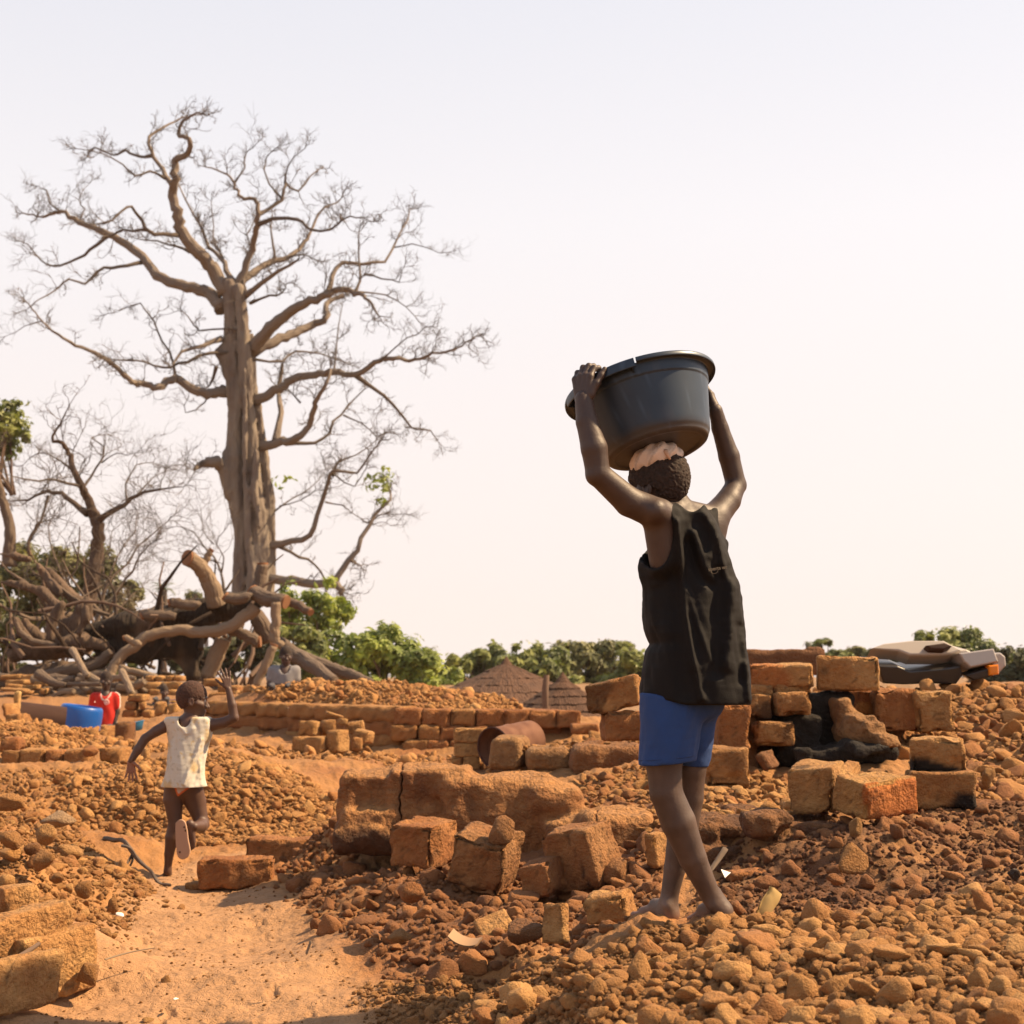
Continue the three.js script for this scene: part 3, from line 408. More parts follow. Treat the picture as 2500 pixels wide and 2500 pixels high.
{ const w = thing('ruined_brick_wall', 'ruined corner of mud bricks with a sooty hollow behind the boy', 'wall', place('J', 1500, 1100, 8.0));
  const core = mudGeo([['J', 1560, 600, 620, 520, 8.25, 0.3, 0.03], ['J', 1300, 860, 300, 620, 8.0, 0.3, 0.03]], 0.03, 0.016, 0.03, mud([0.128, 0.061, 0.025], [0.205, 0.101, 0.041])); core.translate(-w.position.x, -w.position.y, -w.position.z); part('mortar_core', core, plain, w);
  const L = (...a) => wallBrick(w, ...a), soot = (x, y, z, n) => 0.75 * sstep(0.25, -0.05, n + 0.12 + 0.1 * y);
  L('K', 480, 665, 380, 230, 8.35, { T: 0.25, mat: M.clay, tint: (x, y) => y < 0.1 && x > 0 ? [1.25, 1.2, 1] : [0.8, 0.62, 0.55] });
  L('K', 850, 715, 380, 350, 8.25, { T: 0.25, mat: M.clayRed, chips: 1.8, tint: () => [1.1, 1.15, 1.2] }); L('K', 1175, 725, 320, 340, 8.2, { T: 0.25, mat: M.clayPale, chips: 1.6 });
  L('J', 1475, 410, 190, 95, 8.0, { T: 0.2 }); L('J', 1730, 400, 290, 90, 8.0, { T: 0.25, chips: 2 });
  L('J', 1470, 530, 180, 190, 7.95, { T: 0.25, mat: M.clay, chips: 2.2, stain: soot }); L('J', 1735, 515, 270, 180, 7.9, { T: 0.25, mat: M.clay, chips: 1.8 }); L('J', 1590, 750, 310, 190, 7.85, { T: 0.25, mat: M.clay, chips: 1.8, stain: (x, y, z, n) => 0.5 * sstep(0.1, -0.2, n) });
  L('J', 1275, 690, 240, 350, 7.75, { T: 0.3, mat: M.clayRed, chips: 0.8 }); L('J', 1235, 1010, 330, 300, 7.4, { T: 0.25, mat: M.clay, chips: 1.8, stain: (x, y, z, n) => 0.35 * sstep(0.1, -0.2, n) }); L('J', 1140, 1240, 200, 140, 7.3, { T: 0.2, mat: M.clayPale });
  L('J', 1550, 960, 160, 160, 7.5, { T: 0.15, yaw: -0.5, roll: 0.5, mat: M.clayDark });
}
{ // the broken low wall across the middle: one eroded mass, split by its cracks
  const darkened = (p, n, a, b) => { const k = clamp(sstep(0.50, 0.34, p.y + a * 0.25) * sstep(-0.12, -0.3, p.x + a * 0.3)), t = clamp(0.4 + a * 1.3 + 0.35 * sstep(-0.5, 0.2, p.x)), m = 1 + b * 0.6, dustAndLight = sstep(0.45, 0.85, n.y) * 0.7, c = [mixn(0.16, 0.30, t), mixn(0.062, 0.145, t), mixn(0.022, 0.055, t)]; return c.map((v, i) => mixn(mixn(v, [0.05, 0.022, 0.010][i], k * 0.85), [0.36, 0.19, 0.075][i], dustAndLight) * m); };  // charred low left; right end and tops carry sunlight put into the colour
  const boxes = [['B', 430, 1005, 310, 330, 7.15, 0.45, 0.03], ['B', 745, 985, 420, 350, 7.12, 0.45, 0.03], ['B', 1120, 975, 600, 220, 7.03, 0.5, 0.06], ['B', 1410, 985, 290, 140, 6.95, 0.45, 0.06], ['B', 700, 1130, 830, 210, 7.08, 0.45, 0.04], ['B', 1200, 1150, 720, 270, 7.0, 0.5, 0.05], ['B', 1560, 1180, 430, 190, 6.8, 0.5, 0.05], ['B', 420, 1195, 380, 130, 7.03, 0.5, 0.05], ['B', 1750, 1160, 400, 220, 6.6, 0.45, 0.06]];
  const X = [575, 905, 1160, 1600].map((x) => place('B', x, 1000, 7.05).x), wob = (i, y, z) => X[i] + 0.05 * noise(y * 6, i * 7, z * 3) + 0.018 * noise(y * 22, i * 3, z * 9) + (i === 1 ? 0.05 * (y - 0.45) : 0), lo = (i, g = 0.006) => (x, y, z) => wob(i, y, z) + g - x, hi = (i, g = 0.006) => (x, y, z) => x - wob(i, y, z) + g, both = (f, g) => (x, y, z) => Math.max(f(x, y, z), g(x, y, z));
  const w = thing('broken_mud_wall', 'low broken wall of thick eroded mud in the middle, cracked through', 'wall', V(0, 0, 0)), mk = (cut) => part('wall_block', mudGeo(boxes, 0.06, 0.0115, 0.03, darkened, cut), plain, w);
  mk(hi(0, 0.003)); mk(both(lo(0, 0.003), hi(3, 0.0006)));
  const w2 = thing('mud_wall_stub', 'smooth low stub of mud wall continuing behind the shins of the carrier', 'wall', V(0, 0, 0)); part('wall_block', mudGeo(boxes, 0.06, 0.0115, 0.03, darkened, lo(3, 0)), plain, w2);
}
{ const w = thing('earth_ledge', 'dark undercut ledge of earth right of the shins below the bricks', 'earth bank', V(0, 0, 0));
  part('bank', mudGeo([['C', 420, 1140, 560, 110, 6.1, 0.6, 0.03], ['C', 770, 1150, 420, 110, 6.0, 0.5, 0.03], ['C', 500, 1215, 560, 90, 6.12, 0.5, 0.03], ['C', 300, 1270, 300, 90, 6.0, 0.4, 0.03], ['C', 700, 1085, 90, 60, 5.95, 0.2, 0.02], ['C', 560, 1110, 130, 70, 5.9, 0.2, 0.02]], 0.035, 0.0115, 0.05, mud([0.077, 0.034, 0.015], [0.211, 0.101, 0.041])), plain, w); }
{ const w = thing('sooty_hollow', 'soot blackened hearth hollow inside the ruined brick corner', 'hearth', V(0, 0, 0));
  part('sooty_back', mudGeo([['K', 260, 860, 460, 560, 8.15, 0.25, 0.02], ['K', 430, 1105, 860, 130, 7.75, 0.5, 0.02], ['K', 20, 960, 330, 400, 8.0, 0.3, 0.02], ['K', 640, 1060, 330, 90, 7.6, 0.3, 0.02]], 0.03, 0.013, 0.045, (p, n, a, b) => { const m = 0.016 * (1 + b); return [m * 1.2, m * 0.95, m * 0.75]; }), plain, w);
  part('broken_edge', mudGeo([['K', 400, 690, 150, 170, 7.95, 0.3, 0.02], ['K', 520, 850, 190, 190, 7.8, 0.35, 0.02, 0.2], ['K', 620, 910, 240, 170, 7.75, 0.35, 0.02, 0.2], ['K', 760, 985, 220, 120, 7.65, 0.35, 0.02, 0.2]], 0.04, 0.0115, 0.05, mud([0.192, 0.094, 0.037], [0.288, 0.168, 0.074])), plain, w); }
{ const w = thing('low_mud_wall', 'row of weathered wall blocks left of the shorts with rubble on top', 'wall', V(0, 0, 0));
  const c = mud([0.166, 0.074, 0.030], [0.269, 0.135, 0.055]);
  part('wall_block', mudGeo([['B', 1170, 730, 165, 165, 9.3, 0.4, 0.04, -0.2]], 0.05, 0.014, 0.02, mud([0.230, 0.121, 0.052], [0.294, 0.168, 0.074])), plain, w); part('wall_block', mudGeo([['B', 1375, 765, 240, 130, 9.2, 0.5, 0.05]], 0.05, 0.014, 0.02, mud([0.230, 0.121, 0.052], [0.294, 0.168, 0.074])), plain, w);
  part('wall_block', mudGeo([['B', 1690, 765, 390, 160, 8.9, 0.5, 0.06]], 0.05, 0.016, 0.03, c), plain, w); scatter(w, '1180,9.5 1500,9.1 1700,9.0 1700,10.2 1250,10.4', 31, { big: 0.07, parts: 60, lift: 0.12, mats: [M.clay, M.clayRed], tiers: [[60, 0.03, 0.055], [500, 0.012, 0.03]] }); }
// yard: rusty drum, small stack, pile
brick('B', 965, 635, 178, 76, 11.2, 'topmost brick of the short stack beside the rusty drum', { T: 0.2, mat: M.clayPale }); brick('B', 950, 712, 150, 74, 11.2, 'middle brick of the short stack beside the rusty drum', { T: 0.2, mat: M.clayPale });
brick('B', 893, 780, 62, 66, 11.2, 'left of two bottom bricks under the short stack by the drum', { T: 0.2, mat: M.clayPale }); brick('B', 968, 782, 84, 66, 11.2, 'right of two bottom bricks under the short stack by the drum', { T: 0.2, mat: M.clayPale });
{ const c0 = place('B', 1085, 700, 10.9), t = thing('rusty_drum', 'rusty metal drum lying on its side with a torn open end', 'drum', c0), rust = new THREE.MeshStandardMaterial({ color: 0x6a4632, roughness: 0.85, metalness: 0.15, vertexColors: true, side: THREE.DoubleSide }), dark = new THREE.MeshStandardMaterial({ color: 0x3a1c12, roughness: 0.9, vertexColors: true, side: THREE.DoubleSide });
  const rusty = (g) => paint(finish(g), (p) => { const a = fbm(p.x * 12, p.y * 12, p.z * 12, 4); return [1 + a * 0.8, 1 + a * 1.1, 1 + a * 1.2]; });
  const prof = []; for (let i = 0; i <= 20; i++) { const y = i / 20 * 0.44, rib = Math.max(0, 1 - Math.abs(y - 0.2) / 0.012) + Math.max(0, 1 - Math.abs(y - 0.36) / 0.012); prof.push(new THREE.Vector2(0.148 + rib * 0.006, y)); }
  const o = new THREE.Euler(0, 0, 0), sh = part('shell', rusty(new THREE.LatheGeometry(prof, 40)), rust, t), rim = part('rim', rusty(new THREE.TorusGeometry(0.148, 0.009, 8, 40)), dark, t);
  const S = new THREE.Shape(); S.absarc(0, 0, 0.146, 0, 6.2832); const hole = new THREE.Path(); for (let i = 0; i < 40; i++) { const a = i / 40 * 6.283, r = 0.095 + 0.035 * noise(Math.cos(a) * 2.2, Math.sin(a) * 2.2, 4) + 0.02 * noise(Math.cos(a) * 7, Math.sin(a) * 7, 2); hole[i ? 'lineTo' : 'moveTo'](Math.cos(a) * r + 0.02, Math.sin(a) * r); } hole.closePath(); S.holes.push(hole);
  const lid = part('torn_lid', rusty(new THREE.ExtrudeGeometry(S, { depth: 0.004, bevelEnabled: false, curveSegments: 40 })), dark, t);
  const dir = V(0.62, 0.10, -0.78).normalize(), q = new THREE.Quaternion().setFromUnitVectors(V(0, 1, 0), dir), qz = new THREE.Quaternion().setFromUnitVectors(V(0, 0, 1), dir.clone().negate()); sh.quaternion.copy(q); rim.quaternion.copy(qz); lid.quaternion.copy(qz); lid.position.copy(dir).multiplyScalar(0.02);
}
[['B', 112, 600, 118, 80, 13.2, 'rounded pale brick, top left of the yard pile', -0.2], ['B', 212, 596, 86, 82, 13.25, 'short brick in the top middle of the yard pile', 0.2], ['B', 117, 686, 200, 88, 13.0, 'long brick at the bottom left of the yard pile', -0.25], ['B', 260, 668, 108, 122, 13.0, 'squarish brick on end in the yard pile front', -0.4], ['B', 356, 682, 88, 76, 13.2, 'rounded small brick in the yard pile, right of the squarish one', 0.3],
  ['B', 398, 640, 116, 82, 13.5, 'rightmost brick of the yard pile, lying slanted', -0.3, -0.25], ['B', 355, 590, 100, 70, 13.7, 'brick at the back right of the yard pile', 0.1, 0.2], ['B', 245, 530, 110, 38, 13.6, 'thin slab on the very top of the yard pile', 0.2, -0.3], ['B', 285, 562, 70, 40, 13.5, 'second thin slab just under the top one of the yard pile', 0.3, -0.2]]
  .forEach(([f, x, y, w, h, d, l, yaw, roll]) => brick(f, x, y, w, h, d, l, { yaw, roll: roll || 0, T: 0.18, mat: M.clayPale, cell: 0.03 }));
{ // far brick wall: the right stretch faces us, the left one turns away
  const w = thing('mud_brick_wall', 'long low wall of mud bricks across the yard, turning a corner', 'wall', place('B', 560, 600, 15));
  const cols = (y, h, x0, x1, d, n, sd) => { const r = rng(sd); let x = x0; for (let i = 0; i < n; i++) { const wv = (x1 - x0) / n * (0.85 + r() * 0.3), last = i === n - 1 ? x1 - x : wv; wallBrick(w, 'B', x + last / 2, y + (r() - 0.5) * 4 + (x - 560) * 0.012, last + 3, h + 4, d, { T: 0.35, mat: r() < 0.25 ? M.clay : M.clayRed, cell: 0.03, chips: 1.2, r: 0.018, yaw: (r() - 0.5) * 0.08 }); x += last; } };
  cols(540, 86, 560, 1540, 15, 7, 3); cols(622, 80, 545, 1300, 14.97, 6, 4); cols(692, 66, 600, 1120, 14.94, 4, 5); cols(592, 50, 1490, 1640, 14.6, 1, 6);
  const mc = mudGeo([['B', 1000, 615, 880, 230, 15.12, 0.3, 0.03]], 0.03, 0.03, 0.012, mud([0.19, 0.072, 0.025], [0.26, 0.11, 0.04])); mc.translate(-w.position.x, -w.position.y, -w.position.z); part('mud_core', mc, plain, w);
  // stretch turning away to the left
  for (let k = 0; k < 3; k++) for (let i = 0; i < 6; i++) { const t0 = i / 6, t1 = (i + 1) / 6, tm = (t0 + t1) / 2, d = mixn(15.0, 18.2, tm), x = mixn(560, -395, tm), y = [mixn(525, 490, tm), mixn(600, 555, tm), mixn(668, 620, tm)][k]; wallBrick(w, 'B', x, y, 172, [84, 80, 72][k] * 15 / d, d, { yaw: -0.62, T: 0.3, L: 0.78, mat: k === 1 ? M.clayRed : M.clay, cell: 0.05, chips: 1.1 }); }
}
// left: row of bricks, slabs, loose things
[['I', 100, 925, 205, 190, 11.8, 'end brick of the left row, cut by the photo edge', M.clay], ['I', 330, 905, 262, 180, 11.8, 'second brick from the left edge in the left row', M.clay], ['I', 562, 910, 200, 160, 11.8, 'narrow third brick of the left row', M.clayRed], ['I', 795, 905, 262, 180, 11.75, 'rightmost brick of the unbroken left row, before the grey lump', M.clay], ['I', 1170, 880, 285, 165, 11.7, 'brick lying apart beyond the flat chip in the left row', M.clay, -0.2], ['I', 1480, 890, 180, 170, 11.5, 'orange faced brick standing behind the hand of the running girl', M.clayPale, 0.4],
  ['I', 95, 760, 190, 135, 12.0, 'brick on top of the left row at the photo edge', M.clayRed], ['I', 160, 495, 225, 120, 13.8, 'tilted brick on the back heap left of the blue drum', M.clay, -0.3, 0.12], ['I', 80, 405, 130, 150, 14.2, 'brick end sticking up at the left photo edge above the heap', M.clay, -0.4, 0.35], ['I', 1105, 625, 130, 115, 14.5, 'squared brick between the blue drum and the dark block', M.clay, -0.3], ['I', 1285, 665, 200, 250, 14.3, 'large dark block beside the squared brick behind the girl', M.clayDark, -0.2]]
  .forEach(([f, x, y, w, h, d, l, mat, yaw, roll]) => brick(f, x, y, w, h, d, l, { yaw: yaw || 0, roll: roll || 0, T: 0.22, mat, cell: 0.028 }));
brick('I', 173, 305, 62, 190, 14.6, 'upright yellowish post of wood in the heap left of the metal sheet', { T: 0.07, mat: new THREE.MeshStandardMaterial({ color: new THREE.Color().setRGB(0.34, 0.2, 0.07), roughness: 0.9, vertexColors: true }), name: 'wooden_post', cat: 'post', r: 0.01, chips: 0.4 });
rock('I', 950, 840, 170, 185, 11.6, 'rounded greyish lump lying on the left brick row', { mat: M.clayRed, v: 9 });
brick('I', 1020, 962, 200, 34, 11.6, 'thin flat chip wedged in the left brick row', { T: 0.14, mat: M.clayPale, name: 'flat_slab', cat: 'slab', r: 0.008, roll: -0.1 });
{ const w = thing('mud_footing', 'worn lower course of big mud lumps under the left brick row', 'wall', V(0, 0, 0)), c = mud([0.211, 0.108, 0.044], [0.294, 0.175, 0.078]); part('wall_block', mudGeo([['I', 400, 1085, 740, 160, 11.5, 0.6, 0.07]], 0.06, 0.022, 0.03, c), plain, w); part('wall_block', mudGeo([['I', 1070, 1055, 460, 130, 11.4, 0.6, 0.06]], 0.06, 0.022, 0.03, c), plain, w); }
brick('I', 40, 1130, 150, 130, 11.2, 'half brick at the photo edge below the left row', { yaw: -0.5, T: 0.2, mat: M.clayRed });
{ // curved rusty sheet
  const g = new THREE.CylinderGeometry(0.42, 0.42, 1.1, 24, 4, true, 0, 1.9), c0 = place('I', 400, 420, 15.2); const in2 = g.clone(); const p = in2.attributes.position; for (let i = 0; i < p.count; i++) p.setXYZ(i, p.getX(i) * 0.985, p.getY(i), p.getZ(i) * 0.985);
  const m = single('metal_sheet', paint(finish(mergeGeometries([g, in2])), (q) => { const a = fbm(q.x * 5, q.y * 5, q.z * 5, 4); return [1 + a * 0.7, 1 + a, 1 + a]; }), new THREE.MeshStandardMaterial({ color: 0x3a2115, roughness: 0.85, metalness: 0.2, vertexColors: true, side: THREE.DoubleSide }), 'curved brown rusty metal sheet propped behind the left heap', 'metal sheet'); m.position.copy(c0).add(V(0, -0.1, -0.1)); m.rotation.set(0.2, 0.35, 1.57 - 0.2); m.scale.setScalar(0.42);
}
// flat slabs of clay heaped at far left
{ const r = rng(5), sl = [[90, 55, 230, 60], [330, 60, 250, 70], [180, 110, 280, 55], [420, 130, 180, 60], [100, 150, 220, 50], [300, 165, 210, 60], [430, 205, 90, 70], [120, 190, 250, 45], [250, 215, 160, 40]];
  const names = ['back left', 'back right', 'middle long', 'far right', 'front left', 'front middle', 'low right end', 'lowest left', 'lowest middle']; sl.forEach(([x, y, w, h], i) => brick('I', x, y, w, h, 24.6 - i * 0.25, `${names[i]} slab in the heap of pale flat slabs under the fallen roots`, { yaw: (r() - 0.5) * 0.6, roll: (r() - 0.5) * 0.25, T: 0.4, mat: M.clayPale, name: 'clay_slab', cat: 'slab', cell: 0.06 })); }
// stacked bricks in the far yard, around the people
{ const rows = [[70, [[1570, 100], [1675, 105], [1770, 80], [1865, 100]], 62, 23.5], [150, [[1590, 170], [1790, 230]], 90, 23.3], [225, [[1620, 160], [1830, 160]], 84, 23.1], [300, [[1600, 140], [1800, 180]], 70, 22.9]];
  const w = thing('brick_stack', 'far stack of drying mud bricks in courses behind the purple shirted person', 'brick stack', place('I', 1700, 340, 23.2)); for (const [y, bs, h, d] of rows) for (const [x, wd] of bs) wallBrick(w, 'I', x, y, wd - 6, h - 4, d, { T: 0.3, mat: M.clayPale, cell: 0.06 });
  const w2 = thing('brick_stack', 'nearer stack of mud bricks between the red shirt and the girl', 'brick stack', place('I', 1430, 440, 20.6)); [[1430, 275, 205, 74], [1358, 355, 120, 86], [1478, 352, 100, 80], [1370, 440, 200, 80], [1535, 445, 110, 80], [1660, 395, 160, 150], [1810, 395, 140, 120], [1500, 570, 240, 120], [1680, 540, 160, 110], [1840, 500, 120, 110]].forEach(([x, y, wd, h], i) => wallBrick(w2, 'I', x, y, wd, h, 20.5 - (i > 4 ? 0.6 : 0), { T: 0.25, yaw: (i % 3 - 1) * 0.2, mat: i % 2 ? M.clay : M.clayPale, cell: 0.05 }));
  const w3 = thing('brick_stack', 'low spread of mud bricks left of the grey shirted person', 'brick stack', place('H', 200, 1290, 19)); [[50, 1180, 130, 60], [180, 1230, 170, 55], [330, 1235, 240, 50], [120, 1285, 200, 55], [320, 1290, 230, 55], [470, 1300, 100, 60], [780, 1190, 100, 50], [40, 1440, 140, 50], [140, 1400, 200, 60]].forEach(([x, y, wd, h], i) => wallBrick(w3, 'H', x, y, wd, h, 19.5 - i * 0.08, { T: 0.3, mat: i % 2 ? M.clay : M.clayPale, cell: 0.06 })); }
// near left corner: big blocks, lumps
brick('D', 242, 884, 262, 300, 5.0, 'big square ochre block at the lower left, beside the path', { yaw: 1.12, T: 0.06, mat: M.clayPale, chips: 0.8, L: 0.36 });
brick('D', 95, 970, 225, 250, 4.7, 'ochre block in the lower left corner under the overhanging lump', { yaw: 1.12, T: 0.06, mat: M.clayPale, chips: 0.8, L: 0.30 });
brick('D', 70, 742, 240, 235, 4.9, 'overhanging ochre lump resting on the corner block', { yaw: 1.05, T: 0.1, roll: 0.08, mat: M.clayPale, chips: 1.2, L: 0.36 });
brick('D', 200, 680, 160, 150, 5.15, 'rounded block behind the overhanging lump at left', { yaw: 0.8, T: 0.08, mat: M.clayPale, chips: 1.2, L: 0.16 });
brick('D', 60, 585, 140, 140, 5.4, 'topmost lump of the stacked blocks in the lower left', { yaw: 0.75, T: 0.08, mat: M.clayPale, chips: 1.2, L: 0.14 });
rock('D', 412, 915, 100, 100, 5.05, 'rounded stone leaning on the right of the big square block', { mat: M.clay, v: 10 }); rock('D', 405, 790, 110, 90, 5.3, 'smaller stone behind the rounded stone by the left block', { mat: M.clay, v: 2 }); rock('D', 490, 745, 95, 80, 5.6, 'pinkish clod at the path edge beyond the left blocks', { mat: M.clayPale, v: 5 });
[[60, 110, 150, 70, 7.3, 'smooth worn lump of mud at the far left edge of the mound'], [330, 345, 170, 70, 7.0, 'low flat slab of mud beside the dry root on the mound'], [150, 335, 80, 60, 6.2, 'small rounded clod under the upright clod on the mound'], [270, 475, 80, 55, 5.9, 'dark split clod on the slope above the square block'], [300, 645, 90, 70, 5.45, 'pale clod just behind the big square block'], [150, 590, 90, 70, 5.5, 'grey brown lump beside the topmost lump of the left stack']].forEach(([x, y, w, h, d, l], i) => rock('D', x, y, w, h, d, l, { mat: [M.clay, M.clayPale, M.clayShade][i % 3], t: 0.5, v: [1, 2, 4, 5, 7, 8][i] }));
rock('D', 215, 262, 110, 150, 6.5, 'upright clod standing on the left mound', { mat: M.clayPale, v: 3 }); rock('D', 268, 195, 160, 95, 7.2, 'large pale grey stone on the back of the left mound', { mat: earthMat(0.294, 0.200, 0.124), v: 6 }); rock('D', 55, 280, 120, 100, 6.1, 'ochre clod at the left edge on the mound', { mat: M.clay, v: 8 }); rock('D', 208, 385, 110, 110, 6.05, 'split clod lower on the left mound', { mat: M.clay, v: 0 }); rock('D', 392, 525, 85, 80, 6.0, 'tilted clod by the path below the root', { mat: M.clay, v: 4 }); rock('D', 535, 600, 70, 75, 5.9, 'flat sided stone with white chip beside the path', { mat: M.clay, v: 11 });
// roots and sticks
{ const t = thing('dry_root', 'dry crooked root lying across the mound to the foot of the girl', 'root', V(0, 0, 0)); const ps = line('A', '545,1185 600,1205 650,1225 700,1265 735,1325 790,1385 835,1420 890,1445').map(([x, y], i) => at(x, y, 8.2 - i * 0.09).add(V(0, 0.012, 0)));
  part('stem', tube(spline(ps.map((p, i) => p.add(V(0, (i % 3) * 0.012, 0))), 4), ramp(29, 0.014, 0.008), 7, 0.5, 3), M.wood, t); for (const [k, txt] of [[0, '695,1265 675,1300 655,1345 648,1380'], [1, '700,1275 690,1310 668,1350'], [2, '640,1222 690,1240 720,1290']]) { const q = line('A', txt).map(([x, y], i) => at(x, y, 7.95 - i * 0.05).add(V(0, 0.01, 0))); part('rootlet', tube(spline(q, 3), ramp(q.length * 3 - 2, 0.009, 0.004), 5, 0.5, k), M.wood, t); } }
const stick = (label, f, txt, d0, d1, r0, r1, mat = M.wood) => { const q = line(f, txt), ps = q.map(([x, y], i) => at(x, y, mixn(d0, d1, i / (q.length - 1)))); const s = spline(ps, 3); return single('stick', tube(s, ramp(s.length, r0, r1), 6, 0.2, d0), mat, label, 'stick'); };
stick('thin dark stick sticking out under the overhanging lump', 'D', '0,878 60,860 120,825 185,780', 4.72, 4.9, 0.012, 0.007, M.twig); stick('weathered stick leaning in the hollow behind the shins', 'F', '288,485 320,440 366,372', 5.4, 5.5, 0.008, 0.012);
stick('thin straight pole leaning against the far stack left of the purple shirt', 'I', '1275,-10 1335,120 1385,235', 21.5, 21, 0.055, 0.05, M.woodPale); stick('thin pole leaning on the fallen trunk above the blue drum', 'L', '285,1105 310,1150 345,1212', 24, 23, 0.06, 0.05, M.woodPale); stick('dry straw stalk lying across the path', 'D', '495,855 560,835 640,815 730,800', 5.15, 5.3, 0.003, 0.002, M.woodPale); stick('short pale straw standing in the path', 'D', '1445,828 1455,800 1466,768', 5.0, 5.0, 0.004, 0.004, M.woodPale); stick('bent dry stalk in the clods at lower right', 'F', '728,1240 735,1205 745,1160', 3.75, 3.8, 0.003, 0.002, M.woodPale);
stick('reddish plastic thread lying over the clods', 'F', '1330,1035 1370,1060 1410,1090 1412,1120', 4.0, 3.95, 0.0025, 0.002, new THREE.MeshStandardMaterial({ color: 0xb54a2a, roughness: 0.6 }));
for (const [f, x, y, w, l] of [['D', 828, 1040, 46, 'white curled plastic scrap lying on the path'], ['D', 568, 640, 56, 'white torn paper by the flat sided stone'], ['D', 1850, 1047, 28, 'small white shell like pebble right of the path']]) { const py = read(f, x, y), d = f === 'D' && y < 800 ? 5.8 : 3927 / (py[1] - 1650) * 0.985; const m = single('paper_scrap', ROCKS_LOW[Math.round(x) % 6], new THREE.MeshStandardMaterial({ color: 0xefe6da, roughness: 0.8, vertexColors: true }), l, 'litter'); m.position.copy(at(...py, d)); const s = mpp(...py, d) / 1.932 * w / 2; m.scale.set(s, s * 0.25, s * 0.6); m.rotation.set(0.1, x, 0.15); }
{ // blue plastic drum and basin
  const blue = new THREE.MeshStandardMaterial({ color: 0x0a4f9e, roughness: 0.38 }), c0 = place('I', 830, 560, 18), t = thing('blue_drum', 'cut down blue plastic drum beside the person in the red shirt', 'drum', c0); const p = [[0.05, -0.3], [0.235, -0.3], [0.25, -0.27], [0.253, 0.0], [0.258, 0.06], [0.258, 0.13], [0.253, 0.19], [0.245, 0.22], [0.23, 0.236], [0.215, 0.236], [0.212, 0.2], [0.24, 0.15], [0.238, -0.27], [0.05, -0.28]].map(([x, y]) => new THREE.Vector2(x, y));
  const s = part('drum_body', new THREE.LatheGeometry(p, 48), blue, t); s.rotation.z = -0.14; const lid = part('drum_head', new THREE.CylinderGeometry(0.213, 0.213, 0.012, 40).translate(0, 0.208, 0), blue, t); lid.rotation.z = -0.14;
  const p2 = [[0.02, 0], [0.2, 0.0], [0.27, 0.16], [0.29, 0.165], [0.29, 0.18], [0.262, 0.175], [0.19, 0.015], [0.02, 0.015]].map(([x, y]) => new THREE.Vector2(x, y)), b = single('blue_basin', new THREE.LatheGeometry(p2, 40), new THREE.MeshStandardMaterial({ color: 0x1d6f9e, roughness: 0.5 }), 'light blue basin behind the bricks left of the girl', 'basin'); b.position.copy(place('I', 1390, 575, 17)).add(V(0, -0.06, 0)); b.rotation.z = 0.25; b.scale.setScalar(0.55);
}
{ // distant right: mud wall and plastic vehicle part
  const w = thing('far_mud_wall', 'weathered mud wall on the rise behind the ruined corner', 'wall', V(0, 0, 0)); part('wall_block', mudGeo([['C', 660, 250, 480, 130, 13, 0.3, 0.03, -0.05]], 0.04, 0.03, 0.018, mud([0.128, 0.057, 0.026], [0.192, 0.094, 0.041])), plain, w); part('wall_block', mudGeo([['C', 850, 245, 100, 145, 13, 0.32, 0.03, -0.05]], 0.04, 0.03, 0.018, mud([0.128, 0.057, 0.026], [0.192, 0.094, 0.041])), plain, w);
  const d0 = 9.55, t = thing('vehicle_part', 'black plastic vehicle bumper lying upside down on the clod slope', 'vehicle part', place('K', 1150, 400, d0)), blk = new THREE.MeshPhysicalMaterial({ color: 0x1d1916, roughness: 0.4, clearcoat: 0.3, clearcoatRoughness: 0.35 }), grey = new THREE.MeshStandardMaterial({ color: 0xa39b93, roughness: 0.32, metalness: 0.2 }), dustySheen = new THREE.MeshStandardMaterial({ color: 0xaaa093, roughness: 0.42 });  // pale upper panels: dust, with sky and sun sheen put into the colour
  const panel = (name, f, txt, depth, dd, mat, tilt = 0) => { const q = line(f, txt).map(([x, y]) => at(x, y, d0 + dd)), o = q[0].clone(), S = new THREE.Shape(q.map((p) => new THREE.Vector2(p.x - o.x, p.y - o.y))); const m = part(name, new THREE.ExtrudeGeometry(S, { depth, bevelEnabled: true, bevelSize: 0.012, bevelThickness: 0.02, bevelSegments: 3, steps: 1 }), mat, t); m.position.copy(o).sub(t.position); m.position.z -= depth; m.rotation.x = tilt; return m; };
  panel('lower_shell', 'K', '660,262 700,300 740,400 900,410 1150,400 1340,410 1390,340 1370,275 1290,290 950,320 840,275', 0.34, 0, blk, 0.16);
  panel('upper_panel', 'K', '640,258 740,225 980,195 1250,195 1370,275 1290,300 1190,310 950,310 860,268', 0.1, 0.05, dustySheen, -0.5); panel('raised_cover', 'K', '1180,205 1255,178 1430,172 1590,240 1480,270 1330,262 1250,215', 0.3, 0.2, dustySheen, 0.1);
  panel('end_cowl', 'K', '1390,275 1660,240 1690,330 1470,375 1420,330', 0.22, -0.06, grey, -0.12); panel('bumper_end', 'K', '1660,245 1720,238 1752,265 1758,330 1700,390 1670,330', 0.2, -0.04, grey, 0); panel('lower_lip', 'K', '1440,400 1640,345 1650,395 1500,430', 0.12, -0.05, blk, 0.1); panel('indicator_light', 'K', '1637,345 1695,340 1698,395 1645,402', 0.06, -0.08, new THREE.MeshPhysicalMaterial({ color: 0xd87a12, roughness: 0.25, clearcoat: 0.6 }), 0); panel('broken_bracket', 'K', '1110,195 1250,180 1290,195 1240,215 1130,210', 0.06, -0.02, new THREE.MeshStandardMaterial({ color: 0x3a2418, roughness: 0.8 }), -0.3);
}
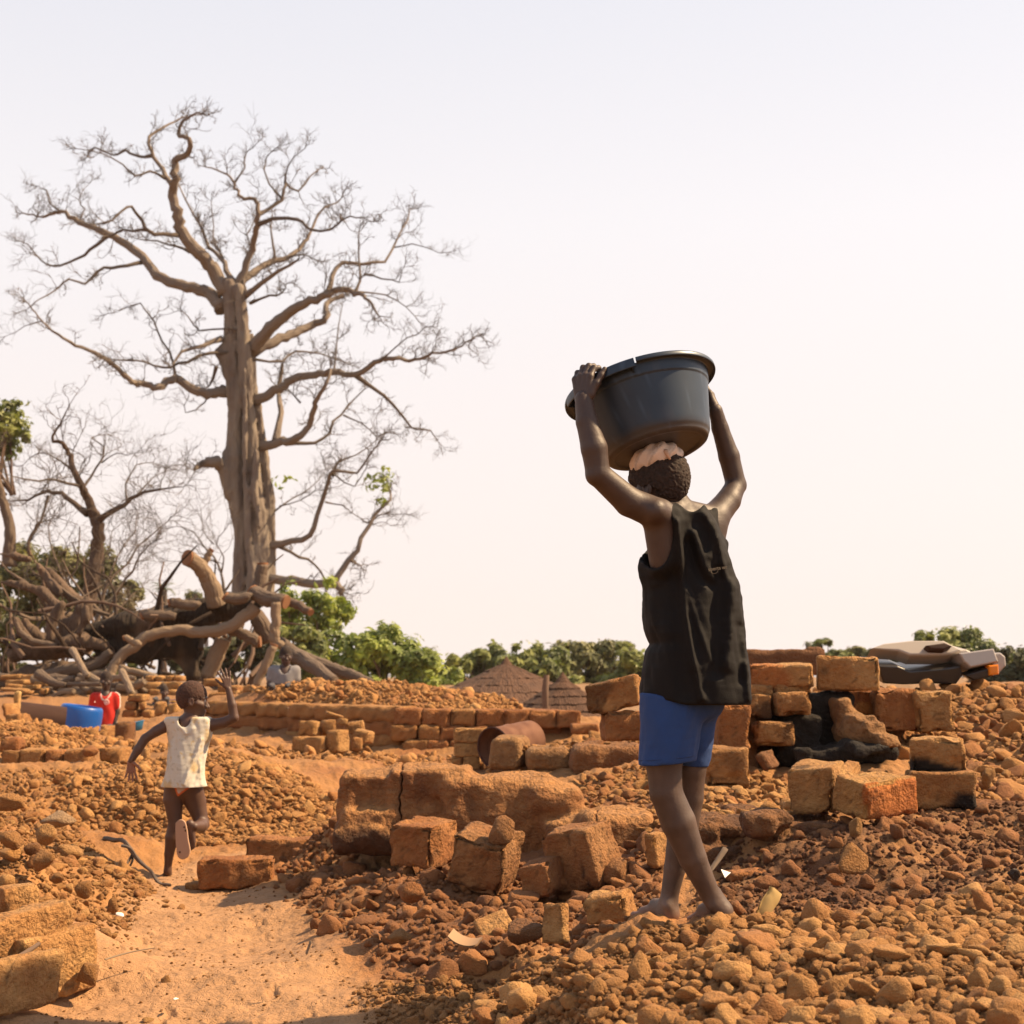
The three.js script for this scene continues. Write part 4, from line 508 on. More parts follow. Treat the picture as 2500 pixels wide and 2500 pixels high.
// ------------------------------------------------------------------ bare trees: limbs measured one by one, twigs grown from them
function bareTree(name, label, D, mats, limbs, o) {
  const r = rng(o.seed), base = at(...o.base, D), t = thing(name, label, 'tree', V(base.x, ground(base.x, -D) - 0.2, -D)), all = [], twigs = [];
  const rel = (p) => p.clone().sub(t.position);
  limbs.forEach(([f, txt, w0, w1, dz = 0], li) => {
    const pts = line(f, txt), s = FRAMES[f][2]; let d0 = D;
    if (li) { let best = 40; for (const L of all) L.px.forEach((q, i) => { const e = Math.hypot(q[0] - pts[0][0], q[1] - pts[0][1]); if (e < best) { best = e; d0 = L.d[i]; } }); }
    let len = [0]; for (let i = 1; i < pts.length; i++) len.push(len[i - 1] + Math.hypot(pts[i][0] - pts[i - 1][0], pts[i][1] - pts[i - 1][1]));
    const d = len.map((l) => d0 + dz * (l / len.at(-1)) + (l ? (r() - 0.5) * o.kink * 3 : 0)), ps = pts.map(([x, y], i) => at(x, y, d[i]));
    const per = w0 > 30 ? 4 : 2, sp = spline(ps, per), n = sp.length, R = sp.map((_, i) => { const u = i / (n - 1); return mixn(w0, w1, u ** 0.85) / 2 / s * mpp(pts[0][0], pts[0][1], D) * (i === 0 ? 1.25 : 1); });
    sp.forEach((p, i) => { if (i > 0 && i < n - 1) p.add(V(noise(i * 0.9, li, 1), noise(i * 0.9, li, 2), noise(i * 0.9, li, 3)).multiplyScalar(o.kink * 0.6)); });
    const px = [], dd = []; for (let i = 0; i < pts.length - 1; i++) for (let k = 0; k < 4; k++) { px.push([mixn(pts[i][0], pts[i + 1][0], k / 4), mixn(pts[i][1], pts[i + 1][1], k / 4)]); dd.push(mixn(d[i], d[i + 1], k / 4)); }
    px.push(pts.at(-1)); dd.push(d.at(-1)); all.push({ px, d: dd, sp, R });
    part('limb', tube(sp.map(rel), R, w0 > 14 ? 9 : 6, 0.16, li), w0 > 20 ? mats[0] : mats[1], t);
  });
  // twigs: crooked shoots branching two or three times
  const grow = (p, dir, len, rad, lv) => {
    const n = 4 + Math.floor(r() * 3), ps = [p.clone()], q = p.clone(), dd = dir.clone();
    for (let i = 0; i < n; i++) { dd.add(V(r() - 0.5, r() - 0.46, r() - 0.5).multiplyScalar(1.25)).normalize(); q.addScaledVector(dd, len / n); ps.push(q.clone()); if (lv > 0 && r() < 0.8) grow(q, dd.clone().add(V(r() - 0.5, r() - 0.4, r() - 0.5).multiplyScalar(1.7)).normalize(), len * (0.4 + r() * 0.35), rad * 0.62, lv - 1); }
    twigs.push(tube(ps.map(rel), ramp(ps.length, rad, rad * 0.45), 3, 0, 1, false));
  };
  for (const L of all) { const n = L.sp.length, total = L.sp[0].distanceTo(L.sp[n - 1]);
    for (let k = 0; k < Math.ceil(total * o.density); k++) { const i = Math.floor((0.25 + 0.75 * r() ** 0.8) * (n - 1)); if (L.R[i] > o.maxR) continue; const a = L.sp[Math.max(0, i - 1)], b = L.sp[Math.min(n - 1, i + 1)], dir = b.clone().sub(a).normalize().multiplyScalar(0.5).add(V(r() - 0.5, r() - 0.35, (r() - 0.5) * 1.2).multiplyScalar(1.6)).normalize(); grow(L.sp[i], dir, o.twig * (0.5 + r()), Math.min(L.R[i] * 0.55, o.twigR), 2); }
    const e = L.sp[n - 1], dir = e.clone().sub(L.sp[n - 3]).normalize(); if (L.R[n - 1] < o.maxR) for (let k = 0; k < 3; k++) grow(e, dir.clone().add(V(r() - 0.5, r() - 0.5, r() - 0.5)).normalize(), o.twig * (0.6 + r() * 0.6), Math.min(L.R[n - 1], o.twigR), 2); }
  if (twigs.length) part('twigs', mergeGeometries(twigs), mats[2], t, 'stuff');
  return t;
}
const barkBig = new THREE.MeshStandardMaterial({ color: new THREE.Color().setRGB(0.17, 0.14, 0.115), roughness: 1, bumpMap: rep(barkBump, 0.35), bumpScale: 0.1 }), barkLimb = new THREE.MeshStandardMaterial({ color: new THREE.Color().setRGB(0.092, 0.073, 0.06), roughness: 1 }), barkTwig = new THREE.MeshStandardMaterial({ color: new THREE.Color().setRGB(0.105, 0.085, 0.072), roughness: 1 });
const kapok = bareTree('kapok_tree', 'huge leafless grey kapok tree towering over the fallen trunk', 58, [barkBig, barkLimb, barkTwig], [
  ['T', '890,830 835,735 765,655 712,585 697,510 678,450 688,380 690,310 735,285 745,225 700,205 735,140 790,125', 62, 7, -3], ['T', '688,420 650,370 625,320 595,275 585,215 640,180 690,155 735,135', 22, 6, 2], ['T', '595,290 545,295 490,270 440,290 370,255 345,290', 14, 5, 3], ['T', '650,380 590,350 530,370 480,320 400,280 300,262', 11, 3, -3],
  ['T', '715,600 640,600 575,580 535,510 500,490 440,545 380,560', 19, 6, -3], ['T', '575,582 520,585 460,590 430,605', 12, 8, 1], ['T', '745,668 690,645 620,628 545,618', 13, 5, 3],
  ['T', '875,890 820,830 740,805 640,775 570,700 500,640 430,600 370,575 310,550 240,510 200,520 165,530 90,515', 56, 6, 4], ['T', '430,600 380,640 330,680 270,710 210,725 160,700 110,640 80,625', 17, 3, 3], ['T', '565,708 500,720 440,730 380,745 335,795 270,775 225,810 150,860 100,900', 17, 3, -3], ['T', '240,510 200,480 185,430 150,410', 9, 3, 1], ['T', '310,550 330,500 310,460 350,400', 7, 3, 2],
  ['T', '880,1215 830,1225 760,1210 690,1165 620,1200 560,1185 520,1180 440,1105 350,1055 250,1010 170,945 110,870', 46, 4, -5], ['T', '165,940 100,960 20,1000', 5, 2, 1], ['T', '690,1170 680,1100 640,1020 600,940 550,870 490,890 440,910', 12, 3, 2], ['T', '975,1075 880,1060 780,1080 700,1110 640,1125 570,1100 500,1095 420,1085', 18, 4, -3], ['T', '870,1010 800,1035 710,1065 680,1110', 22, 8, -2], ['T', '985,980 900,970 780,975 755,940 720,905', 11, 4, -1], ['T', '815,1225 805,1260 770,1290 725,1295 735,1250', 8, 3, -1], ['T', '850,1120 825,1190 810,1200', 13, 4, 1],
  ['T', '925,810 970,715 995,640 1010,560 1015,510 1000,460 950,455 920,400 895,365 810,335', 32, 5, -2], ['T', '1015,520 1060,500 1110,460 1120,400 1170,430 1220,370 1260,340', 18, 4, 3], ['T', '1015,560 1070,540 1130,535 1190,550 1220,580 1300,580 1350,540 1400,530 1460,550', 18, 4, -4], ['T', '920,790 890,740 870,690 820,650 800,590 760,520 700,400', 25, 6, 4], ['T', '895,745 870,680 845,640 840,570 830,470', 12, 3, 3], ['T', '1110,460 1060,400 1040,300 1100,250', 10, 3, 2], ['T', '1120,400 1130,330 1200,260', 9, 3, -2], ['T', '920,400 960,340 970,280 1010,240', 8, 3, 1],
  ['T', '920,815 980,760 1060,710 1130,690 1190,640 1220,590 1260,510 1340,460', 34, 6, 4], ['T', '1080,700 1075,640 1065,570 1070,510', 13, 4, 2], ['T', '1130,690 1190,680 1245,700', 9, 4, -1], ['T', '955,845 1030,790 1100,740 1170,700', 26, 8, -4], ['T', '985,870 1060,840 1110,830 1120,800', 12, 4, -2], ['T', '965,830 955,760 985,690 975,600 1000,540', 14, 4, 3],
  ['T', '990,1050 1060,970 1130,910 1200,870 1280,840 1330,815 1400,830 1450,860 1490,920', 56, 6, -4], ['T', '995,1055 1080,1020 1160,985 1230,955 1280,930 1285,870 1350,840', 48, 18, 3], ['T', '1290,830 1310,760 1345,710 1420,715 1510,705 1560,620 1600,540 1610,500', 21, 4, 3], ['T', '1390,840 1415,780 1410,700 1410,590', 14, 5, 2], ['T', '1430,755 1500,770 1570,785 1580,740', 9, 3, -1], ['T', '1550,650 1620,640 1700,660 1760,670', 6, 2, -2], ['T', '1400,825 1480,830 1560,860 1630,920', 9, 3, 2],
  ['T', '1000,1255 1080,1215 1150,1170 1240,1150 1310,1140 1400,1150 1490,1095 1560,1085 1610,1095 1700,1070 1800,1045 1870,1000', 42, 4, -4], ['T', '1400,1155 1470,1205 1545,1265 1620,1360 1690,1370 1720,1410', 18, 3, 2], ['T', '1310,1150 1320,1070 1330,960 1345,880', 9, 3, 2], ['T', '1490,1100 1560,1040 1640,985 1700,960', 7, 3, -2], ['T', '1870,1000 1840,1040 1880,1075', 5, 2, 1], ['T', '1000,1090 1110,1100 1160,1055 1230,1065 1300,1080 1360,1105', 11, 5, 4],
  ['T', '1010,1435 1110,1415 1170,1400 1215,1350 1240,1260 1280,1190 1300,1130', 42, 10, -3], ['T', '1130,1420 1200,1420 1275,1405 1310,1340 1370,1270 1430,1210', 18, 5, 2], ['T', '1350,1310 1420,1340 1480,1390 1530,1380', 8, 3, -1], ['T', '1085,1410 1105,1300 1095,1200 1110,1110', 28, 14, 3], ['T', '1180,1260 1140,1220 1080,1190', 8, 3, 1],
  ['L', '1060,695 1150,680 1215,655 1250,580 1290,440 1310,400 1400,410 1460,330 1500,280', 30, 4, -3], ['L', '1310,420 1330,365 1400,340 1480,280', 11, 4, 2], ['L', '1320,420 1390,460 1440,390', 7, 3, -1], ['L', '1280,525 1350,540 1420,590', 7, 3, 2], ['L', '1030,820 1150,835 1240,845 1330,855 1345,885', 40, 26, -2], ['L', '1310,850 1350,780 1400,720 1450,610 1500,545 1535,515 1530,470', 28, 6, 1], ['L', '1380,755 1420,775', 10, 6, 1], ['L', '1450,605 1500,575 1580,572', 10, 2, 1], ['L', '1100,700 1180,740 1240,770 1280,835', 14, 8, 2], ['L', '900,392 830,365 790,378 765,395', 62, 14, -1], ['L', '1080,560 1150,510 1220,470 1280,400', 7, 3, 2], ['L', '1100,540 1180,520 1240,480', 6, 3, -2]
], { seed: 41, base: [590, 1480], kink: 0.22, density: 1.8, maxR: 0.2, twig: 0.72, twigR: 0.022 });
{ // its trunk: several stems grown together
  const D = 58, q = (f, txt, w) => line(f, txt).map(([x, y]) => at(x, y, D)), rad = (w, f) => w / 2 / FRAMES[f][2] * mpp(590, 1000, D), list = [];
  const stem = (txt, ws, dz) => { const pts = txt.trim().split(/\s+/).map((p) => { const [f, x, y] = p.split(','); return [f, ...read(f, +x, +y)]; }).map(([f, x, y]) => at(x, y, D - dz)); for (let i = 0; i < pts.length - 1; i++) list.push([pts[i], pts[i + 1], rad(ws[i], 'T'), rad(ws[i + 1], 'T')]); };
  stem('T,895,800 T,905,900 T,905,1000 T,915,1150 L,925,150 L,925,350 L,930,480 L,950,650 L,940,900', [66, 58, 64, 56, 60, 78, 78, 62, 66], 0.1);
  stem('T,940,810 T,950,900 T,960,1050 T,970,1250 L,985,200 L,995,400 L,1010,560 L,1020,720 L,1010,900', [48, 50, 56, 52, 52, 64, 66, 74, 84], 0.3);
  stem('T,985,1000 T,1000,1200 L,1015,150 L,1040,350 L,1060,520 L,1060,700 L,1045,900', [24, 28, 32, 40, 50, 54, 60], -0.1);
  stem('T,890,1000 T,878,1065 T,892,1150', [30, 62, 40], 0.15); stem('L,960,0 L,965,200 L,960,400 L,980,700 L,1000,860', [20, 26, 24, 30, 44], 0.75); stem('L,1010,330 L,1000,480 L,1020,620', [20, 30, 20], 0.8); stem('L,895,330 L,885,400 L,900,500', [40, 56, 30], 0.3);
  const [lo, hi] = bounds(list, 0.2), cv = [['T', 945, 1010, 'L', 952, 250, 13, 10], ['L', 925, 560, 'L', 928, 900, 12, 20], ['L', 985, 420, 'L', 1005, 760, 8, 10]].map(([f1, a, b, f2, c, e, w0, w1]) => [at(...read(f1, a, b), D - 0.95), at(...read(f2, c, e), D - 1.0), rad(w0 * 2, 'T'), rad(w1 * 2, 'T')]), f0 = caps(list, 0.05), f = (x, y, z) => smax(f0(x, y, z), -Math.min(...cv.map((q) => cap(x, y, z, q))), 0.06) + 0.08 * noise(x * 3.2, y * 0.3, z * 3.2) + 0.06 * Math.abs(noise(x * 5, y * 0.5, z * 5)) + 0.035 * noise(x * 6, y * 3, z * 6);
  const g = sdfGeo(f, lo, hi, 0.075, 1.5); paint(g, (p) => { const a = fbm(p.x * 2.5, p.y * 0.5, p.z * 2.5, 4), m = 1 + a * 0.8; return [m, m * (1 + a * 0.1), m]; }); const gg = boxUV(g, 1); gg.translate(-kapok.position.x, -kapok.position.y, -kapok.position.z);
  part('trunk', gg, Object.assign(barkBig.clone(), { vertexColors: true }), kapok);
}
bareTree('kapok_tree', 'smaller leafless tree with dark trunk at the left behind the roots', 36, [new THREE.MeshStandardMaterial({ color: new THREE.Color().setRGB(0.075, 0.05, 0.036), roughness: 1, bumpMap: rep(barkBump, 0.5), bumpScale: 0.05 }), barkLimb, barkTwig], [
  ['L', '340,960 355,880 370,800 383,710 385,620 370,570', 66, 46, 0], ['L', '372,580 340,500 320,460 290,400 270,330 240,290 205,280 235,220 270,150', 40, 4, -1], ['L', '345,570 290,530 240,490 180,485 110,515 40,520', 27, 5, 2], ['L', '385,598 440,560 490,535 540,495 600,480 660,470 720,465', 28, 3, -2], ['L', '500,530 495,450 540,380 600,370', 9, 3, 1], ['L', '330,465 260,450 190,435 120,440 60,425', 15, 4, -2], ['L', '325,470 380,390 410,310 360,270 420,260', 11, 3, 2], ['L', '190,500 160,600 115,680 115,740', 11, 7, -1], ['L', '285,400 220,350 150,330 90,380', 9, 3, 1], ['L', '400,370 460,330 500,340 560,330', 6, 2, -1], ['L', '540,495 610,420 680,400', 6, 2, 1]
], { seed: 43, base: [210, 1490], kink: 0.10, density: 2.6, maxR: 0.12, twig: 0.75, twigR: 0.016 });
bareTree('thorn_shrub', 'tall leafless shrub of thin reddish stems right of the smaller bare tree', 33, [M.wood, M.wood, barkTwig], [
  ['L', '370,1030 395,960 410,880 440,820 500,770 540,700 600,650 660,600', 16, 4, 1], ['L', '380,1030 430,950 470,860 520,800 545,740 590,690', 14, 4, -2], ['L', '375,1010 400,900 420,830 400,770 430,700 440,640', 12, 3, 1], ['L', '390,1010 450,960 510,900 560,860', 10, 3, 2], ['L', '350,1010 330,930 280,860 250,800', 14, 4, -1], ['L', '430,820 470,720 530,640 540,560', 8, 3, 2], ['L', '260,850 215,740 190,620 230,560', 8, 3, 1], ['L', '270,990 245,900 250,800 265,700', 7, 3, -1]
], { seed: 44, base: [235, 1540], kink: 0.06, density: 2.0, maxR: 0.10, twig: 0.9, twigR: 0.012 });
bareTree('thorn_shrub', 'thin leafless tree just left of the giant trunk, behind the sawn stub', 50, [barkLimb, barkLimb, barkTwig], [
  ['L', '880,880 870,800 840,740 800,700 760,640 700,620', 12, 3, 1], ['L', '870,800 880,740 850,690 880,640', 7, 3, -1], ['L', '850,760 780,740 700,760 620,740', 6, 2, 2], ['L', '840,690 800,640 790,560', 5, 2, 1]
], { seed: 45, base: [546, 1460], kink: 0.1, density: 2.2, maxR: 0.1, twig: 1.1, twigR: 0.014 });

// ------------------------------------------------------------------ the fallen, sawn up giant with its torn roots
{
  const t = thing('fallen_tree', 'huge fallen kapok trunk with torn roots and sawn limbs behind the yard', 'fallen tree', place('L', 600, 1220, 27)); const o = t.position;
  const mass = (f, chains, D, k, amp, cell, colour, mat) => { const list = []; for (const [txt, ws, dz = 0] of chains) { const ps = line(f, txt).map(([x, y, z]) => at(x, y, D - dz - z)), m = mpp(600, 1500, D) / FRAMES[f][2]; for (let i = 0; i < ps.length - 1; i++) list.push([ps[i], ps[i + 1], ws[i] / 2 * m, ws[i + 1] / 2 * m]); }
    const [lo, hi] = bounds(list, 0.15), f0 = caps(list, k), g = sdfGeo((x, y, z) => f0(x, y, z) + amp * (noise(x * 2.5, y * 2.5, z * 2.5) + 0.6 * noise(x * 6, y * 6, z * 6) + 0.3 * noise(x * 14, y * 14, z * 14)), lo, hi, cell, 1.6); paint(g, colour); const gg = boxUV(g); gg.translate(-o.x, -o.y, -o.z); return gg; };
  const vc = new THREE.MeshStandardMaterial({ color: 0xffffff, vertexColors: true, roughness: 1, bumpMap: rep(barkBump, 0.7), bumpScale: 0.06 });
  part('hollow_trunk', mass('L', [['330,1040 480,1010 620,985 760,975 900,935 1000,910', [60, 90, 100, 120, 100, 80], 0.2], ['430,1100 560,1090 700,1060 760,1110', [110, 130, 130, 90], 0], ['640,1050 720,1120 760,1200', [90, 90, 60], 0], ['570,975 640,985 720,960', [30, 36, 40], 0.5], ['680,925 760,950 860,930', [40, 50, 60], 0.3]], 27, 0.12, 0.06, 0.05, (p) => { const a = fbm(p.x * 2, p.y * 2, p.z * 2, 4), b = sstep(0.1, 0.4, fbm(p.x * 1.2 + 5, p.y * 1.2, p.z * 1.2, 3) + 0.08), m = 1 + a; return [mixn(0.022, 0.12, b) * m, mixn(0.014, 0.084, b) * m, mixn(0.009, 0.057, b) * m]; }), vc, t);
  part('root_mass', mass('L', [['60,1120 150,1090 280,1090 400,1060 430,1100', [70, 110, 100, 70, 50], 0], ['20,1230 120,1200 250,1190 380,1160 450,1090', [60, 60, 70, 60, 60], 0.4], ['60,985 90,1040 150,1080 230,1090 330,1050', [26, 30, 34, 36, 40], 0.8], ['0,840 90,850 170,880 225,930 250,1000 255,1050', [22, 26, 30, 36, 40, 44], 0.5], ['200,1060 205,1000 220,960 245,930', [36, 36, 30, 24], 1.0], ['290,1060 300,1000 330,950 345,920', [50, 60, 60, 44], 0.6], ['310,1040 340,980 335,930', [22, 26, 20], 1.1], ['115,720 160,790 200,850 230,880', [20, 30, 34, 30], 0], ['190,800 250,860 310,920', [36, 44, 50], -0.3], ['230,1090 330,1075 410,1085', [40, 60, 50], 0.9], ['0,730 60,735 120,750', [26, 26, 20], -0.2], ['100,990 130,1040 160,1060', [40, 44, 30], 0.3]], 27.5, 0.08, 0.05, 0.05, (p) => { const a = fbm(p.x * 2.5, p.y * 2.5, p.z * 2.5, 4), m = 1 + a * 0.9; return [0.105 * m, 0.07 * m, 0.048 * m]; }), vc, t);
  const bar = (name, f, txt, ws, d, mat, cut, dz = 0) => { const q = line(f, txt), x0 = q[0][0] * 0.1, ps = spline(q.map(([x, y], i) => at(x, y, d + dz * i / (q.length - 1)).sub(o)), 8).map((p, i) => p.add(V(noise(i * 0.5, d, x0), noise(i * 0.5, d, x0 + 3), 0).multiplyScalar(0.03))), m = mpp(600, 1500, d) / FRAMES[f][2]; const L = part(name, tube(ps, ps.map((_, i) => { const u = i / (ps.length - 1) * (ws.length - 1), k = Math.min(ws.length - 2, Math.floor(u)); return mixn(ws[k], ws[k + 1], u - k) / 2 * m; }), 14, 0.11, d), mat, t);
    if (cut) for (const e of cut) { const i = e ? ps.length - 1 : 0, j = e ? i - 1 : 1, c = part('sawn_end', new THREE.CylinderGeometry(ws.at(e ? -1 : 0) / 2 * m * 0.96, ws.at(e ? -1 : 0) / 2 * m * 0.96, 0.04, 20).rotateX(Math.PI / 2), M.woodCut, t); c.position.copy(ps[i]); c.quaternion.setFromUnitVectors(V(0, 0, 1), ps[i].clone().sub(ps[j]).normalize()); c.position.addScaledVector(ps[i].clone().sub(ps[j]).normalize(), 0.02); } return L; };
  bar('sawn_stub', 'L', '850,930 835,870 808,810 780,770 740,745', [80, 74, 62, 58, 66], 26.5, M.woodPale, [1], -0.5); bar('sawn_fork', 'L', '800,770 815,740 826,716', [34, 26, 24], 26.3, M.woodPale, [1]);
  bar('bent_limb', 'L', '428,1240 440,1190 460,1150 520,1095 600,1045 700,1030 810,1037 900,1015 970,970 1005,940', [40, 40, 42, 44, 44, 44, 46, 48, 52, 56], 25.5, M.woodPale, null, 0.5); bar('limb_knot', 'L', '545,1085 515,1070 490,1055', [30, 26, 22], 25.3, M.woodPale, [1]);
  bar('sawn_log', 'L', '1000,880 1050,905 1120,915', [60, 62, 56], 26, M.wood, [0, 1], -0.3); bar('upright_log', 'L', '1032,772 1022,830 1008,890', [46, 48, 50], 27, M.wood, [0]); bar('sawn_log', 'L', '1120,910 1170,930 1218,955', [36, 36, 30], 26, M.wood, [0, 1], -0.3);
  bar('prop_limb', 'L', '1085,920 1082,1000 1078,1060 1110,1095', [40, 38, 44, 30], 25.6, M.woodPale); bar('prop_limb', 'L', '1075,1090 1045,1160 1005,1245', [34, 36, 30], 25, M.woodPale, [0]); bar('prop_limb', 'L', '1100,1075 1180,1130 1300,1180 1380,1205 1465,1235', [44, 56, 52, 44, 26], 25.8, M.wood, null, -1); bar('prop_limb', 'L', '1160,1130 1230,1170 1310,1235', [60, 56, 50], 25.4, M.wood, null, -1);
  bar('thick_leg', 'L', '880,1060 850,1130 815,1215', [60, 66, 56], 26.3, M.woodPale); bar('thick_leg', 'L', '1000,960 1030,1010 1060,1075', [60, 70, 60], 26.6, M.wood); bar('broken_limb', 'L', '900,1025 960,1045 1015,1075', [40, 44, 46], 26.2, M.wood, [1]); bar('broken_limb', 'L', '470,1180 560,1195 640,1225', [26, 26, 22], 24.5, M.woodPale); bar('sawn_log', 'L', '560,968 620,968 690,975', [34, 40, 30], 25.9, M.wood, [0]); bar('sawn_log', 'L', '670,918 720,925 780,935', [34, 40, 40], 26, M.wood, [0]); bar('sawn_log', 'L', '890,900 930,905 985,900', [40, 44, 40], 25.8, M.wood, [0]);
  bar('root_arm', 'L', '60,985 75,1030 130,1070 220,1090', [20, 22, 26, 22], 26.2, M.wood); bar('root_arm', 'L', '150,1215 260,1185 370,1165 440,1110', [40, 46, 44, 36], 26.4, M.wood); bar('root_arm', 'L', '0,1215 110,1225 230,1215 330,1230', [34, 34, 30, 24], 25.6, M.wood); bar('root_arm', 'L', '200,1260 320,1225 430,1195', [26, 34, 34], 25.2, M.wood); bar('root_arm', 'L', '150,1290 240,1275 340,1265 400,1270', [20, 26, 26, 20], 24.4, M.wood);
  for (let i = 0; i < 60; i++) { const r = rng(700 + i), x = r() * 1000, y = 950 + r() * 270, d = 26 + r() * 3, p0 = place('L', x, y, d), n = 4 + Math.floor(r() * 3), ps = [p0], dir = V(r() - 0.5, r() - 0.3, r() - 0.5).normalize(); for (let k = 0; k < n; k++) { dir.add(V(r() - 0.5, r() - 0.5, r() - 0.5).multiplyScalar(0.9)).normalize(); ps.push(ps.at(-1).clone().addScaledVector(dir, 0.25 + r() * 0.25)); } part('broken_branch', tube(ps.map((p) => p.clone().sub(o)), ramp(ps.length, 0.02 + r() * 0.05, 0.012), 5, 0.2, i), [M.wood, M.twig, M.woodDark][i % 3], t); }
  const bundle = thing('brushwood', 'loose heap of dry sticks and bark under the fallen trunk behind the red shirt', 'firewood heap', place('L', 330, 1270, 23.5)); const r = rng(61); for (let i = 0; i < 46; i++) { const x = 160 + r() * 480, y = 1215 + r() * 75, a = (r() - 0.5) * 1.1, l = 40 + r() * 90, d = 24.5 - r() * 1.5, p0 = place('L', x - Math.cos(a) * l / 2, y - Math.sin(a) * l / 2, d), p1 = place('L', x + Math.cos(a) * l / 2, y + Math.sin(a) * l / 2, d - r() * 0.5); part('stick', tube(spline([p0, p0.clone().lerp(p1, 0.5).add(V(0, (r() - 0.5) * 0.1, 0)), p1].map((p) => p.sub(bundle.position)), 3), ramp(7, 0.03 + r() * 0.06, 0.03 + r() * 0.03), 6, 0.2, i), r() < 0.5 ? M.wood : M.woodPale, bundle); }
}
// ------------------------------------------------------------------ leafy bushes and trees
function leaves(clumps, n, size, cols, sd, dark = 0.5) {               // clumps: [centre, rx, ry, rz]; many small bent leaves
  const r = rng(sd), P = [], C = [], I = [], u = V(), v = V(), nn = V(), w = clumps.map((c) => (c[1] * c[2]) ** 0.9), tot = w.reduce((a, b) => a + b, 0);
  for (let i = 0; i < n; i++) {
    let k = 0, q = r() * tot; while (k < clumps.length - 1 && (q -= w[k]) > 0) k++; const [c, rx, ry, rz] = clumps[k];
    nn.set(r() - 0.5, r() - 0.5, r() - 0.5).normalize(); const rad = (r() ** 0.38 + (r() < 0.2 ? r() * 0.55 : 0)) * (1 + 0.34 * noise(nn.x * 2.2 + k * 3, nn.y * 2.2, nn.z * 2.2)); const x = c.x + nn.x * rx * rad, y = c.y + nn.y * ry * rad, z = c.z + nn.z * rz * rad;
    if (noise(x / size * 0.22, y / size * 0.22, z / size * 0.22) < -0.16) continue;
    u.set(r() - 0.5, (r() - 0.5) * 0.8, r() - 0.5).normalize(); nn.add(V((r() - 0.5), r() * 0.9, (r() - 0.5))).normalize(); v.crossVectors(nn, u).normalize(); u.crossVectors(v, nn);
    const s = size * (0.6 + r() * 0.8), b = P.length / 3, bend = 0.22 * s; P.push(x - u.x * s, y - u.y * s, z - u.z * s, x + v.x * s * 0.42 + nn.x * bend, y + v.y * s * 0.42 + nn.y * bend, z + v.z * s * 0.42 + nn.z * bend, x + u.x * s, y + u.y * s, z + u.z * s, x - v.x * s * 0.42 + nn.x * bend, y - v.y * s * 0.42 + nn.y * bend, z - v.z * s * 0.42 + nn.z * bend); I.push(b, b + 1, b + 2, b, b + 2, b + 3);
    const t = clamp(0.5 + 1.2 * noise(x / size * 0.1 + 4, y / size * 0.1, z / size * 0.1) + (r() - 0.5) * 0.7), m = 0.75 + r() * 0.5; for (let j = 0; j < 4; j++) C.push(mixn(cols[0][0], cols[1][0], t) * m, mixn(cols[0][1], cols[1][1], t) * m, mixn(cols[0][2], cols[1][2], t) * m);
  }
  const g = new THREE.BufferGeometry(); g.setAttribute('position', new THREE.Float32BufferAttribute(P, 3)); g.setAttribute('color', new THREE.Float32BufferAttribute(C, 3)); g.setIndex(I); return finish(g);
}
const GREENS = { bright: [[0.15, 0.21, 0.025], [0.40, 0.47, 0.07]], mid: [[0.10, 0.14, 0.026], [0.29, 0.32, 0.065]], dark: [[0.018, 0.03, 0.009], [0.09, 0.10, 0.028]], olive: [[0.10, 0.115, 0.028], [0.25, 0.245, 0.065]], dry: [[0.10, 0.075, 0.035], [0.17, 0.14, 0.06]] };
let bushSeed = 200;
function bush(label, d, blobs, n, size, cols, o = {}) {                // blobs: "x,y,rx,ry" in photograph pixels
  n = Math.round(n * 1.9); size *= 0.74; const sd = ++bushSeed, r = rng(sd), B = blobs.trim().split(/\s+/).map((t) => t.split(',').map(Number)), cx = B.reduce((a, b) => a + b[0], 0) / B.length, by = Math.max(...B.map((b) => b[1] + b[3])), g0 = at(cx, by, d), t = thing(o.name || 'bush', label, o.cat || 'bush', V(g0.x, Math.min(g0.y, o.tall ? 99 : ground(g0.x, -d) + 0.3), -d), o.group), clumps = [];
  for (const [x, y, rx, ry] of B) { const c = at(x, y, d), s = mpp(x, y, d), k = Math.max(3, Math.round(rx * ry / (o.lump || 900) * 3.2)); for (let i = 0; i < k; i++) { const a = r() * 6.28, b = Math.acos(2 * r() - 1), q = r() ** 0.5 * 0.92; const e = V(Math.sin(b) * Math.cos(a) * rx * s * q, Math.cos(b) * ry * s * q, Math.sin(b) * Math.sin(a) * rx * s * q * 0.8), m = Math.min(rx, ry) * s * (0.2 + r() * 0.24); clumps.push([c.clone().add(e).sub(t.position), m * 1.2, m, m * 1.2]); } }
  part('crown', leaves(clumps, n, size, GREENS[cols], sd), M.leaf, t); const st = []; for (let i = 0; i < Math.min(14, clumps.length); i++) { const c = clumps[Math.floor(i * clumps.length / 14) % clumps.length][0], b = V((r() - 0.5) * 0.6, -0.4, (r() - 0.5) * 0.6), m = b.clone().lerp(c, 0.5).add(V((r() - 0.5) * 0.3, 0, (r() - 0.5) * 0.3)); st.push(tube(spline([b, m, c], 3), ramp(7, (o.stem || 0.045), 0.012), 5)); } part('stems', mergeGeometries(st), M.twig, t); return t;
}
{ const cl = [[925, 1180, 22], [935, 1150, 14], [905, 1165, 14], [690, 1175, 16], [715, 1180, 12], [940, 1225, 12]].map(([x, y, q]) => { const m = mpp(x, y, 57) * q; return [at(x, y, 57).sub(kapok.position), m, m * 0.8, m]; }); part('leaf_tuft', leaves(cl.map(([c, a, b, d]) => [c, a * 1.7, b * 1.5, d * 1.7]), 150, 0.16, GREENS.bright, 91), M.leaf, kapok); }
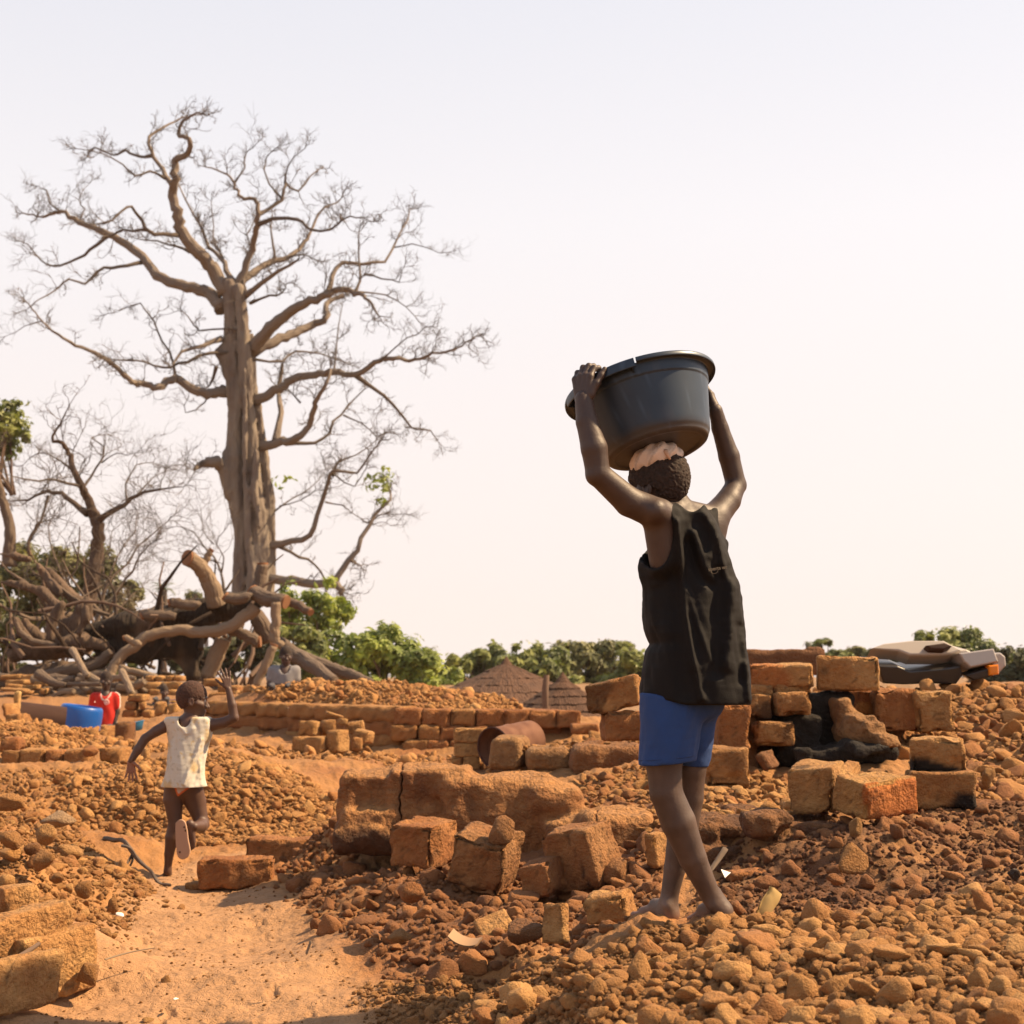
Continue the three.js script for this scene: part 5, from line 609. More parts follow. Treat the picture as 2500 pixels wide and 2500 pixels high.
bush('big rounded bright green bush right of the giant trunk', 36, '850,1610,75,70 930,1600,80,75 1010,1640,70,60 900,1660,120,40 780,1660,60,45 1060,1680,45,25', 9000, 0.13, 'bright');
bush('loose sparse bright green shrub hanging under the lowest limb of the giant tree', 40, '720,1500,50,60 780,1470,55,60 830,1510,45,50 700,1570,40,50 770,1540,60,45 700,1440,40,30', 2300, 0.14, 'bright', { lump: 500 });
bush('green shrub between the prop limbs and the big rounded bush', 34, '690,1590,35,60 740,1590,50,50 750,1640,60,30', 3000, 0.12, 'mid');
bush('dark undergrowth seen under the hollow fallen trunk', 32, '570,1590,60,55 620,1560,45,45 450,1610,60,40 640,1620,50,35', 4500, 0.12, 'dark');
bush('dark green thicket at left behind the roots and the small bare tree', 42, '60,1400,80,70 150,1370,70,55 230,1400,60,60 30,1480,60,70 120,1470,90,60 300,1450,40,50', 7000, 0.15, 'olive');
bush('green scrub seen under the arch of the fallen trunk', 35, '330,1620,70,40 420,1600,60,40 500,1620,70,40 560,1620,60,40 250,1630,60,40', 4200, 0.12, 'mid');
bush('yellowish olive bushes at the left edge beside the torn roots', 30, '20,1560,45,60 40,1640,60,40 10,1500,30,40', 3000, 0.11, 'olive');
bush('thin brownish scrub behind the leafless shrub of reddish stems', 38, '300,1500,70,50 250,1470,60,50 330,1540,50,40', 1600, 0.10, 'dry', { lump: 400 });
bush('overhanging leafy crown entering at the left photo edge', 38, '10,1040,60,60 40,1010,40,40 -60,1060,90,110 15,1085,45,35 60,1065,28,35', 4200, 0.15, 'mid', { name: 'leafy_tree', cat: 'tree', tall: true });
{ const tr = bareTree('stump', 'thick grey standing trunk at the left edge of the photo above the roots', 33, [M.wood, M.wood, barkTwig], [['G', '70,330 75,180 80,60 60,-60 0,-260 -60,-500', 110, 60, 0], ['G', '230,230 225,130 270,40 310,-20', 30, 14, 0]], { seed: 51, base: [25, 1420], kink: 0.05, density: 0.3, maxR: 0.1, twig: 0.8, twigR: 0.015 }); }
// far tree line
const FAR = [['rounded grey green tree beyond the huts, left of the two roofs', 58, '1145,1630,60,50 1200,1625,50,45 1110,1650,50,35 1180,1670,80,30', 3200, 'mid'], ['low green tree between the big bush and the thatched huts', 52, '1090,1665,60,40 1040,1650,50,45', 2000, 'bright'], ['broad sunlit tree behind the ridge of the larger hut', 55, '1290,1620,70,50 1340,1640,80,50 1260,1650,60,45', 4200, 'mid'], ['yellow green dense trees left of the black shirt', 58, '1420,1615,70,45 1490,1615,80,45 1400,1660,90,45 1360,1610,50,35', 5200, 'olive'], ['dense tree directly behind the shirt and left brick', 54, '1550,1610,60,45 1580,1660,80,50 1500,1680,80,35', 4800, 'mid'], ['dark low growth under the yellow green trees', 50, '1450,1700,120,25 1560,1715,100,25', 2200, 'dark'],
  ['small dark topped tree over the far mud wall', 60, '2010,1580,32,28 1990,1600,48,28 2040,1605,42,24', 1500, 'mid'], ['hazy green tree between far mud wall and vehicle part', 62, '2110,1600,60,26 2160,1605,60,30', 2000, 'olive'], ['large dark green bush behind the black vehicle part', 40, '2270,1575,70,40 2340,1600,90,55 2420,1620,80,55 2220,1610,50,30', 6500, 'mid'], ['dark bush at the right photo edge beyond the clod slope', 36, '2490,1640,70,60 2450,1660,60,40 2550,1650,80,70', 4500, 'dark'], ['hazy low tree behind the trunk base between stub and giant trunk', 62, '480,1480,60,30 540,1500,60,40', 1500, 'olive']];
FAR.forEach(([l, d, b, n, c]) => bush(l, d, b, n * 2, 0.0034 * d, c, { name: 'far_tree', cat: 'tree', lump: 500 }));
function palm(label, px, py, d, s, sd) { const r = rng(sd), c = at(px, py, d), m = mpp(px, py, d) * s, t = thing('palm_tree', label, 'palm', V(c.x, ground(c.x, -d), -d)), fr = []; part('trunk', tube(spline([V(0, -0.3, 0), V(0.1, (c.y - t.position.y) / 2, 0), V(0, c.y - t.position.y, 0)], 4), ramp(9, 0.16, 0.12), 7, 0.1, sd), barkLimb, t);
  for (let i = 0; i < 16; i++) { const a = i / 16 * 6.28 + r() * 0.3, up = 0.25 + r() * 0.9, L = m * (0.8 + r() * 0.4), ps = [...Array(7)].map((_, k) => { const u = k / 6; return V(Math.cos(a) * L * u * 0.85, c.y - t.position.y + L * (up * u - 0.85 * u * u), Math.sin(a) * L * u * 0.85); }); const P = [], I = []; for (let k = 1; k < 7; k++) for (const sgn of [-1, 1]) for (let q = 0; q < 2; q++) { const p = ps[k - 1].clone().lerp(ps[k], q / 2), dir = ps[k].clone().sub(ps[k - 1]).normalize(), side = V(-Math.sin(a), -0.35, Math.cos(a)).multiplyScalar(sgn), e = p.clone().addScaledVector(side, L * 0.22 * (1.1 - k / 8)).addScaledVector(dir, L * 0.1), b = P.length / 3; P.push(p.x, p.y, p.z, p.x + dir.x * L * 0.06, p.y + dir.y * L * 0.06, p.z + dir.z * L * 0.06, e.x, e.y, e.z); I.push(b, b + 1, b + 2); } const g = new THREE.BufferGeometry(); g.setAttribute('position', new THREE.Float32BufferAttribute(P, 3)); g.setIndex(I); finish(g); paint(g, () => [0.10, 0.13, 0.05]); part('frond', g, M.leaf, t); } return t; }
palm('pale hazy palm just right of the big rounded bush', 1048, 1590, 70, 38, 1); palm('palm standing above the trees behind the larger hut', 1355, 1580, 66, 32, 2); palm('low palm at the left of the tree line beyond the huts', 1150, 1600, 64, 30, 3); palm('palm seen beyond the sawn stub left of the giant trunk', 400, 1440, 55, 42, 4); palm('small palm showing above the far mud wall at right', 1972, 1572, 64, 20, 5); palm('faint small palm close beside the giant trunk at left', 475, 1450, 60, 28, 6);
// thatched huts
function hut(label, px, py, d, R, H, sd) { const c = at(px, py, d), t = thing('thatched_hut', label, 'hut', V(c.x, c.y - H - 1.7, -d)), r = rng(sd), n = 11, straw = new THREE.MeshStandardMaterial({ color: new THREE.Color().setRGB(0.092, 0.047, 0.027), roughness: 1, vertexColors: true, bumpMap: rep(barkBump, 1.5), bumpScale: 0.04 });
  for (let k = 0; k < n; k++) { const y0 = H * k / n, R0 = R * (1 - k / n) + 0.13, R1 = R * (1 - (k + 1) / n) + 0.0, P = [], U = [], I = [], S = 72; for (let i = 0; i <= S; i++) { const a = i / S * 6.2832, j = 1 + 0.03 * noise(Math.cos(a) * 9, k * 2.3, Math.sin(a) * 9), s = 0.05 * noise(Math.cos(a) * 14, k * 3.1, Math.sin(a) * 14 + sd); P.push(Math.cos(a) * R0 * j * 0.93, 1.7 + y0 - 0.02 + s, Math.sin(a) * R0 * j * 0.93, Math.cos(a) * R0 * j, 1.7 + y0 + s, Math.sin(a) * R0 * j, Math.cos(a) * R1, 1.7 + y0 + H / n + 0.05, Math.sin(a) * R1); U.push(i * 0.1, 0, i * 0.1, 0.05, i * 0.1, 0.4); if (i) { const b = (i - 1) * 3; I.push(b, b + 1, b + 3, b + 1, b + 4, b + 3, b + 1, b + 2, b + 4, b + 2, b + 5, b + 4); } }
    const g = new THREE.BufferGeometry(); g.setAttribute('position', new THREE.Float32BufferAttribute(P, 3)); g.setAttribute('uv', new THREE.Float32BufferAttribute(U, 2)); g.setIndex(I); finish(g); paint(g, (p) => { const a = fbm(p.x * 4, p.y * 14, p.z * 4, 3), m = 1 + a * 0.9; return [m, m, m]; }); part('thatch_layer', g, straw, t); }
  const top = part('thatch_peak', new THREE.ConeGeometry(0.16, 0.22, 12).translate(0, 1.7 + H + 0.06, 0), straw, t); paint(top.geometry, () => [0.9, 0.9, 0.9]); const wl = part('mud_wall', paint(new THREE.CylinderGeometry(R * 0.78, R * 0.8, 1.8, 32).translate(0, 0.9, 0), () => [1, 1, 1]), M.clayRed, t); return t; }
hut('larger thatched hut roof with layered brown straw below the tree line', 1236, 1622, 30, 3.4, 1.55, 1); hut('smaller thatched hut roof right of and lower than the big one', 1374, 1662, 27, 2.2, 1.5, 2);
{ const p = at(1331, 1730, 22), t = single('fence_post', tube([p, p.clone().add(V(0, 0.3, 0)), p.clone().add(V(0.02, 0.5, 0))], [0.05, 0.05, 0.045], 7, 0.15, 3), M.twig, 'dark wooden post standing in front of the smaller thatched roof', 'post'); }

{ // the distant wood that closes the plain all round
  const r = rng(77), cl = []; for (let i = 0; i < 420; i++) { const a = r() * 6.283, d = 130 + r() * 60, s = 2.2 + r() * 2.6; if (Math.cos(a) > 0.93) continue; const x = Math.sin(a) * d, z = -Math.cos(a) * d; cl.push([V(x, 0.6 + s * 0.7, z), s * 1.9, s, s * 1.9]); }
  const m = single('far_wood', leaves(cl, 26000, 0.85, GREENS.mid, 78), M.leaf, 'far off belt of low trees closing the plain beyond the brickyard', 'wood'); m.userData.kind = 'stuff'; }
// ------------------------------------------------------------------ people
const skinMat = new THREE.MeshPhysicalMaterial({ color: 0xffffff, vertexColors: true, roughness: 0.55, sheen: 0.12, sheenRoughness: 0.6, sheenColor: new THREE.Color(0.6, 0.45, 0.35) });
function headSDF(x, y, z) {
  const X = Math.abs(x), E = (cx, cy, cz, a, b, c) => ell(X, y, z, { x: cx, y: cy, z: cz }, a, b, c);
  let d = smin(ell(x, y, z, { x: 0, y: 0.03, z: -0.012 }, 0.073, 0.094, 0.093), ell(x, y, z, { x: 0, y: -0.052, z: 0.028 }, 0.05, 0.062, 0.056), 0.04);
  d = smin(d, cap(X, y, z, [V(0, 0.028, 0.079), V(0.038, 0.024, 0.066), 0.012, 0.011]), 0.02);
  d = smin(d, cap(X, y, z, [V(0.042, -0.02, 0.058), V(0.056, -0.012, 0.03), 0.016, 0.012]), 0.025);
  d = smax(d, -(Math.hypot(X - 0.031, y - 0.006, z - 0.092) - 0.014), 0.012);
  d = smin(d, Math.hypot(X - 0.031, y - 0.005, z - 0.071) - 0.0125, 0.003);
  d = smin(d, cap(x, y, z, [V(0, 0.004, 0.08), V(0, -0.03, 0.099), 0.008, 0.012]), 0.012); d = smin(d, Math.hypot(X - 0.012, y + 0.033, z - 0.087) - 0.009, 0.008);
  d = smin(d, E(0, -0.058, 0.078, 0.025, 0.007, 0.012), 0.006); d = smin(d, E(0, -0.069, 0.077, 0.022, 0.008, 0.012), 0.006);
  d = smin(d, ell(x, y, z, { x: 0, y: -0.097, z: 0.062 }, 0.022, 0.018, 0.018), 0.02);
  d = smin(d, smax(E(0.077, -0.004, -0.008, 0.009, 0.031, 0.019), -E(0.088, -0.002, -0.004, 0.009, 0.02, 0.011), 0.006), 0.008);
  return d;
}
const SKULL = (x, y, z) => ell(x, y, z, { x: 0, y: 0.03, z: -0.012 }, 0.073, 0.094, 0.093);
function headFrame(c, fwd, up0, s) { const z = fwd.clone().normalize(), x = up0.clone().cross(z).normalize(), y = z.clone().cross(x); const m = new THREE.Matrix4().makeBasis(x, y, z), inv = m.clone().transpose(), p = V(); return { c, s, m, local: (X, Y, Z) => p.set((X - c.x) / s, (Y - c.y) / s, (Z - c.z) / s).applyMatrix4(inv) }; }
function headGeo(h, skin, cell, neck) {                                // head and top of the neck in one surface
  const f = (x, y, z) => { const p = h.local(x, y, z); let d = headSDF(p.x, p.y, p.z) * h.s; if (neck) d = smin(d, cap(x, y, z, neck), 0.025 * h.s); return d; };
  const R = 0.135 * h.s, g = sdfGeo(f, [h.c.x - R, h.c.y - R - 0.02, h.c.z - R], [h.c.x + R, h.c.y + R, h.c.z + R], cell, 1.5);
  return paint(g, (q) => { const p = h.local(q.x, q.y, q.z), X = Math.abs(p.x), n = 1 + 0.18 * fbm(p.x * 30, p.y * 30, p.z * 30, 2); const e = Math.hypot(X - 0.031, p.y - 0.005, p.z - 0.071);
    if (e < 0.0142 && p.z > 0.074) { const ir = Math.hypot(X - 0.031, p.y - 0.005) < 0.006; return ir ? [0.01, 0.006, 0.004] : [0.42, 0.36, 0.30]; }
    if (Math.hypot(p.x / 1.1, (p.y + 0.063) * 1.6) < 0.024 && p.z > 0.075) return [skin[0] * 1.05, skin[1] * 0.8, skin[2] * 0.8];
    if (X > 0.012 && X < 0.052 && Math.abs(p.y - 0.03 - X * 0.05) < 0.0045 && p.z > 0.05) return skin.map((v) => v * 0.3);
    return skin.map((v) => v * n); });
}
function hairGeo(h, thick, cell, curl, freq, bound = 0.9) {
  const f = (x, y, z) => { const p = h.local(x, y, z), lim = p.z > 0 ? 0.8 * p.z - 0.03 : 0.5 * p.z - 0.02; const ear = Math.abs(p.x) > 0.06 ? 0.02 : 0; let d = SKULL(p.x, p.y, p.z) - thick * (1 + 0.35 * clamp(p.y * 9)) - curl * (noise(p.x * freq, p.y * freq, p.z * freq) + 0.5 * noise(p.x * freq * 2, p.y * freq * 2, p.z * freq * 2)); return Math.max(d, lim + ear * (p.z > -0.05 ? 1 : 0) - p.y + 0.004 * noise(p.x * 90, p.y * 90, p.z * 90)) * h.s; };
  const R = 0.15 * h.s, g = sdfGeo(f, [h.c.x - R, h.c.y - R, h.c.z - R], [h.c.x + R, h.c.y + R, h.c.z + R], cell, 2.2);
  return paint(g, (q) => { const p = h.local(q.x, q.y, q.z), n = noise(p.x * freq, p.y * freq, p.z * freq); const k = 1 + 0.8 * n; return [0.022 * k, 0.012 * k, 0.008 * k]; });
}
const hairMat = new THREE.MeshStandardMaterial({ color: 0xffffff, vertexColors: true, roughness: 0.9 });
function handCaps(w, u, n, side, curl, sc = 1, o = {}) {               // wrist, finger direction, palm direction, thumb side
  const L = [], at2 = (a, b, c) => w.clone().addScaledVector(u, a * sc).addScaledVector(side, b * sc).addScaledVector(n, c * sc), len = [[0.041, 0.025, 0.021], [0.045, 0.029, 0.022], [0.042, 0.027, 0.021], [0.033, 0.021, 0.018]];
  for (let i = 0; i < 4; i++) {
    const spread = (o.spread ?? 0.12) * (1.5 - i), k = at2(i === 0 || i === 3 ? 0.082 : 0.088, 0.0285 - 0.019 * i, 0), m = at2(0.005, 0.014 - 0.0095 * i, 0); L.push([m, k, 0.0155 * sc, 0.0115 * sc]);
    let p = k, ang = 0; const c = curl[i]; for (let j = 0; j < 3; j++) { ang += c[j]; const dir = u.clone().multiplyScalar(Math.cos(ang)).addScaledVector(n, Math.sin(ang)).addScaledVector(side, spread * Math.cos(ang)).normalize(), q = p.clone().addScaledVector(dir, len[i][j] * sc); L.push([p, q, (0.0098 - j * 0.0009) * sc * (i === 3 ? 0.88 : 1), (0.0092 - j * 0.0012) * sc * (i === 3 ? 0.88 : 1)]); p = q; }
  }
  const t = o.thumb || [0.75, 0.6, 0.15], b = at2(0.022, 0.022, 0.004), d1 = u.clone().multiplyScalar(t[0]).addScaledVector(side, t[1]).addScaledVector(n, t[2]).normalize(), t1 = b.clone().addScaledVector(d1, 0.042 * sc), d2 = d1.clone().multiplyScalar(0.8).addScaledVector(u, 0.35).addScaledVector(n, o.thumbBend ?? 0.25).normalize(), t2 = t1.clone().addScaledVector(d2, 0.032 * sc), t3 = t2.clone().addScaledVector(d2, 0.026 * sc);
  L.push([at2(0.008, 0.008, 0), b, 0.016 * sc, 0.0155 * sc], [b, t1, 0.0155 * sc, 0.0115 * sc], [t1, t2, 0.0112 * sc, 0.0098 * sc], [t2, t3, 0.0098 * sc, 0.008 * sc]); return L;
}
const skinGeo = (list, k, cell, colour, extra) => { const groups = Array.isArray(list[0][0]) ? list : [list], fs = groups.map((q, i) => caps(q, groups.length > 1 ? (i ? 0.007 : 0.03) : k)); list = groups.flat(); const [lo, hi] = bounds(list, 0.02), f0 = fs.length > 1 ? (x, y, z) => { let d = 1e3; for (const f of fs) d = smin(d, f(x, y, z), k); return d; } : fs[0], g = sdfGeo(extra ? (x, y, z) => extra(x, y, z, f0(x, y, z)) : f0, lo, hi, cell, 1.4); return paint(g, colour); };
const speckle = (c, amt = 0.16) => (p) => { const n = 1 + amt * fbm(p.x * 22, p.y * 22, p.z * 22, 3); return c.map((v) => v * n); };
function footCaps(heel, toe, up, sc, side) { const u = toe.clone().sub(heel), L = u.length(); u.normalize(); const s = side || up.clone().cross(u).normalize(), pt = (a, b, c) => heel.clone().addScaledVector(u, a * L).addScaledVector(s, b * sc).addScaledVector(up, c * sc); const out = [[pt(0, 0, 0.008), pt(0.3, 0, 0.016), 0.031 * sc, 0.03 * sc], [pt(0.12, 0, 0.03), pt(0.45, 0.004, 0.03), 0.03 * sc, 0.024 * sc], [pt(0.3, 0, 0.018), pt(0.72, 0.017, 0.003), 0.028 * sc, 0.02 * sc], [pt(0.3, -0.01, 0.01), pt(0.66, -0.024, -0.002), 0.027 * sc, 0.017 * sc]]; [[0.028, 1.0, 0.0125], [0.009, 0.98, 0.009], [-0.005, 0.95, 0.0085], [-0.018, 0.91, 0.008], [-0.031, 0.86, 0.0085]].forEach(([b, a, r]) => out.push([pt(0.7, b * 0.9, -0.006), pt(a, b, -0.012), r * 1.2 * sc, r * sc])); return out; }
// a loose garment: rings measured left and right at each height, hollow, with folds, cut open at hem, neck and arms
function garment(f, D, rows, depth, o) {
  const pts = rows.map(([y, xl, xr]) => { const a = place(f, xl, y, D), b = place(f, xr, y, D); return [a.y, (a.x + b.x) / 2, (b.x - a.x) / 2]; }).sort((a, b) => a[0] - b[0]);
  const prof = (y) => { let i = 0; while (i < pts.length - 2 && pts[i + 1][0] < y) i++; const a = pts[i], b = pts[i + 1], t = clamp((y - a[0]) / (b[0] - a[0])), e = t; return [mixn(a[1], b[1], e), mixn(a[2], b[2], e)]; };
  const z0 = -D, folds = (o.folds || []).map(([txt, w, amp, back]) => ({ p: line(f, txt).map(([x, y]) => at(x, y, D)), w, amp, back }));
  const fold = (x, y, z) => { let s = 0; for (const F of folds) { if ((z < z0) !== !!F.back) continue; const p = F.p; if (y > p[0].y + 0.03 || y < p.at(-1).y - 0.03) continue; let best = 1; for (let i = 0; i < p.length - 1; i++) { const a = p[i], b = p[i + 1], t = clamp(((x - a.x) * (b.x - a.x) + (y - a.y) * (b.y - a.y)) / ((b.x - a.x) ** 2 + (b.y - a.y) ** 2)); best = Math.min(best, Math.hypot(x - a.x - (b.x - a.x) * t, y - a.y - (b.y - a.y) * t)); } s += F.amp * Math.exp(-((best / F.w) ** 2)); } return s; };
  const top = pts.at(-1)[0], bot = o.hem;
  const solid = (x, y, z) => { const [cx, a] = prof(y), b = depth(y), pw = o.pow || 2, q = (Math.abs((x - cx) / a) ** pw + Math.abs((z - z0 - (o.zoff || 0)) / b) ** pw) ** (1 / pw); let d = (q - 1) * Math.min(a, b); if (o.hug) d = smin(d, Math.max(o.hug(x, y, z) - 0.011, o.hugLow - y), 0.02); return smax(d - fold(x, y, z) + (o.wr || 0.004) * noise(x * 14, y * 5, z * 14) + 0.0035 * noise(x * 34 + y * 9, y * 10, z * 34) + 0.0018 * noise(x * 20, y * 60, z * 20), y - top, o.round || 0.02); };
  const shape = (x, y, z) => { const d = solid(x, y, z); let r = Math.max(d, -(d + (o.thick || 0.008)) * (y < top - 0.03 ? 1 : 1)); r = Math.max(r, bot(x, z) - y); for (const [c, rx, ry, rz] of o.cuts || []) r = smax(r, -ell(x, y, z, c, rx, ry, rz), 0.014); return r; };
  const lx = Math.min(...pts.map((p) => p[1] - p[2])) - 0.03, hx = Math.max(...pts.map((p) => p[1] + p[2])) + 0.03, m = Math.max(...pts.map((p) => depth(p[0]))) + 0.04;
  return sdfGeo(shape, [lx, pts[0][0] - 0.03, z0 - m], [hx, top + 0.03, z0 + m], o.cell, 2.5);
}
const FONT = await new FontLoader().loadAsync('fonts/droid/droid_sans_bold.typeface.json');
{ // ---- the boy with the basin
  const D = 4.8, j = (f, x, y, dz = 0) => place(f, x, y, D - dz), skin = [0.044, 0.026, 0.020], dustAndLight = [0.15, 0.095, 0.068];
  const t = thing('person', 'barefoot person from behind in black sleeveless shirt and blue shorts, holding a basin overhead', 'person', V(0, 0, 0));
  const fwd = V(-0.76, -0.16, -0.6), H = headFrame(j('P', 985, 1268, 0), fwd, V(0.06, 1, 0), 0.99);
  const chest = [
    [j('Q', 880, 130), j('Q', 925, 850), 0.096, 0.088], [j('Q', 925, 850), j('Q', 880, 1380), 0.088, 0.088], [j('P', 1075, 1560, 0.085), j('P', 1400, 1545, -0.09), 0.045, 0.044],
    [j('P', 1000, 1500, 0.10), j('Q', 690, 270, 0.075), 0.056, 0.058], [j('P', 1430, 1510, -0.1), j('Q', 1080, 250, -0.06), 0.046, 0.048]];
  const neckC = [[j('P', 1190, 1500), j('P', 1080, 1320), 0.05, 0.049], [j('P', 1170, 1430, 0.01), j('P', 1030, 1480, 0.1), 0.034, 0.038], [j('P', 1200, 1430), j('P', 1420, 1480, -0.1), 0.034, 0.034]];
  const armL = [[j('P', 985, 1465, 0.115), j('P', 760, 1370, 0.15), 0.052, 0.047], [j('P', 760, 1370, 0.15), j('P', 515, 1150, 0.2), 0.047, 0.0385], [j('P', 515, 1150, 0.2), j('P', 485, 950, 0.205), 0.0385, 0.042], [j('P', 485, 950, 0.205), j('P', 428, 740, 0.195), 0.042, 0.035], [j('P', 428, 740, 0.195), j('P', 402, 560, 0.181), 0.035, 0.0285]];
  const armR = [[j('P', 1445, 1475, -0.115), j('P', 1540, 1360, -0.16), 0.048, 0.042], [j('P', 1540, 1360, -0.16), j('P', 1600, 1235, -0.2), 0.042, 0.0345], [j('P', 1600, 1235, -0.2), j('P', 1545, 1010, -0.19), 0.0345, 0.036], [j('P', 1545, 1010, -0.19), j('P', 1475, 790, -0.17), 0.036, 0.029], [j('P', 1475, 790, -0.17), j('P', 1440, 650, -0.15), 0.029, 0.024]];
  const legL = [[j('Q', 770, 1560, 0.045), j('U', 660, 240, 0.06), 0.072, 0.058], [j('U', 660, 240, 0.06), j('U', 680, 520, 0.06), 0.058, 0.052], [j('U', 680, 520, 0.06), j('U', 795, 800, 0.05), 0.052, 0.0555], [j('U', 795, 800, 0.05), j('U', 932, 1140, 0.035), 0.0555, 0.044], [j('U', 932, 1140, 0.035), j('U', 1100, 1490, 0.01), 0.044, 0.032], [j('U', 1100, 1490, 0.01), j('U', 1205, 1640, 0), 0.032, 0.034]];
  const legR = [[j('Q', 980, 1560, -0.045), j('U', 900, 300, -0.07), 0.07, 0.054], [j('U', 900, 300, -0.07), j('U', 905, 570, -0.08), 0.054, 0.044], [j('U', 905, 570, -0.08), j('U', 835, 900, -0.095), 0.044, 0.049], [j('U', 835, 900, -0.095), j('U', 762, 1240, -0.10), 0.049, 0.035], [j('U', 762, 1240, -0.10), j('U', 706, 1530, -0.10), 0.035, 0.028], [j('U', 706, 1530, -0.10), j('U', 705, 1660, -0.10), 0.028, 0.03]];
  const body = [chest, neckC, armL, armR, legL, legR, footCaps(j('U', 1215, 1675, 0), j('U', 850, 1775, -0.15), V(0, 1, 0), 1.0), footCaps(j('U', 705, 1700, -0.10), j('U', 440, 1640, -0.23), V(0.1, 1, 0.05).normalize(), 1.0),
    [[j('P', 488, 1168, 0.212), j('P', 500, 1150, 0.21), 0.022, 0.024], [j('P', 1622, 1248, -0.21), j('P', 1610, 1235, -0.205), 0.02, 0.022]], [[j('U', 1120, 1590, 0.026), j('U', 1130, 1600, 0.024), 0.016, 0.014], [j('U', 690, 1590, -0.075), j('U', 695, 1600, -0.078), 0.014, 0.014]], [[j('U', 1160, 1450, -0.01), j('U', 1225, 1640, -0.008), 0.012, 0.018], [j('U', 742, 1450, -0.105), j('U', 745, 1660, -0.1), 0.01, 0.014]], [[j('P', 880, 1400, 0.15), j('P', 960, 1440, 0.16), 0.03, 0.04]]];
  const y0 = j('U', 800, 1740).y;
  const col = (p) => { const n = fbm(p.x * 16, p.y * 10, p.z * 16, 3), k = 1 + 0.2 * fbm(p.x * 45, p.y * 45, p.z * 45, 2), d = clamp(sstep(0.85, 0.0, p.y - y0) * (0.5 + 0.9 * n) * 0.62 + sstep(0.12, 0, p.y - y0) * 0.4 + 0.1 * n), sole = sstep(0.035, 0.0, p.y - y0 + 0.02 * n) * 0.6; return skin.map((v, i) => mixn(mixn(v, dustAndLight[i], d), [0.22, 0.10, 0.06][i], sole) * k); };
  const up = V(-0.235, 0.95, -0.205).normalize();
  const bodyGeo = skinGeo(body, 0.018, 0.0072, col);
  // hands: left grips over the rim, right supports the far side
  const wl = j('P', 402, 585, 0.182), wr = j('P', 1440, 670, -0.15);
  const lh = handCaps(wl, V(-0.02, 0.985, -0.17).normalize(), V(0.62, 0.05, -0.78).normalize(), V(0.8, 0.05, 0.55).normalize(), [[0.55, 0.9, 0.7], [0.5, 0.95, 0.7], [0.5, 0.95, 0.75], [0.55, 0.95, 0.7]], 1.0, { spread: 0.05, thumb: [0.8, 0.5, 0.15], thumbBend: 0.25 });
  const rh = handCaps(wr, V(-0.06, 0.62, -0.78).normalize(), V(-0.9, 0.0, 0.1).normalize(), V(-0.1, 0.78, 0.6).normalize(), [[0.3, 0.35, 0.3], [0.3, 0.35, 0.3], [0.3, 0.35, 0.3], [0.3, 0.35, 0.3]], 0.98, { spread: 0.06 });
  const parts = [bodyGeo, skinGeo(lh, 0.007, 0.0033, col), skinGeo(rh, 0.007, 0.0035, col), headGeo(H, skin, 0.004, [j('P', 1190, 1500), j('P', 1070, 1330), 0.05, 0.049])];
  part('body', mergeGeometries(parts.map((g) => boxUV(g))), Object.assign(skinMat.clone(), { bumpMap: rep(dirtBump, 9), bumpScale: 0.0005 }), t);
  part('hair', hairGeo(H, 0.0145, 0.0029, 0.0042, 120), hairMat, t);
  const fabric = new THREE.MeshPhysicalMaterial({ color: new THREE.Color().setRGB(0.0045, 0.004, 0.0042), roughness: 0.78, specularIntensity: 0.45, sheen: 0.1, sheenRoughness: 0.45, sheenColor: new THREE.Color(0.32, 0.25, 0.24), bumpMap: rep(clothBump, 6), bumpScale: 0.001 });
  const hemL = j('Q', 440, 1545).y, hemM = j('Q', 900, 1622).y, hxl = j('Q', 440, 1545).x, hxm = j('Q', 900, 1600).x;
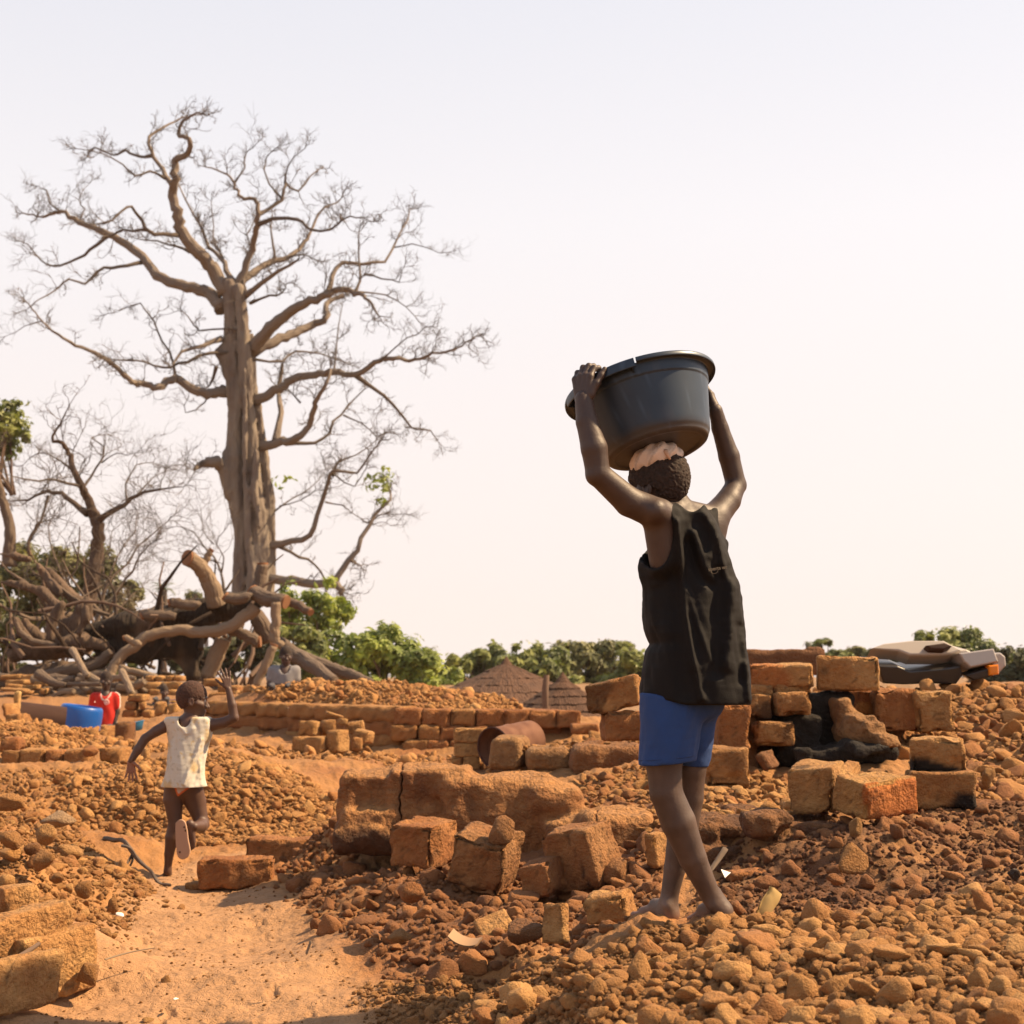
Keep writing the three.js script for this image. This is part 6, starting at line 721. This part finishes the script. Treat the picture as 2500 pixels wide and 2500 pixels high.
  const shirt = garment('Q', D, [[-270, 690, 1020], [-180, 680, 1080], [-130, 640, 1125], [-60, 560, 1165], [0, 515, 1195], [60, 482, 1218], [150, 455, 1256], [250, 432, 1292], [350, 420, 1326], [430, 432, 1354], [520, 455, 1374], [640, 458, 1392], [780, 460, 1404], [870, 468, 1410], [950, 486, 1414], [1010, 512, 1418], [1055, 536, 1422], [1090, 512, 1426], [1130, 490, 1430], [1220, 475, 1444], [1300, 465, 1458], [1420, 452, 1466], [1545, 440, 1470], [1660, 432, 1478]],
    (y) => { const a = j('Q', 800, 1600).y, b = j('Q', 800, -215).y; return mixn(0.155, 0.105, sstep(0, 1, (y - a) / (b - a))); },
    { cell: 0.006, thick: 0.02, round: 0.02, pow: 2.5, hug: caps(chest, 0.03), hugLow: j('Q', 0, 520).y, hem: (x) => mixn(hemL, hemM, sstep(0, 1, (x - hxl) / (hxm - hxl))), wr: 0.007,
      cuts: [[j('Q', 578, 10, 0.09), 0.053, 0.115, 0.16], [j('Q', 1275, -110, -0.09), 0.045, 0.07, 0.16], [j('Q', 880, -270, 0), 0.047, 0.05, 0.14]],
      folds: [['735,-60 770,200 800,560 815,780 845,1000 880,1200 960,1560', 0.011, 0.020], ['725,420 735,800 765,1200 800,1500', 0.022, -0.009], ['900,40 955,210 1010,350 1065,430', 0.015, 0.015], ['860,120 920,330 980,460 1060,520', 0.014, -0.012], ['840,560 890,760 960,980 1060,1220', 0.010, 0.009], ['1130,420 1120,700 1110,1000 1090,1300', 0.026, -0.016], ['1260,520 1240,800 1230,1000 1190,1250', 0.022, 0.012], ['1330,900 1340,1150 1330,1400', 0.016, -0.010], ['1385,1250 1420,1560', 0.012, 0.010], ['1100,-60 1130,60 1160,260 1190,420', 0.012, 0.012], ['1020,-120 1075,0 1100,90 1075,180 1050,250', 0.013, 0.011], ['560,600 580,900 600,1300 590,1540', 0.03, -0.005], ['640,900 660,1200 680,1540', 0.02, 0.004], ['900,1350 930,1450 940,1600', 0.018, -0.008]] });
  const sh = part('shirt', boxUV(shirt), fabric, t);
  { const g = new TextGeometry('sports wr', { font: FONT, size: 0.0105, depth: 0.0012, curveSegments: 3 }); g.computeBoundingBox(); const tx = part('embroidered_text', g, new THREE.MeshStandardMaterial({ color: 0x665e50, roughness: 0.9 }), t); const p = j('Q', 1030, 392, 0.0); tx.position.copy(p); tx.rotation.set(-0.05, 0.25, 0.16); tx.userData.lift = 1;
    const arc = part('embroidered_arc', new THREE.TorusGeometry(0.014, 0.0011, 5, 18, 2.2).rotateZ(3.7), tx.material, t); arc.position.copy(j('Q', 1085, 372, 0)); arc.rotation.copy(tx.rotation);
    // lay them on the cloth: nearest shirt point towards the viewer
    const pos = shirt.attributes.position; for (const o of [tx, arc]) { let zb = -9; for (let i = 0; i < pos.count; i++) if (Math.hypot(pos.getX(i) - o.position.x - 0.012, pos.getY(i) - o.position.y) < 0.022) zb = Math.max(zb, pos.getZ(i)); o.position.z = zb + 0.001; } }
  const blue = new THREE.MeshPhysicalMaterial({ color: new THREE.Color().setRGB(0.006, 0.038, 0.15), roughness: 0.8, sheen: 0.22, sheenRoughness: 0.5, sheenColor: new THREE.Color(0.15, 0.3, 0.6), bumpMap: rep(clothBump, 6), bumpScale: 0.001 });
  const legs = [[[j('Q', 742, 1420, 0.03), j('U', 681, 300, 0.055), 0.104, 0.089], j('U', 650, 238).y, 0.09, j('U', 681, 0).x], [[j('Q', 960, 1420, -0.04), j('U', 868, 330, -0.08), 0.092, 0.069], j('U', 1000, 278).y, -0.09, 0]];
  const seat = [j('Q', 800, 1500, 0), j('Q', 930, 1500, -0.01), 0.118, 0.112], low = j('U', 0, -120).y, topY = (x) => mixn(hemL, hemM, sstep(0, 1, (x - hxl) / (hxm - hxl))) + 0.012, leg = (c, hem, tilt, cx) => (x, y, z) => { let d = smin(cap(x, y, z, c), smax(cap(x, y, z, seat), low - y, 0.03), 0.03) - 0.008 * noise(x * 13 + y * 5, y * 5, z * 13) - 0.004 * noise(x * 34 - y * 14, y * 9, z * 34) - 0.002 * noise(x * 20, y * 50, z * 20); d = Math.max(d, -(d + 0.018)); return Math.max(d, y - topY(x), hem + tilt * (x - c[1].x) - y); };
  legs.forEach((l, i) => { const [lo, hi] = bounds([l[0], seat], 0.02); part('shorts_leg', boxUV(sdfGeo(leg(...l), lo, hi, 0.0062, 2)), blue, t); const hemR = l[0][3] + 0.0015, c = l[0][1], g = new THREE.TorusGeometry(hemR, 0.0022, 5, 40).rotateX(Math.PI / 2); const seam = part('hem_stitching', g, new THREE.MeshStandardMaterial({ color: 0x12305f, roughness: 0.8 }), t); const yy = l[1] + 0.019; seam.position.set(mixn(l[0][0].x, c.x, 0.9), yy, mixn(l[0][0].z, c.z, 0.9)); seam.rotation.z = Math.atan(l[2]); });
  // ---- head pad and basin
  const bottom = j('P', 988, 968, 0.0), Z = V(0, 0, 1).addScaledVector(up, -up.z).normalize(), X = up.clone().cross(Z).normalize(), mat = new THREE.Matrix4().makeBasis(X, up, Z);
  { const c = bottom.clone().addScaledVector(up, -0.026).addScaledVector(X, -0.014), inv = mat.clone().transpose(), p = V(); const g = sdfGeo((x, y, z) => { p.set(x - c.x, y - c.y, z - c.z).applyMatrix4(inv); const a = Math.atan2(p.z, p.x), q = Math.hypot(p.x, p.z) - 0.052, tw = 0.004 * Math.sin(a * 9 + p.y * 120) + 0.004 * noise(p.x * 40, p.y * 40, p.z * 40); return Math.hypot(q, (p.y + 0.012 * Math.max(0, Math.hypot(p.x, p.z) - 0.05) * 20) * 1.05) - 0.0385 - tw; }, [c.x - 0.13, c.y - 0.09, c.z - 0.13], [c.x + 0.13, c.y + 0.09, c.z + 0.13], 0.004, 1.6);
    paint(g, (q) => { p.set(q.x - c.x, q.y - c.y, q.z - c.z).applyMatrix4(inv); const s = Math.sin(Math.atan2(p.z, p.x) * 9 + p.y * 120) > 0.86 ? 0.72 : 1; return [0.64 * s, 0.53 * s, 0.44 * s]; });
    const pad = single('head_pad', g, new THREE.MeshStandardMaterial({ color: 0xffffff, vertexColors: true, roughness: 0.95 }), 'coiled pinkish cloth pad between the hair and the basin', 'cloth pad'); const tail = part('loose_end', tube(spline([j('P', 1045, 970, 0.085), j('P', 1062, 1000, 0.1), j('P', 1082, 1035, 0.098)], 3), ramp(7, 0.009, 0.004), 6), new THREE.MeshStandardMaterial({ color: 0xbf9c82, roughness: 0.95 }), pad); tail.position.set(0, 0, 0); }
  const bt = thing('plastic_basin', 'large round dark grey plastic basin balanced on the head, its rim cracked', 'basin', bottom); bt.quaternion.setFromRotationMatrix(mat);
  const grey = new THREE.MeshPhysicalMaterial({ color: new THREE.Color().setRGB(0.015, 0.023, 0.035), roughness: 0.4, specularColor: new THREE.Color(0.55, 0.74, 1.0), vertexColors: true, clearcoat: 0.15, clearcoatRoughness: 0.5, side: THREE.DoubleSide }), P2 = (a) => a.map(([x, y]) => new THREE.Vector2(x, y));
  const scuff = (g) => paint(g, (p) => { const a = fbm(p.x * 14, p.y * 26, p.z * 14, 4), s = noise(p.x * 70, p.y * 9 + p.x * 40, p.z * 70), dst = clamp(sstep(0.05, 0.0, p.y + 0.02 * a) * 0.8 + sstep(0.16, 0.4, a) * 0.25), k = 1 + 0.5 * a + (s > 0.42 ? 0.9 : 0); return [mixn(k, 6.5, dst * 0.55), mixn(k, 2.9, dst * 0.55), mixn(k, 1.2, dst * 0.55)]; });
  part('basin_body', scuff(new THREE.LatheGeometry(P2([[0.0, 0.006], [0.145, 0.006], [0.15, 0.0], [0.163, 0.0], [0.172, 0.004], [0.176, 0.010], [0.1765, 0.015], [0.181, 0.019], [0.186, 0.028], [0.190, 0.045], [0.2005, 0.09], [0.211, 0.135], [0.2225, 0.184], [0.2235, 0.187], [0.227, 0.190], [0.2275, 0.193], [0.234, 0.226], [0.2345, 0.229], [0.230, 0.229], [0.218, 0.184], [0.196, 0.09], [0.182, 0.03], [0.17, 0.012], [0.0, 0.011]]), 128)), grey, bt);
  const lip = (y0) => P2([[0.230, 0.222], [0.230, 0.238], [0.252, 0.2405], [0.258, 0.2385], [0.2605, 0.234], [0.261, y0 + 0.004], [0.2595, y0], [0.2565, y0 + 0.002], [0.2565, 0.231], [0.236, 0.229], [0.234, 0.222]]), deg = Math.PI / 180;
  part('rim', scuff(new THREE.LatheGeometry(lip(0.2215), 90, -5 * deg, 285 * deg)), grey, bt); part('handle_rim', scuff(new THREE.LatheGeometry(lip(0.206), 30, -79 * deg, 72.5 * deg)), grey, bt);
  { const S = new THREE.Shape(P2([[0.232, 0.198], [0.232, 0.236], [0.259, 0.236], [0.259, 0.206]])); for (const a of [-8.5, -78]) { const m = part('handle_rib', scuff(new THREE.ExtrudeGeometry(S, { depth: 0.004, bevelEnabled: false })), grey, bt); m.rotation.y = (a - 90) * deg; } }
}
{ // ---- the running child
  const D = 8.2, j = (x, y, dz = 0) => place('W', x, y, D - dz), skin = [0.075, 0.035, 0.021], t = thing('person', 'small child running away along the path in a white spotted top, one arm raised', 'person', V(0, 0, 0));
  const H = headFrame(j(712, 362), V(0.97, -0.06, -0.16), V(-0.05, 1, 0), 0.86);
  const gb = [[j(690, 560), j(672, 700), 0.075, 0.078], [j(672, 700), j(650, 880), 0.078, 0.08], [j(650, 880), j(640, 1010), 0.08, 0.078], [j(545, 545), j(830, 545), 0.038, 0.038], [j(690, 560), j(705, 455), 0.04, 0.038],
    [j(520, 545), j(425, 595, 0.02), 0.036, 0.029], [j(425, 595, 0.02), j(335, 655, 0.03), 0.029, 0.025], [j(335, 655, 0.03), j(280, 740, 0.045), 0.026, 0.025], [j(280, 740, 0.045), j(225, 830, 0.06), 0.025, 0.017],
    [j(850, 550), j(950, 530), 0.034, 0.029], [j(950, 530), j(1035, 490), 0.029, 0.026], [j(1035, 490), j(1020, 390), 0.026, 0.024], [j(1020, 390), j(990, 262), 0.024, 0.0165],
    [j(575, 1010), j(555, 1130), 0.062, 0.053], [j(555, 1130), j(572, 1320), 0.053, 0.037], [j(572, 1320), j(548, 1430), 0.037, 0.0375], [j(548, 1430), j(525, 1560), 0.0375, 0.026], [j(525, 1560), j(515, 1670), 0.026, 0.02], ...footCaps(j(513, 1712), j(505, 1735, -0.15), V(0, 1, 0), 0.68),
    [j(690, 1010), j(730, 1150, -0.03), 0.064, 0.058], [j(730, 1150, -0.03), j(785, 1325, -0.03), 0.058, 0.036], [j(785, 1330, -0.03), j(770, 1345, 0.06), 0.036, 0.036], [j(770, 1345, 0.06), j(722, 1345, 0.17), 0.036, 0.023], ...footCaps(j(685, 1325, 0.178), j(700, 1535, 0.168), V(0.1, 0.1, -1).normalize(), 0.72)]; const body = [gb.slice(0, 5), gb.slice(5, 9), gb.slice(9, 13), gb.slice(13, 18), gb.slice(18, 29), gb.slice(29)];
  const c = speckle(skin, 0.2), palmC = (p) => { const n = c(p); return n; };
  const lh = handCaps(j(225, 830, 0.06), V(0.05, -0.99, 0.1).normalize(), V(0.1, 0.1, 1).normalize(), V(1, 0.05, -0.1).normalize(), [[0.1, 0.2, 0.15], [0.12, 0.2, 0.15], [0.15, 0.2, 0.15], [0.2, 0.25, 0.2]], 0.64, { spread: 0.2, thumb: [0.55, 0.75, 0.2] }), rh = handCaps(j(990, 262), V(-0.24, 0.97, 0).normalize(), V(-0.45, 0.1, -0.88).normalize(), V(-0.9, -0.1, 0.4).normalize(), [[0.15, 0.25, 0.2], [0.12, 0.2, 0.2], [0.12, 0.2, 0.2], [0.1, 0.2, 0.2]], 0.66, { spread: 0.24, thumb: [0.6, 0.75, 0.2] });
  const palm = (p) => { const n = 1 + 0.15 * noise(p.x * 60, p.y * 60, p.z * 60); return [0.20 * n, 0.075 * n, 0.038 * n]; };
  part('body', mergeGeometries([skinGeo(body, 0.018, 0.0065, c), skinGeo(lh, 0.005, 0.003, palm), skinGeo(rh, 0.005, 0.003, c), headGeo(H, skin, 0.0038, [j(690, 560), j(702, 460), 0.04, 0.038])]), skinMat, t);
  part('hair', hairGeo(H, 0.007, 0.0035, 0.0035, 110), Object.assign(hairMat.clone(), { color: new THREE.Color(2.2, 1.7, 1.5) }), t);
  const hem = j(640, 1030).y, top = garment('W', D, [[482, 500, 860], [500, 488, 872], [520, 482, 878], [560, 496, 872], [600, 508, 866], [640, 516, 860], [680, 519, 842], [720, 519, 830], [850, 510, 806], [920, 500, 803], [970, 488, 806], [1000, 476, 812], [1045, 460, 824]], (y) => mixn(0.115, 0.082, sstep(0, 1, (y - hem) / 0.38)), { cell: 0.0058, thick: 0.018, round: 0.012, hem: (x) => hem, wr: 0.006, cuts: [[j(658, 500, 0.03), 0.036, 0.045, 0.12], [j(462, 590), 0.024, 0.05, 0.05], [j(902, 590), 0.024, 0.055, 0.05]], folds: [['800,660 770,760 720,880 680,1000', 0.010, 0.010], ['830,690 800,800 760,920 740,1010', 0.008, -0.007], ['560,700 570,850 560,1000', 0.012, 0.006], ['640,560 690,620 740,570', 0.012, 0.008], ['780,820 790,930 800,1010', 0.008, 0.007]] });
  paint(top, (p) => { const a = noise(p.x * 55, p.y * 55, p.z * 55), b = noise(p.x * 48 + 9, p.y * 48, p.z * 48), s = fbm(p.x * 9, p.y * 9, p.z * 9, 3); let k = [0.50, 0.475, 0.41]; if (a > 0.44) k = [0.40, 0.37, 0.30]; else if (b > 0.42) k = [0.47, 0.38, 0.24]; const st = clamp(sstep(0.08, 0.35, s)); return [k[0], mixn(k[1], k[1] * 0.82, st), mixn(k[2], k[2] * 0.55, st)]; });
  part('top', boxUV(top), new THREE.MeshStandardMaterial({ color: 0xffffff, vertexColors: true, roughness: 0.95, bumpMap: rep(clothBump, 6), bumpScale: 0.001 }), t);
  const ul = [[j(565, 1010), j(700, 1010), 0.0675, 0.0705], [j(640, 1000), j(642, 1070, 0.01), 0.086, 0.066]], uf = caps(ul, 0.02), vy = j(612, 1105), a0 = j(585, 1030), b0 = j(700, 1040); const ln = (x, y, p, q) => ((q.x - p.x) * (y - p.y) - (q.y - p.y) * (x - p.x)) / Math.hypot(q.x - p.x, q.y - p.y);
  const [ulo, uhi] = bounds(ul, 0.02); part('underpants', paint(sdfGeo((x, y, z) => Math.max(uf(x, y, z), -ln(x, y, a0, vy), ln(x, y, b0, vy)), ulo, uhi, 0.005, 1.6), (p) => Math.min(Math.abs(ln(p.x, p.y, a0, vy)), Math.abs(ln(p.x, p.y, b0, vy))) < 0.011 ? [0.45, 0.10, 0.025] : [0.42, 0.35, 0.29]), new THREE.MeshStandardMaterial({ color: 0xffffff, vertexColors: true, roughness: 0.9 }), t);
  { const S = new THREE.Shape(), q = line('W', '648,1290 680,1266 712,1282 728,1340 738,1420 752,1500 735,1545 700,1562 668,1545 655,1490 648,1400').map(([x, y]) => at(x, y, D)), o = q[0].clone(); const sh2 = new THREE.SplineCurve(q.concat([q[0]]).map((p) => new THREE.Vector2(p.x - o.x, p.y - o.y))); S.setFromPoints(sh2.getPoints(60)); const m = part('sandal', new THREE.ExtrudeGeometry(S, { depth: 0.012, bevelEnabled: true, bevelSize: 0.003, bevelThickness: 0.003, bevelSegments: 2 }), new THREE.MeshStandardMaterial({ color: new THREE.Color().setRGB(0.38, 0.235, 0.155), roughness: 0.9 }), t); m.position.copy(o); m.position.z = -D + 0.2;
    for (const [x, y] of [[678, 1510], [712, 1318], [722, 1345]]) { const b = part('strap_stud', new THREE.CylinderGeometry(0.005, 0.005, 0.004, 12).rotateX(Math.PI / 2), M.clayDark, m); b.position.copy(place('W', x, y, D)).sub(o); b.position.z = 0.016; } }
}
// ---- three people farther off, seen to the waist behind heaps
function sitter(label, f, D, o) {
  const j = (x, y, dz = 0) => place(f, x, y, D - dz), t = thing('person', label, 'person', V(0, 0, 0)), skin = o.skin || [0.05, 0.024, 0.015], c = speckle(skin, 0.15), H = headFrame(j(...o.head), o.look, V(0, 1, 0), o.s), [nx, ny] = o.neck, [lx, rx, sy] = o.sh, cx = (lx + rx) / 2, low = o.low, gy = ground(j(cx, low).x, -D), hip = j(cx, low), seat = V(hip.x, Math.min(hip.y, gy + 0.32), hip.z);
  const arm = (p) => { const q = p.map((a) => j(...a)); return [[q[0], q[1], 0.047 * o.s, 0.036 * o.s], [q[1], q[2], 0.037 * o.s, 0.026 * o.s]]; };
  const legs = [-1, 1].flatMap((s) => { const a = seat.clone().add(V(s * 0.08 * o.s, -0.04, 0)), k = a.clone().add(V(s * 0.02, -0.02, 0.3 * o.s)), b = V(k.x, Math.max(gy, k.y - 0.4), k.z + 0.03); return [[a, k, 0.075 * o.s, 0.055 * o.s], [k, b, 0.052 * o.s, 0.035 * o.s], [b, b.clone().add(V(0, 0, 0.14)), 0.035 * o.s, 0.025 * o.s]]; });
  const body = [[j(nx, ny), j(cx, sy), 0.05 * o.s, 0.06 * o.s], [j(lx + 8, sy), j(rx - 8, sy), 0.05 * o.s, 0.05 * o.s], [j(cx, sy + 30), seat, 0.1 * o.s, 0.1 * o.s], ...arm(o.la), ...arm(o.ra)];
  const hands = [o.la, o.ra].map((a, i) => { const w = j(...a[2]), u = w.clone().sub(j(...a[1])).normalize(); return skinGeo(handCaps(w, u, V(0, 0, -1).addScaledVector(u, u.z).normalize(), V(i ? -1 : 1, 0, 0).addScaledVector(u, -u.x * (i ? -1 : 1)).normalize(), [[0.3, 0.4, 0.3], [0.3, 0.4, 0.3], [0.3, 0.4, 0.3], [0.3, 0.4, 0.3]], o.s), 0.008, 0.006, c); });
  part('body', mergeGeometries([skinGeo(body, 0.03, 0.013, c), headGeo(H, skin, 0.007, [j(nx, ny + 20), j(...o.head).add(V(0, -0.09 * o.s, -0.01)), 0.05 * o.s, 0.05 * o.s]), ...hands]), skinMat, t); part('hair', hairGeo(H, 0.006, 0.006, 0.003, 80), hairMat, t);
  const sl = o.sleeve ?? 0.6, sleeve = (p) => { const a = j(...p[0]), b = j(...p[1]); return [a, a.clone().lerp(b, sl), 0.062 * o.s, 0.058 * o.s]; }; const list = [[j(lx + 10, sy + 4), j(rx - 10, sy + 4), 0.058 * o.s, 0.058 * o.s], [j(cx - 20, sy + 40), seat.clone().add(V(-0.04, 0, 0)), 0.118 * o.s, 0.12 * o.s], [j(cx + 20, sy + 40), seat.clone().add(V(0.04, 0, 0)), 0.118 * o.s, 0.12 * o.s], sleeve(o.la), sleeve(o.ra)], [lo, hi] = bounds(list, 0.03), f0 = caps(list, 0.04), nk = j(nx, ny, 0.06);
  const g = sdfGeo((x, y, z) => smax(f0(x, y, z) - 0.008 * noise(x * 14, y * 7, z * 14), -ell(x, y, z, nk, 0.062 * o.s, (o.vee || 0.08) * o.s, 0.11 * o.s), 0.01), lo, hi, 0.011, 1.6); paint(g, o.cloth(j)); part('shirt', boxUV(g), new THREE.MeshStandardMaterial({ color: 0xffffff, vertexColors: true, roughness: 0.9 }), t);
  part('trousers', paint(skinGeo(legs, 0.03, 0.016, () => [0.05, 0.05, 0.06]), () => [0.05, 0.05, 0.06]), new THREE.MeshStandardMaterial({ color: 0xffffff, vertexColors: true, roughness: 0.9 }), t); return [t, j, g];
}
{ const [t, j, g] = sitter('person in a bright red shirt with white collar beside the blue drum', 'I', 20, { s: 1.0, skin: [0.03, 0.015, 0.010], head: [1112, 95], neck: [1105, 195], sh: [1000, 1205, 262], low: 560, look: V(0.25, -0.15, 1), vee: 0.085, sleeve: 0.62, la: [[990, 265], [955, 420], [980, 540, 0.1]], ra: [[1215, 265], [1225, 420], [1205, 530, 0.06]],
  cloth: (j) => { const n = j(1105, 215, 0.1), l = j(1250, 250), e = j(1242, 300), w = 0.02; return (p) => { const dx = p.x - n.x, dy = p.y - n.y, v = Math.abs(Math.hypot(dx / 0.062, dy / 0.105) - 1) < 0.09; if (v && p.z > -20.02) return [0.5, 0.46, 0.42]; if (p.x > j(1205, 260).x && Math.abs(p.z + 20 - 0.0) < 0.03) return [0.5, 0.44, 0.4]; return [0.45, 0.016, 0.008]; }; } });
  const c = j(1145, 318), pos = g.attributes.position; let zb = -99; for (let i = 0; i < pos.count; i++) if (Math.hypot(pos.getX(i) - c.x, pos.getY(i) - c.y) < 0.03) zb = Math.max(zb, pos.getZ(i)); const wm = new THREE.MeshStandardMaterial({ color: 0xe9c9c0, roughness: 0.8 }); const e1 = part('round_crest', new THREE.TorusGeometry(0.03, 0.006, 6, 24), wm, t); e1.position.set(c.x, c.y, zb + 0.002); const e2 = part('crest_centre', new THREE.CylinderGeometry(0.016, 0.016, 0.004, 16).rotateX(Math.PI / 2), wm, t); e2.position.set(c.x, c.y, zb + 0.003); const e3 = part('small_mark', new THREE.CylinderGeometry(0.002, 0.013, 0.02, 3).rotateX(0), wm, t); const c3 = j(1020, 312); e3.position.set(c3.x, c3.y, zb - 0.005); }
sitter('person in a dark purple shirt, head just above the far brick stack', 'I', 21.7, { s: 0.78, skin: [0.07, 0.035, 0.025], head: [1722, 215], neck: [1722, 275], sh: [1640, 1830, 325], low: 480, look: V(0.35, -0.05, 1), vee: 0.07, la: [[1630, 330], [1600, 430], [1650, 500, 0.15]], ra: [[1840, 330], [1860, 430], [1800, 500, 0.15]], cloth: (j) => (p) => { const y = (p.y - j(1720, 330).y); return Math.abs(y + 0.03) < 0.02 ? [0.05, 0.16, 0.08] : Math.abs(y - 0.03) < 0.012 ? [0.30, 0.16, 0.02] : [0.045, 0.022, 0.07]; } });
sitter('person in a light grey v-neck shirt in front of the fallen limbs', 'H', 18.6, { s: 1.02, skin: [0.045, 0.022, 0.016], head: [637, 975], neck: [632, 1050], sh: [545, 705, 1082], low: 1260, look: V(0.3, -0.1, 1), vee: 0.11, sleeve: 0.6, la: [[535, 1085], [510, 1190], [600, 1205, 0.14]], ra: [[715, 1085], [722, 1190], [640, 1210, 0.16]], cloth: () => (p) => { const m = 1 + 0.1 * noise(p.x * 20, p.y * 20, p.z * 20); return [0.19 * m, 0.185 * m, 0.19 * m]; } });
scene.traverse((o) => { if (o.isMesh) { o.castShadow = true; o.receiveShadow = true; } });
renderer.render(scene, camera);
